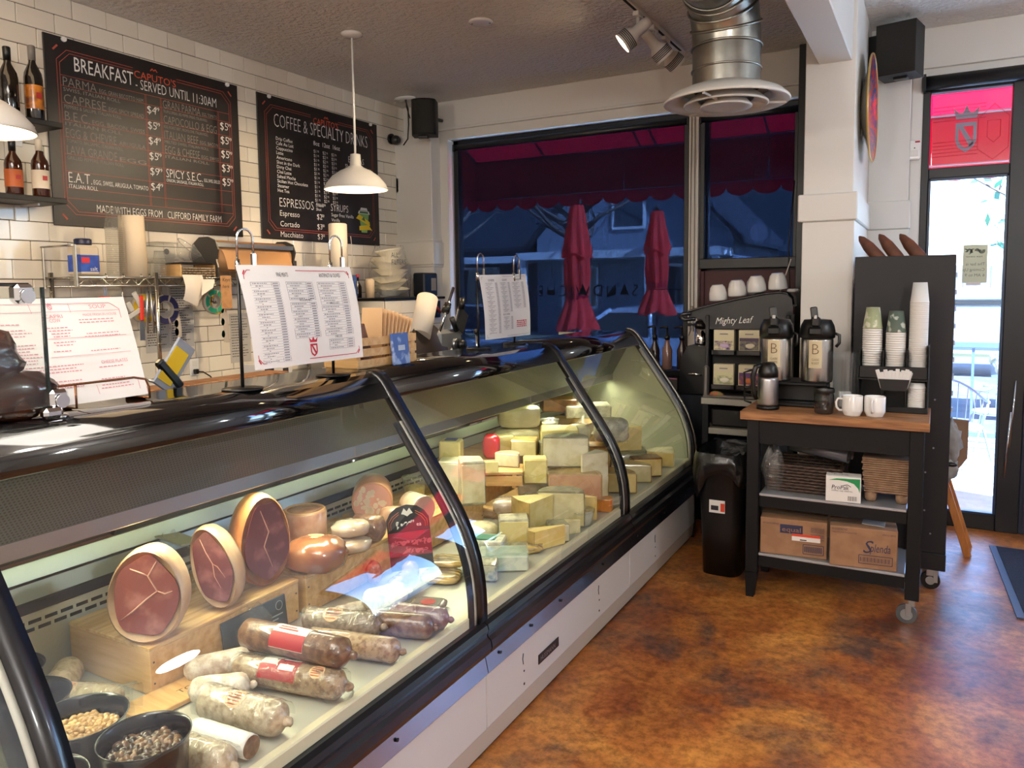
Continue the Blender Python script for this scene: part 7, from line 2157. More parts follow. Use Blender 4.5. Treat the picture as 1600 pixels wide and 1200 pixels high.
# --- black cart with butcher block top
t = thing('coffee_cart', 'black kitchen cart with a butcher block top and steel shelves', 'cart', (-.425, 4.15, 0)); W = tuple(-v for v in t.location)
x0, x1, y0, y1 = -.845, -.005, 3.90, 4.385
for k in range(7):
    ya, yb = y0+(y1-y0)*k/7, y0+(y1-y0)*(k+1)/7
    m = MB(); m.box(x0, ya+.0005, .922, x1, yb-.0005, .964, 0, .002); m.build('top_plank', M_butcher, t, W)
lx0, lx1, ly0, ly1 = -.815, -.025, 3.925, 4.36
def cleg(x, y, sx, z0, taper):
    m = MB(); w = .06
    xa, xb = (x, x+w*sx) if sx > 0 else (x+w*sx, x)
    ya, yb = (y, y+.05) if y < 4.1 else (y-.05, y)
    m.box(xa, ya, z0+(.13 if taper else 0), xb, yb, .92, 0, .003)
    if taper:
        m.add([(xa, ya, z0+.13), (xb, ya, z0+.13), (xb, yb, z0+.13), (xa, yb, z0+.13), (xa+.005, ya+.005, z0), (xb-.018, ya+.005, z0), (xb-.018, yb-.005, z0), (xa+.005, yb-.005, z0)], [(4, 7, 6, 5), (0, 1, 5, 4), (1, 2, 6, 5), (2, 3, 7, 6), (3, 0, 4, 7)])
    m.build('leg', M_cart, t, W)
cleg(lx0, ly0, 1, 0, True); cleg(lx0, ly1, 1, 0, True); cleg(lx1, ly0, -1, .118, False); cleg(lx1, ly1, -1, .118, False)
m = MB(); m.box(lx0+.06, ly0+.008, .80, lx1-.06, ly0+.03, .921); m.build('apron', M_cart, t, W)
m = MB(); m.box(lx0+.06, ly1-.03, .80, lx1-.06, ly1-.008, .921); m.build('apron', M_cart, t, W)
for x in (lx0+.01, lx1-.03):
    m = MB(); m.box(x, ly0+.05, .80, x+.02, ly1-.05, .921); m.build('apron', M_cart, t, W)
for z in (.545, .235):
    m = MB(); m.box(lx0+.062, ly0+.012, z-.014, lx1-.062, ly1-.012, z, 0, .003); m.build('shelf', M_cs, t, W)
    m = MB(); m.box(lx0+.062, ly0+.018, z-.07, lx1-.062, ly0+.038, z-.0145); m.build('shelf_rail', M_cart, t, W)
for y in (ly0+.025, ly1-.025):
    m = MB(); m.box(lx1-.045, y-.012, .085, lx1-.015, y+.012, .118, 0, .003); c_ = m.build('caster', M_steel, t, W)
    m = MB(); m.cyl((lx1-.05, y-.013, .046), (lx1-.05, y+.013, .046), .045, n=22); m.build('caster_tyre', M_rubber, c_)
    m = MB(); m.cyl((lx1-.05, y-.016, .046), (lx1-.05, y+.016, .046), .026, n=18); m.build('caster_hub', M_alu, c_)
    m = MB(); m.box(lx1-.055, y-.019, .04, lx1-.03, y-.0165, .10, 0, .001); m.build('caster_fork', M_steel, c_)
ZT = .9645
# --- on the cart
t = thing('airpot_stand', 'black plastic stand holding the two airpots on the cart', 'stand', (-.635, 4.235, ZT))
m = MB(); m.box(-.17, -.10, 0, .160, .11, .022, 0, .006); m.box(-.17, -.02, .022, .160, .11, .110, 0, .006); m.build('base', M_black, t)
m = MB(); m.box(-.18, -.10, .1105, .165, .115, .130, 0, .006); m.build('tray', M_black, t)
m = MB(); m.tube([(-.20, -.11, .05), (-.235, -.11, .06), (-.24, -.11, .17), (-.20, -.11, .185)], .006, 6); m.tube([(-.20, -.11, .01), (-.235, -.11, .02), (-.235, -.11, .09), (-.20, -.11, .10)], .006, 6); m.build('wire_bracket', M_black, t)
def airpot(label, x, y, z, lab):
    t = thing('airpot', label, 'airpot', (x, y, z), 0, 'coffee airpots on the cart')
    m = MB(); m.lathe([(.076, 0), (.078, .01), (.078, .215), (.076, .222)], 30); m.build('steel_body', mat('airpot_steel', '#b4b1ae', .25, 1), t)
    m = MB(); m.lathe([(.077, .222), (.086, .228), (.086, .262), (.080, .29), (.066, .318), (.03, .322), (.001, .322)], 30); m.box(-.035, -.094, .24, .035, -.06, .285, 0, .01); m.build('lid', M_black, t)
    m = MB(); m.box(-.022, -.09, .285, .022, -.055, .335, 0, .008); m.box(-.017, -.022, .0, .017, .0, .10, 0, .005, M=T(0, -.055, .285) @ Matrix.Rotation(math.radians(-6), 4, 'X') @ Matrix.Rotation(math.radians(-8), 4, 'Y')); m.build('lever', M_black, t)
    m = MB(); m.box(-.008, -.093, .325, .008, -.086, .345, 0, .002); m.build('chrome_catch', M_chrome, t)
    m = MB(); m.tube([(.080, 0, .25), (.105, 0, .24), (.105, 0, .2), (.09, 0, .18)], .008, 8); m.build('handle', M_black, t)
    m = MB(); rr = .0792; a0, a1 = math.radians(248), math.radians(294)
    m.grid(lambda u, v: Vector((rr*math.cos(a0+(a1-a0)*u), rr*math.sin(a0+(a1-a0)*u), .075+.14*v)), 8, 2); m.build('label', mat('airpot_label', '#cdbf9c', .6), t)
    ms = Sheet((-.028, -.0805, .075), (.034, -.0805, .075), (.034, -.0805, .215), (-.028, -.0805, .215)); ms.b = 0
    m = MB()
    ms.text(m, 'B', .5, .50, .055, align='CENTER', width=.5, thin=-.02)
    S_ = [(.30, .52), (.36, .46), (.62, .46), (.76, .55), (.70, .66), (.48, .68), (.66, .72), (.70, .84), (.58, .92), (.38, .92)]
    ms.text(m, 'CLASSIC', .5, .27, .011, align='CENTER', width=.6); ms.text(m, lab, .5, .14, .011, align='CENTER', width=.55)
    m.build('label_print', mat('label_brown', '#6a4a30', .6), t)
    return t
airpot('steel airpot with a black lid behind the small carafe', -.728, 4.205, 1.095, 'COFFEE')
airpot('steel airpot with a black lid next to the tall glass vase', -.528, 4.215, 1.095, 'ROAST')
t = thing('carafe', 'small steel thermal carafe with a black handle at the cart front', 'carafe', (-.735, 4.03, ZT))
m = MB(); m.lathe([(.056, 0), (.056, .012), (.052, .018)], 24); m.build('base', M_black, t)
m = MB(); m.lathe([(.050, .018), (.051, .03), (.051, .15), (.048, .165)], 26); m.build('steel_body', mat('carafe_steel', '#a9a6a8', .3, 1), t)
m = MB(); m.lathe([(.049, .165), (.05, .19), (.040, .222), (.028, .238), (.001, .24)], 24); m.tube([(-.03, -.02, .225), (-.055, -.035, .215), (-.068, -.04, .17), (-.064, -.04, .09), (-.05, -.034, .05)], [.012, .014, .014, .012, .01], 8); m.build('lid_and_handle', M_black, t)
t = thing('glass_vase', 'tall ribbed clear glass vase holding packets behind the mugs', 'vase', (-.392, 4.215, ZT))
m = MB(); n = 28
m.grid(lambda u, v: Vector(((.052+.008*v)*(1+.025*math.cos(14*2*PI*u))*math.cos(2*PI*u), (.052+.008*v)*(1+.025*math.cos(14*2*PI*u))*math.sin(2*PI*u), .004+.28*v)), 112, 3); m.lathe([(.001, .003), (.052, .003)], 24, cap0=False, cap1=False); m.build('glass', thin_glass('vase_glass', (.86, .90, .92), 1.5, .02, haze=.04), t)
m = MB(); m.box(-.03, -.025, .008, .03, .02, .085, 0, .004, M=rotm('Z', 12)); m.build('white_packets', M_paper, t)
t = thing('glass_jar', 'smoked glass tumbler with a screw rim at the cart front edge', 'jar', (-.462, 3.985, ZT))
m = MB(); m.lathe([(.038, .002), (.044, .008), (.046, .09), (.042, .105), (.045, .108), (.045, .125)], 26, cap0=True, cap1=False); m.build('glass', thin_glass('smoked_glass', (.42, .45, .48), 1.5, .04), t)
m = MB(); m.lathe([(.046, .104), (.0475, .108), (.0475, .122), (.0455, .126)], 26, cap0=False, cap1=False); m.build('rim', M_black, t)
def mug(label, x, y, rz):
    t = thing('mug', label, 'mug', (x, y, ZT), rz, 'white mugs on the cart')
    m = MB(); m.lathe([(.036, 0), (.038, .006), (.046, .022), (.047, .028), (.047, .094), (.0455, .097), (.0435, .094), (.043, .02), (.001, .012)], 30); m.build('body', M_ceramic, t)
    m = MB(); m.tube([(.046, 0, .080), (.066, 0, .082), (.075, 0, .066), (.072, 0, .04), (.060, 0, .026), (.046, 0, .026)], .0055, 8); m.build('handle', M_ceramic, t)
mug('white mug with its handle towards the glass jar', -.335, 3.985, 200)
mug('white mug with its handle towards the viewer', -.238, 4.0, 262)
# cup organiser
t = thing('cup_organiser', 'black cup and lid organiser on the cart with four bays', 'organiser', (-.165, 4.26, ZT))
m = MB(); m.box(-.165, .06, 0, .145, .105, .30, 0, .004); m.build('back', M_black, t)
for x, h in ((-.165, .30), (-.058, .30), (.046, .30), (.140, .33)):
    m = MB(); m.box(x, -.09, 0, x+.008, .06, h, 0, .003); m.build('divider', M_black, t)
m = MB(); m.box(-.165, -.095, .155, .148, .06, .165, 0, .002); m.build('shelf', M_black, t)
m = MB(); m.box(-.165, -.105, 0, .148, -.095, .03, 0, .003); m.box(-.165, -.1, .0, .148, .06, .006); m.build('front_lip', M_black, t)
m = MB(); m.box(-.157, -.1, .166, .14, -.092, .225, 0, .003); m.build('front_panel', M_black, t)
def cups(label, x, zb, n, pitch, r0, r1, h, mt, body):
    return cup_tower('paper_cup_stack', label, (x, 4.245, zb), r0, r1, n, pitch, h, mt, 'cup stack', body, 'paper cup stacks in the organiser')
M_cupw = mat('cup_white', '#e3e1dd', .6); M_cupg = mat('cup_green_print', '#a7ad86', .6, col2='#d8d6c0', nscale=26, nlo=.5, nhi=.56); M_cupd = mat('cup_dark_print', '#5d6a5e', .6, col2='#c9cbbd', nscale=22, nlo=.58, nhi=.64)
cups('stack of upturned paper cups printed pale green', -.2725, ZT+.1655, 21, .0115, .045, .031, .105, M_cupw, M_cupg)
cups('stack of upturned paper cups printed dark grey green', -.167, ZT+.1655, 20, .0112, .0445, .033, .105, M_cupw, M_cupd)
cups('tall stack of plain white upturned paper cups', -.068, ZT+.1655, 40, .0092, .041, .031, .10, M_cupw, M_cupw)
t = thing('napkin_bundle', 'bundle of white paper sticks and sugar packets in the organiser front', 'packets', (-.165, 4.145, ZT+.11))
m = MB(); m.prism([(-.055, 0), (.055, 0), (.068, .055), (-.068, .055)], -.012, .030, 0, Matrix(((1, 0, 0, 0), (0, 0, 1, 0), (0, 1, 0, 0), (0, 0, 0, 1)))); m.build('holder', M_black, t)
for k in range(26):
    m = MB(); rr = random.Random(k); m.box(-.009, -.003, 0, .009, .003, .085+rr.uniform(-.01, .012), 0, .002, M=T(-.05+k*.004, .0+.011*(k % 3), .01) @ Matrix.Rotation((k-13)*.022, 4, 'Y')); m.build('paper_packet', M_paper, t)
cup_tower('lid_tower', 'short stack of white cup lids in the bottom bay of the organiser', (-.068, 4.212, ZT+.0065), .040, .035, 13, .0085, .03, M_cupw, 'lid stack')
# --- on the upper cart shelf
t = thing('wicker_tray', 'dark wicker basket on the upper cart shelf', 'basket', (-.555, 4.15, .546))
M_wk = mat('dark_wicker', '#2a1e1a', .6, col2='#4a3428', nscale=50, stretch=(1, 1, 3))
m = MB(); m.box(-.17, -.13, 0, .17, .13, .012); m.build('floor', M_wk, t)
for r in range(9):
    z = .012+r*.0155; g = 1+.004*r
    m = MB(); pts = []
    per = [(-.17*g, -.13*g), (.17*g, -.13*g), (.17*g, .13*g), (-.17*g, .13*g)]
    for e in range(4):
        a = per[e]; b_ = per[(e+1) % 4]
        for q in range(16):
            f = q/16; px = a[0]+(b_[0]-a[0])*f; py = a[1]+(b_[1]-a[1])*f
            k = .0055*(1 if (q+r) % 2 else -1); dx, dy = (b_[0]-a[0]), (b_[1]-a[1]); l = math.hypot(dx, dy)
            pts.append((px+dy/l*k, py-dx/l*k, z))
    m.tube(pts, .0085, 5, closed=True); m.build('woven_row', M_wk, t)
t = thing('film_roll', 'grey plastic wrapped roll lying slanted on the wicker basket', 'roll', (-.50, 4.11, .710))
m = MB(); m.cyl((-.13, .03, .06), (.15, -.04, .035), .034, n=22); m.build('roll', mat('grey_film_roll', '#5c5f68', .2, coat=.8, bump=.15, bscale=30), t)
m = MB(); m.box(-.10, .06, .0, .16, .10, .10, 0, .004); m.build('carton', mat('roll_carton', '#8a7a72', .6), t)
film_bag('clear_bag', 'crumpled clear plastic bag hanging off the basket beside the cart leg', (-.695, 4.0, .546), .055, .045, .22, 0, 9, .4, None, 'plastic bag')
t = thing('white_carton', 'small white carton with a green swoosh on the upper cart shelf', 'carton', (-.365, 3.985, .546), 4)
m = MB(); m.box(-.078, -.045, 0, .078, .045, .125, 0, .002); m.build('box', M_paper, t)
s = Sheet((-.078, -.0452, 0), (.078, -.0452, 0), (.078, -.0452, .125), (-.078, -.0452, .125))
m = MB(); m.add([s.p(u, v, .0006) for u, v in ((.08, .84), (.35, .86), (.6, .83), (.8, .75), (.92, .58), (.97, .40), (.97, .95), (.3, .92))], [tuple(range(8))]); m.build('green_swoosh', mat('swoosh_green', '#1c8a4c', .5), t)
m = MB(); s.text(m, 'ProPak', .17, .50, .020, u1=.66, shear=.15); s.text(m, 'coffee cup sleeves', .17, .42, .007, u1=.76); s.line(m, [(.5, .66), (.62, .70), (.72, .62)], .003)
for k in range(12): s.rect(m, .64+k*.022, .08, .64+k*.022+.006+.006*(k % 3 == 0), .26)
m.build('black_print', M_ink, t)
m = MB(); m.text('ProPak', .02, T(-.045, -.01, .1255), sx=1.2); m.build('top_print', M_ink, t)
t = thing('tray_stack', 'tall stack of nested moulded cardboard cup carriers on the cart shelf', 'cup carriers', (-.180, 4.10, .546))
M_pulp = mat('moulded_pulp', '#9c7d64', .9, col2='#8a6c54', nscale=30, bump=.2, bscale=90)
m = MB()
for x in (-.068, .068):
    for y in (-.06, .06): m.lathe([(.022, 0), (.026, .012), (.030, .05)], 14, 0, T(x, y, 0))
m.build('cup_foot', M_pulp, t, kind='stuff')
for k in range(16):
    m = MB(); z = .05+k*.0105; q = 1 if k < 15 else 1.0
    e = .004*math.sin(k*2.3)
    m.box(-.108+e+.002*(15-k)*.4, -.10, z, .108+e-.001*(15-k)*.3, .10, z+.0085, 0, .003); m.build('carrier', M_pulp, t)
t2_ = film_bag('tray_wrap', 'torn clear wrap on top of the cardboard cup carriers', (-.180, 4.10, .228+.546-.005), .10, .08, .035, 0, 4)
# --- on the lower cart shelf
def carton(label, P, w, d, h, rz, draw, cat='carton'):
    t = thing('cardboard_carton', label, cat, P, rz)
    m = MB(); m.box(-w/2, -d/2, 0, w/2, d/2, h, 0, .003); m.build('box', M_card, t)
    m = MB(); m.box(-w/2-.0006, -.024, h*.82, w/2+.0006, .024, h+.0008); m.build('packing_tape', mat('tape_clear_brown', '#8a7464', .25, coat=.4), t)
    m = MB(); m.box(-w/2, -.0015, h, w/2, .0015, h+.0014); m.build('flap_seam', mat('carton_seam', '#4d3a2c', .9), t)
    s = Sheet((-w/2, -d/2-.0002, 0), (w/2, -d/2-.0002, 0), (w/2, -d/2-.0002, h), (-w/2, -d/2-.0002, h))
    draw(s, t)
    return t
M_cprint = mat('carton_print', '#2a2c4a', .7)
def barcode(s, m, u0, v0, u1, v1):
    s.line(m, [(u0, v0), (u1, v0), (u1, v1), (u0, v1)], .003, closed=True)
    n = 26
    for k in range(n):
        u = u0+.02+(u1-u0-.04)*k/n
        s.rect(m, u, v0+.05, u+(.004 if k % 3 else .009), v1-.05)
def d_equal(s, t):
    m = MB(); s.rect(m, .30, .62, .64, .86, 0); barcode(s, m, .65, .10, .95, .36)
    for k, v in enumerate((.80, .75, .70, .62, .57, .50)): s.text(m, 'PACKETS EQUAL', .76 if k < 6 else 0, v, .008, u1=.96)
    s.text(m, 'ZERO CALORIE SWEETENER', .03, .84, .007, u1=.28)
    m.build('print', M_cprint, t)
    m = MB(); s.text(m, 'equal', .33, .67, .024, u1=.61, off=.002); m.build('white_lettering', M_card, t)
    m = MB(); s.rect(m, .48, .44, .90, .63, 0, .002); s.rect(m, .48, .56, .90, .63, 1, .0024); s.scribble(m, .52, .86, .50, .007, 3, 2); s.rect(m, .60, .46, .70, .49, 2, .0024)
    m.build('shipping_label', [M_paper, mat('label_orange_red', '#d2452a', .6), M_ink], t)
def d_splenda(s, t):
    m = MB(); s.text(m, 'S', .50, .40, .062, shear=.25); s.text(m, 'plenda', .60, .44, .040, u1=.90, shear=.2); barcode(s, m, .44, .13, .93, .34)
    s.text(m, 'NO CALORIE SWEETENER', .03, .91, .009, u1=.26); s.text(m, '1000 PACKETS 0.035 OZ', .03, .84, .006, u1=.40); s.text(m, 'SINGLE SERVE', .78, .87, .008, u1=.97)
    m.build('print', M_cprint, t)
carton('cardboard carton printed equal with an orange shipping label on the lower cart shelf', (-.60, 4.07, .236), .315, .22, .185, 6, d_equal)
carton('cardboard carton printed with Splenda lettering on the lower cart shelf', (-.276, 4.02, .236), .295, .17, .195, 6, d_splenda)
bpy.context.view_layer.update()
for o in COL.objects:
    if o.get('label') == 'cardboard carton printed with Splenda lettering on the lower cart shelf': o['label'] = 'cardboard carton with big dark blue sweetener lettering and a lifted flap'
    if o.get('label') == 'cardboard carton printed equal with an orange shipping label on the lower cart shelf': o['label'] = 'cardboard carton with an orange and white shipping label on the lower cart shelf'
t = thing('carton_flap', 'pale torn paper slip lying on the lettered carton', 'paper slip', (-.23, 4.03, .434))
m = MB(); m.box(-.05, -.04, 0, .05, .04, .004, 0, .001, M=Matrix.Rotation(.05, 4, 'Y')); m.build('slip', mat('slip_grey', '#a9a4a0', .7), t)
# --- trash can
t = thing('trash_can', 'tall black trash can with a black liner between case and cart', 'trash can', (-1.0, 4.30, 0))
m = MB(); 
def rr_(w, d, z, n=28): return [(w*math.copysign(abs(math.cos(2*PI*k/n))**.45, math.cos(2*PI*k/n)), d*math.copysign(abs(math.sin(2*PI*k/n))**.45, math.sin(2*PI*k/n)), z) for k in range(n)]
rings = [rr_(.105, .16, 0), rr_(.115, .175, .3), rr_(.132, .20, .64), rr_(.137, .205, .645), rr_(.137, .205, .665)]
n = 28; vs_ = [p for r in rings for p in r]
m.add(vs_, [(k*n+i, k*n+(i+1) % n, (k+1)*n+(i+1) % n, (k+1)*n+i) for k in range(4) for i in range(n)]+[tuple(range(n))[::-1]], 0, None, True); m.build('bin', M_black, t)
M_bag = mat('black_bag', '#0c0c0e', .32, coat=.15, bump=.8, bscale=18)
m = MB()
def bagf(u, v):
    a = 2*PI*u; c = math.copysign(abs(math.cos(a))**.5, math.cos(a)); s__ = math.copysign(abs(math.sin(a))**.5, math.sin(a))
    dz = .20+.07*math.sin(2*a+1)+.03*math.sin(5*a)
    k = 1.05+.10*math.sin(PI*v)+.05*mnoise.noise(Vector((3*c, 3*s__, 4*v)))+.03*math.sin(17*a+6*v)*v
    return Vector((.137*c*k, .205*s__*k, .690-dz*v))
m.grid(bagf, 72, 12)
m.grid(lambda u, v: Vector((.137*.97*math.copysign(abs(math.cos(2*PI*u))**.5, math.cos(2*PI*u))*(1-.15*v), .2*math.copysign(abs(math.sin(2*PI*u))**.5, math.sin(2*PI*u))*(1-.15*v), .69-.3*v+.008*math.sin(26*PI*u))), 60, 4)
m.build('liner', M_bag, t)
m = MB(); m.box(-.05, -.186, .36, .035, -.182, .43); m.box(.012, -.188, .37, .034, -.1855, .415, 1); m.box(-.04, -.1875, .375, .0, -.1855, .40, 2); m.build('sticker', [M_paper, MATS['label_orange_red'], M_ink], t)
# --- tall black rack with bread
t = thing('bread_rack', 'tall dark purple black rolling bread rack behind the cart', 'rack', (-.14, 4.68, 0)); W = tuple(-v for v in t.location)
M_rk = mat('rack_dark', '#0f0c13', .55, col2='#0b0910', nscale=3)
m = MB(); m.box(-.378, 4.44, .20, .085, 4.46, 1.735, 0, .002); m.build('side_panel', M_rk, t, W)
m = MB(); m.box(-.378, 4.90, .20, .085, 4.92, 1.735, 0, .002); m.build('side_panel', M_rk, t, W)
m = MB(); m.box(-.378, 4.461, .20, -.36, 4.899, 1.60, 0, .002); m.build('back_panel', M_rk, t, W)
for z in (.22, .55, .88, 1.2, 1.52):
    m = MB(); m.box(-.358, 4.462, z, .075, 4.898, z+.02, 0, .002); m.build('shelf', M_rk, t, W)
m = MB(); m.box(-.36, 4.43, .11, .087, 4.92, .199, 0, .003); m.build('base', M_rk, t, W)
m = MB()
for k in range(9): m.box(.085, 4.442, 1.62-k*.085, .092, 4.458, 1.645-k*.085)
m.build('shelf_clips', mat('clip_blue_white', '#aab8d6', .4), t, W, kind='stuff')
m = MB()
for z in (1.0, .62, .42, .30, .75): m.cyl((.0+.03*math.sin(z*9), 4.4405, z), (.0+.03*math.sin(z*9), 4.4385, z), .005, n=8)
m.build('scuffs', M_inkgrey, t, W, kind='stuff')
for x, y in ((.02, 4.47), (-.30, 4.47), (.02, 4.87), (-.30, 4.87)):
    m = MB(); m.box(x-.02, y-.02, .07, x+.035, y+.02, .11, 0, .003); m.box(x+.014, y-.024, .04, x+.034, y-.02, .1, 0, .001); c_ = m.build('caster', M_steel, t, W)
    m = MB(); m.cyl((x, y-.018, .047), (x, y+.018, .047), .046, n=20); m.build('caster_tyre', M_black, c_)
    m = MB(); m.cyl((x, y-.02, .047), (x, y+.02, .047), .022, n=16); m.build('caster_hub', M_alu, c_)
M_crust = mat('bread_crust', '#6a3a20', .55, col2='#3f2114', nscale=9, bump=.35, bscale=18)
for k, (lb, x, a, dz) in enumerate((('pointed dark crusted loaf nearest the column on the bread rack', -.30, 16, 0), ('middle dark crusted loaf on the bread rack', -.21, 12, 0), ('rightmost dark crusted loaf on the bread rack', -.105, 14, 0))):
    t = thing('bread_loaf', lb, 'bread', (x, 4.67, 1.541), 0, 'dark loaves on the bread rack')
    m = MB(); B = Matrix.Rotation(math.radians(90), 4, 'X')
    prof = [(.004, -.155), (.018, -.135), (.030, -.08), (.033, 0), (.030, .08), (.018, .135), (.004, .155)]
    M = T(.02, -.06, .195) @ Matrix.Rotation(math.radians(-a-24), 4, 'Y') @ Matrix.Rotation(math.radians(-10), 4, 'X')
    m.lathe(prof, 18, 0, M, sx=1, sy=.8); m.build('crust', M_crust, t)
    m = MB(); m.box(-.02, .02, 0, .03, .12, .17); m.build('paper_sleeve', M_kraft, t)
# --- easel and apron beyond the rack
t = thing('wooden_easel', 'orange brown wooden easel leaning behind the bread rack', 'easel', (.12, 5.22, 0))
M_eas = mat('easel_orange', '#c07a3c', .5, col2='#a8642c', nscale=5, stretch=(6, 6, 1))
m = MB(); m.box(-.02, -.01, 0, .02, .01, .95, 0, .002, M=T(.09, -.13, 0) @ Matrix.Rotation(math.radians(-17), 4, 'Y')); m.build('leg', M_eas, t)
m = MB(); m.box(-.02, -.01, 0, .02, .01, .95, 0, .002, M=T(.10, .05, 0) @ Matrix.Rotation(math.radians(-17), 4, 'Y')); m.build('leg', M_eas, t)
m = MB(); m.prism([(-.24, .52), (.02, .50), (.07, .58), (.07, .80), (-.24, .82)], -.12, -.10, 0, Matrix(((1, 0, 0, 0), (0, 0, 1, 0), (0, 1, 0, 0), (0, 0, 0, 1)))); m.build('board', mat('easel_board', '#8a6a52', .6), t)
t = thing('apron', 'crumpled pale apron hanging over the wooden easel', 'apron', (.10, 5.06, .42))
M_ap = mat('apron_cloth', '#a8a6a4', .9, col2='#8f8c8a', nscale=9)
m = MB(); m.blob((0, 0, .26), (.055, .04, .12), .4, 3, 22, 14, seed=2); m.blob((-.02, -.0, .10), (.06, .04, .07), .4, 3, 22, 12, seed=7); m.build('cloth', M_ap, t)
m = MB(); m.blob((.0, -.035, .13), (.04, .012, .014), .2, 3, 16, 8, seed=4); m.build('dark_tie', M_black, t)
# --- floor mat
t = thing('door_mat', 'black ribbed rubber edged mat on the floor before the door', 'mat', (.95, 4.79, 0.0))
m = MB(); m.add([(-.62, .565, .001), (.9, .50, .001), (.95, -.62, .001), (-.565, -.555, .001), (-.62, .565, .009), (.9, .50, .009), (.95, -.62, .009), (-.565, -.555, .009)], [(0, 1, 2, 3), (7, 6, 5, 4), (0, 4, 5, 1), (1, 5, 6, 2), (2, 6, 7, 3), (3, 7, 4, 0)]); m.build('rubber_edge', mat('mat_edge', '#3a4658', .5), t)
m = MB(); m.add([(-.585, .545, .0095), (.88, .48, .0095), (.93, -.60, .0095), (-.53, -.535, .0095), (-.585, .545, .013), (.88, .48, .013), (.93, -.60, .013), (-.53, -.535, .013)], [(7, 6, 5, 4), (0, 4, 5, 1), (1, 5, 6, 2), (2, 6, 7, 3), (3, 7, 4, 0)]); m.build('carpet', mat('mat_black', '#0e1218', .95, col2='#161c26', nscale=60, bump=.6, bscale=300), t)
# --- column side: speaker, plate, detector
sp2 = speaker('black box speaker high on the side of the white column', (-.235, 5.32, 2.985), -12, .22, .30, .20, False, lambda m: [m.box(-.185, -.02, -.12, -.09, .03, .12, 0, .004), m.box(-.03, -.03, -.165, .05, .03, -.145, 0, .004)])
t = thing('wall_plate', 'large painted ceramic plate hung on the side of the white column', 'plate', (-.408, 4.98, 2.60))
B = Matrix.Rotation(math.radians(90), 4, 'Y')
M = Matrix.Rotation(math.radians(-1), 4, 'Z') @ B @ Matrix.Diagonal((.92, .92, .8, 1))
m = MB(); m.lathe([(.12, .0), (.16, .012), (.30, .062), (.325, .066), (.325, .072)], 48, 0, M, cap1=False); m.build('rim', mat('plate_cream', '#c9c2b2', .25, coat=.5), t)
m = MB(); m.lathe([(.322, .0725), (.26, .058), (.14, .022), (.001, .020)], 48, 0, M, cap0=False); m.build('painted_face', mat('plate_painted', '#c23a2a', .3, col2='#33477e', nscale=24, nlo=.45, nhi=.55, coat=.5), t)
m = MB(); m.tube([M @ Vector((.325*math.cos(a*PI/24), .325*math.sin(a*PI/24), .070)) for a in range(48)], .006, 6, closed=True); m.build('gilt_edge', mat('plate_gilt', '#c9a25a', .3, .5), t)
m = MB(); m.box(.0, -.03, -.18, .006, .03, .17, 0, .002); m.build('hanger', M_alu, t)
t = thing('motion_sensor', 'small white motion sensor on the door trim beside the red transom', 'sensor', (-.148, YW-.032, 2.38))
m = MB(); m.box(-.034, -.045, 0, .034, 0, .125, 0, .008); m.build('body', M_ceramic, t)
m = MB(); m.box(-.022, -.0475, .02, .022, -.045, .06, 0, .002); m.build('lens', M_trim, t)
m = MB(); m.box(.002, -.0475, .105, .03, -.0455, .115); m.build('red_mark', M_redink, t)
m = MB(); m.cyl((.0, -.046, .072), (.0, -.049, .072), .004, n=8); m.build('led', M_black, t)
# --- duct with round diffuser
M_duct = mat('galvanised_duct', '#a6a49c', .32, 1, col2='#8d8c86', nscale=6, bump=.05, bscale=40)
t = thing('air_duct', 'galvanised round duct elbow coming down to a white diffuser', 'duct', (-.91, 3.80, 2.52)); W = tuple(-v for v in t.location)
cx, cy, r = -.91, 3.80, .158
m = MB(); m.lathe([(r, 2.53), (r, 2.72)], 40, 0, T(cx, cy, 0), cap0=False, cap1=False); m.build('collar', M_duct, t, W)
# elbow of gores bending towards the near wall
Rb = .26; cz = 2.72
def gpt(a): return Vector((cx, cy-Rb+Rb*math.cos(a), cz+Rb*math.sin(a)))
angs = [0, math.radians(22), math.radians(44), math.radians(66), math.radians(90)]
def ring(a, rr=r):
    c = gpt(a); e1 = Vector((1, 0, 0)); e2 = Vector((0, math.cos(a), math.sin(a)))
    return [c+e1*(rr*math.cos(2*PI*k/40))+e2*(rr*math.sin(2*PI*k/40)) for k in range(40)]
for a, b in zip(angs[:-1], angs[1:]):
    m = MB(); A = ring(a+.004); Bb = ring(b-.004)
    m.add(A+Bb, [(k, (k+1) % 40, 40+(k+1) % 40, 40+k) for k in range(40)], 0, None, True); m.build('elbow_gore', M_duct, t, W)
for a in angs:
    m = MB(); m.tube(ring(a, r+.004), .006, 6, closed=True); m.build('seam_rib', M_duct, t, W)
m = MB(); e = gpt(PI/2); m.tube([e, e+Vector((0, -1.2, .0)), e+Vector((0, -3.2, .0))], r, 40); m.build('straight_run', M_duct, t, W)
m = MB()
pts = []
for k in range(700):
    a = 2*PI*k/40; pts.append(e+Vector((r*1.008*math.cos(a), -.0045*k, r*1.008*math.sin(a))))
m.tube(pts, .004, 5); m.build('spiral_seam', M_duct, t, W)
m = MB(); m.tube([(cx+r*math.cos(2*PI*k/40)*1.015, cy+r*math.sin(2*PI*k/40)*1.015, 2.615) for k in range(40)], .005, 6, closed=True); m.build('seam_rib', M_duct, t, W)
m = MB()
for x in (cx-r-.004, cx+r+.004): m.box(x-.002, e.y-.6, e.z, x+.002, e.y-.57, ZC)
m.build('hanger_strap', M_alu, t, W)
M_dif = mat('diffuser_white', '#d3d0ca', .35)
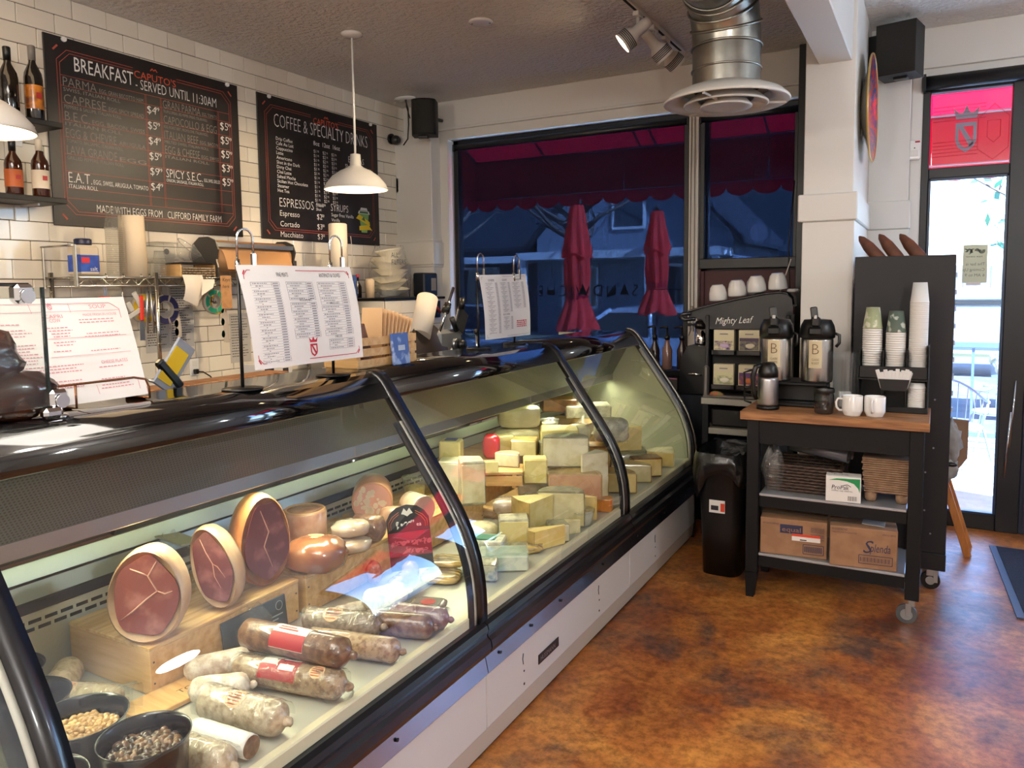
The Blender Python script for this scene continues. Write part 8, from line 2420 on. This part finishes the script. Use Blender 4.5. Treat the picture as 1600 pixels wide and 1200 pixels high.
m = MB(); m.lathe([(.155, 2.545), (.20, 2.530), (.26, 2.505), (.292, 2.475), (.295, 2.468), (.29, 2.462), (.25, 2.475), (.215, 2.487), (.205, 2.52)], 56, 0, T(cx, cy, 0), cap0=False, cap1=False); m.build('diffuser_cone', M_dif, t, W)
m = MB(); m.lathe([(.12, 2.52), (.165, 2.49), (.196, 2.462), (.198, 2.455), (.19, 2.452), (.155, 2.468), (.13, 2.48)], 48, 0, T(cx, cy, 0), cap0=False, cap1=False); m.build('diffuser_ring', M_dif, t, W)
m = MB(); m.lathe([(.06, 2.50), (.10, 2.475), (.122, 2.448), (.12, 2.442), (.09, 2.447), (.06, 2.452), (.001, 2.454)], 40, 0, T(cx, cy, 0), cap0=False); m.build('diffuser_core', M_dif, t, W)
m = MB(); m.lathe([(.001, 2.528), (.156, 2.528)], 40, 0, T(cx, cy, 0), cap0=False, cap1=False); m.build('dark_throat', M_blackmat, t, W)
m = MB()
for k in range(3): 
    a = k*2*PI/3+.4; m.box(.06, -.004, 2.456, .28, .004, 2.466, M=T(cx, cy, 0) @ Matrix.Rotation(a, 4, 'Z'))
m.build('diffuser_strut', M_dif, t, W)
# --- ceiling track with spot heads
t = thing('track_light', 'white ceiling track with three spot heads, the nearest one lit', 'track light', (-1.565, 4.4, ZC)); W = tuple(-v for v in t.location)
m = MB(); m.box(-1.583, 1.2, ZC-.022, -1.547, 5.30, ZC, 0, .003); m.build('track', M_trim, t, W)
m = MB(); m.box(-1.573, 1.25, ZC-.0235, -1.557, 5.25, ZC-.0221); m.build('track_slot', M_blackmat, t, W)
def head(y, aim, lit):
    base = Vector((-1.565, y, ZC-.022))
    m = MB(); m.box(base.x-.018, base.y-.045, base.z-.028, base.x+.018, base.y+.045, base.z-.001, 0, .004); m.cyl(base-Vector((0, 0, .025)), base-Vector((0, 0, .10)), .010, n=10)
    j = base-Vector((0, 0, .10)); d = Vector(aim).normalized()
    Mq = d.to_track_quat('Z', 'Y').to_matrix().to_4x4(); Mq.translation = j-d*.05
    m.lathe([(.03, -.03), (.033, 0), (.034, .07), (.058, .10), (.060, .165)], 24, 0, Mq, cap1=False)
    hd = m.build('spot_head', M_trim, t, W)
    m = MB()
    for k in range(5): m.lathe([(.058, .104+k*.010), (.0625, .106+k*.010), (.0625, .109+k*.010), (.058, .111+k*.010)], 24, 0, Mq, cap0=False, cap1=False)
    m.build('cooling_fins', M_rubber, hd)
    m = MB(); m.lathe([(.001, .150), (.054, .150)], 24, 0, Mq, cap0=False, cap1=False); m.build('lamp_face', mat('lamp_lit', '#fff1d8', .4, emit='#ffe3b0', estr=30) if lit else M_rubber, hd)
    if lit: lamp('spot_lamp', 'SPOT', tuple(j+d*.14), 120, (1.0, .78, .5), .04, tuple(j+d*2), None, 75, .5)
head(4.40, (-.75, -.25, -.62), True)
head(4.68, (.55, .45, -.75), False)
head(4.92, (.6, .55, -.65), False)

# small shifts that settle the packed case contents against each other
SETTLE = {'black_bowl': (-0.006, -0.001, 0), 'black_bowl.001': (0.004, -0.003, 0), 'black_bowl.003': (-0.004, -0.029, 0), 'cheese_block': (0.003, -0.015, 0.002), 'cheese_block.001': (-0.006, 0.008, 0), 'cheese_block.002': (0, 0, 0.002), 'cheese_block.003': (-0.019, -0.046, 0), 'cheese_block.004': (0.043, -0.025, 0.002), 'cheese_block.005': (0.05, 0.002, 0), 'cheese_block.006': (0.042, 0.027, 0), 'cheese_block.007': (-0.042, -0.027, 0), 'cheese_block.008': (-0.015, 0.048, 0), 'cheese_block.009': (0.024, -0.044, 0), 'cheese_block.010': (0.01, -0.049, 0), 'cheese_block.011': (-0.035, 0.006, 0), 'cheese_block.012': (0.004, -0.05, 0), 'cheese_block.013': (-0.064, 0.013, 0), 'cheese_block.014': (-0.049, 0.007, 0), 'cheese_block.015': (-0.039, 0.031, 0), 'cheese_block.016': (0.001, -0.008, 0), 'cheese_box': (-0.058, 0.006, 0), 'cheese_loaf': (-0.048, 0.015, 0), 'cheese_loaf.001': (-0.008, -0.002, 0.028), 'cheese_loaf.002': (-0.042, -0.027, 0), 'cheese_loaf.003': (0.016, 0.047, 0), 'cheese_loaf.004': (-0.035, -0.026, 0), 'cheese_tub': (-0.022, 0.023, 0), 'cheese_wedge.001': (-0.024, 0.046, 0.005), 'cheese_wedge.002': (-0.034, -0.036, 0), 'cheese_wedge.003': (-0.05, -0.003, 0), 'cheese_wedge.004': (-0.035, 0.039, 0), 'cheese_wedge.005': (-0.062, 0, 0), 'cheese_wedge.006': (0, 0, 0.026), 'clear_tub.001': (-0.074, 0.001, 0), 'cured_ham': (0, 0, 0.002), 'cured_ham.001': (0.004, -0.032, 0), 'cured_ham.002': (-0.012, 0.015, 0.006), 'flat_pack.002': (-0.002, 0.01, 0), 'folded_pack': (0, 0, 0.002), 'folded_pack.001': (0, 0, 0.002), 'half_wheel.001': (0.012, 0.037, 0.006), 'half_wheel.002': (0.012, 0.006, 0.048), 'half_wheel.003': (-0.05, 0.007, 0), 'half_wheel.004': (-0.078, 0, 0), 'half_wheel.005': (0.014, -0.048, 0), 'half_wheel.006': (-0.069, -0.009, 0), 'half_wheel.007': (0.008, 0.032, 0), 'mesh_bag_nuts': (-0.008, 0.018, 0), 'mortadella': (0, 0, 0.002), 'netted_roll': (-0.003, -0.002, 0.002), 'netted_sausage': (0.012, 0.002, 0), 'pressed_meat_round': (0, 0, 0.002), 'price_card': (-0.019, -0.014, 0.01), 'red_pouch': (0, 0, 0.02), 'salami': (-0.036, 0, 0.014), 'salami.001': (-0.023, 0.038, 0), 'salami.004': (-0.062, 0, 0), 'salami.005': (0.003, 0.05, 0), 'salami.006': (0.02, -0.034, 0), 'salami.007': (-0.037, -0.026, 0.004), 'salami.008': (-0.007, 0.023, 0), 'salami.009': (-0.04, -0.03, 0), 'salami.010': (-0.044, 0.03, 0), 'salami.011': (-0.048, 0.008, 0), 'salami.014': (0.008, -0.018, 0), 'salami.015': (-0.049, 0.011, 0), 'salami.016': (-0.008, -0.049, 0), 'sliced_pack': (0, 0, 0.002), 'sliced_pack.001': (-0.028, -0.041, 0), 'sliced_pack.003': (-0.013, -0.015, 0), 'sliced_stack': (-0.048, 0.015, 0), 'turkey_log': (0, 0, 0.002), 'vacuum_pack': (0.007, 0.017, 0.002)}
for nm_, v_ in SETTLE.items():
    o_ = bpy.data.objects.get(nm_)
    if o_: o_.location = Vector(o_.location)+Vector(v_)
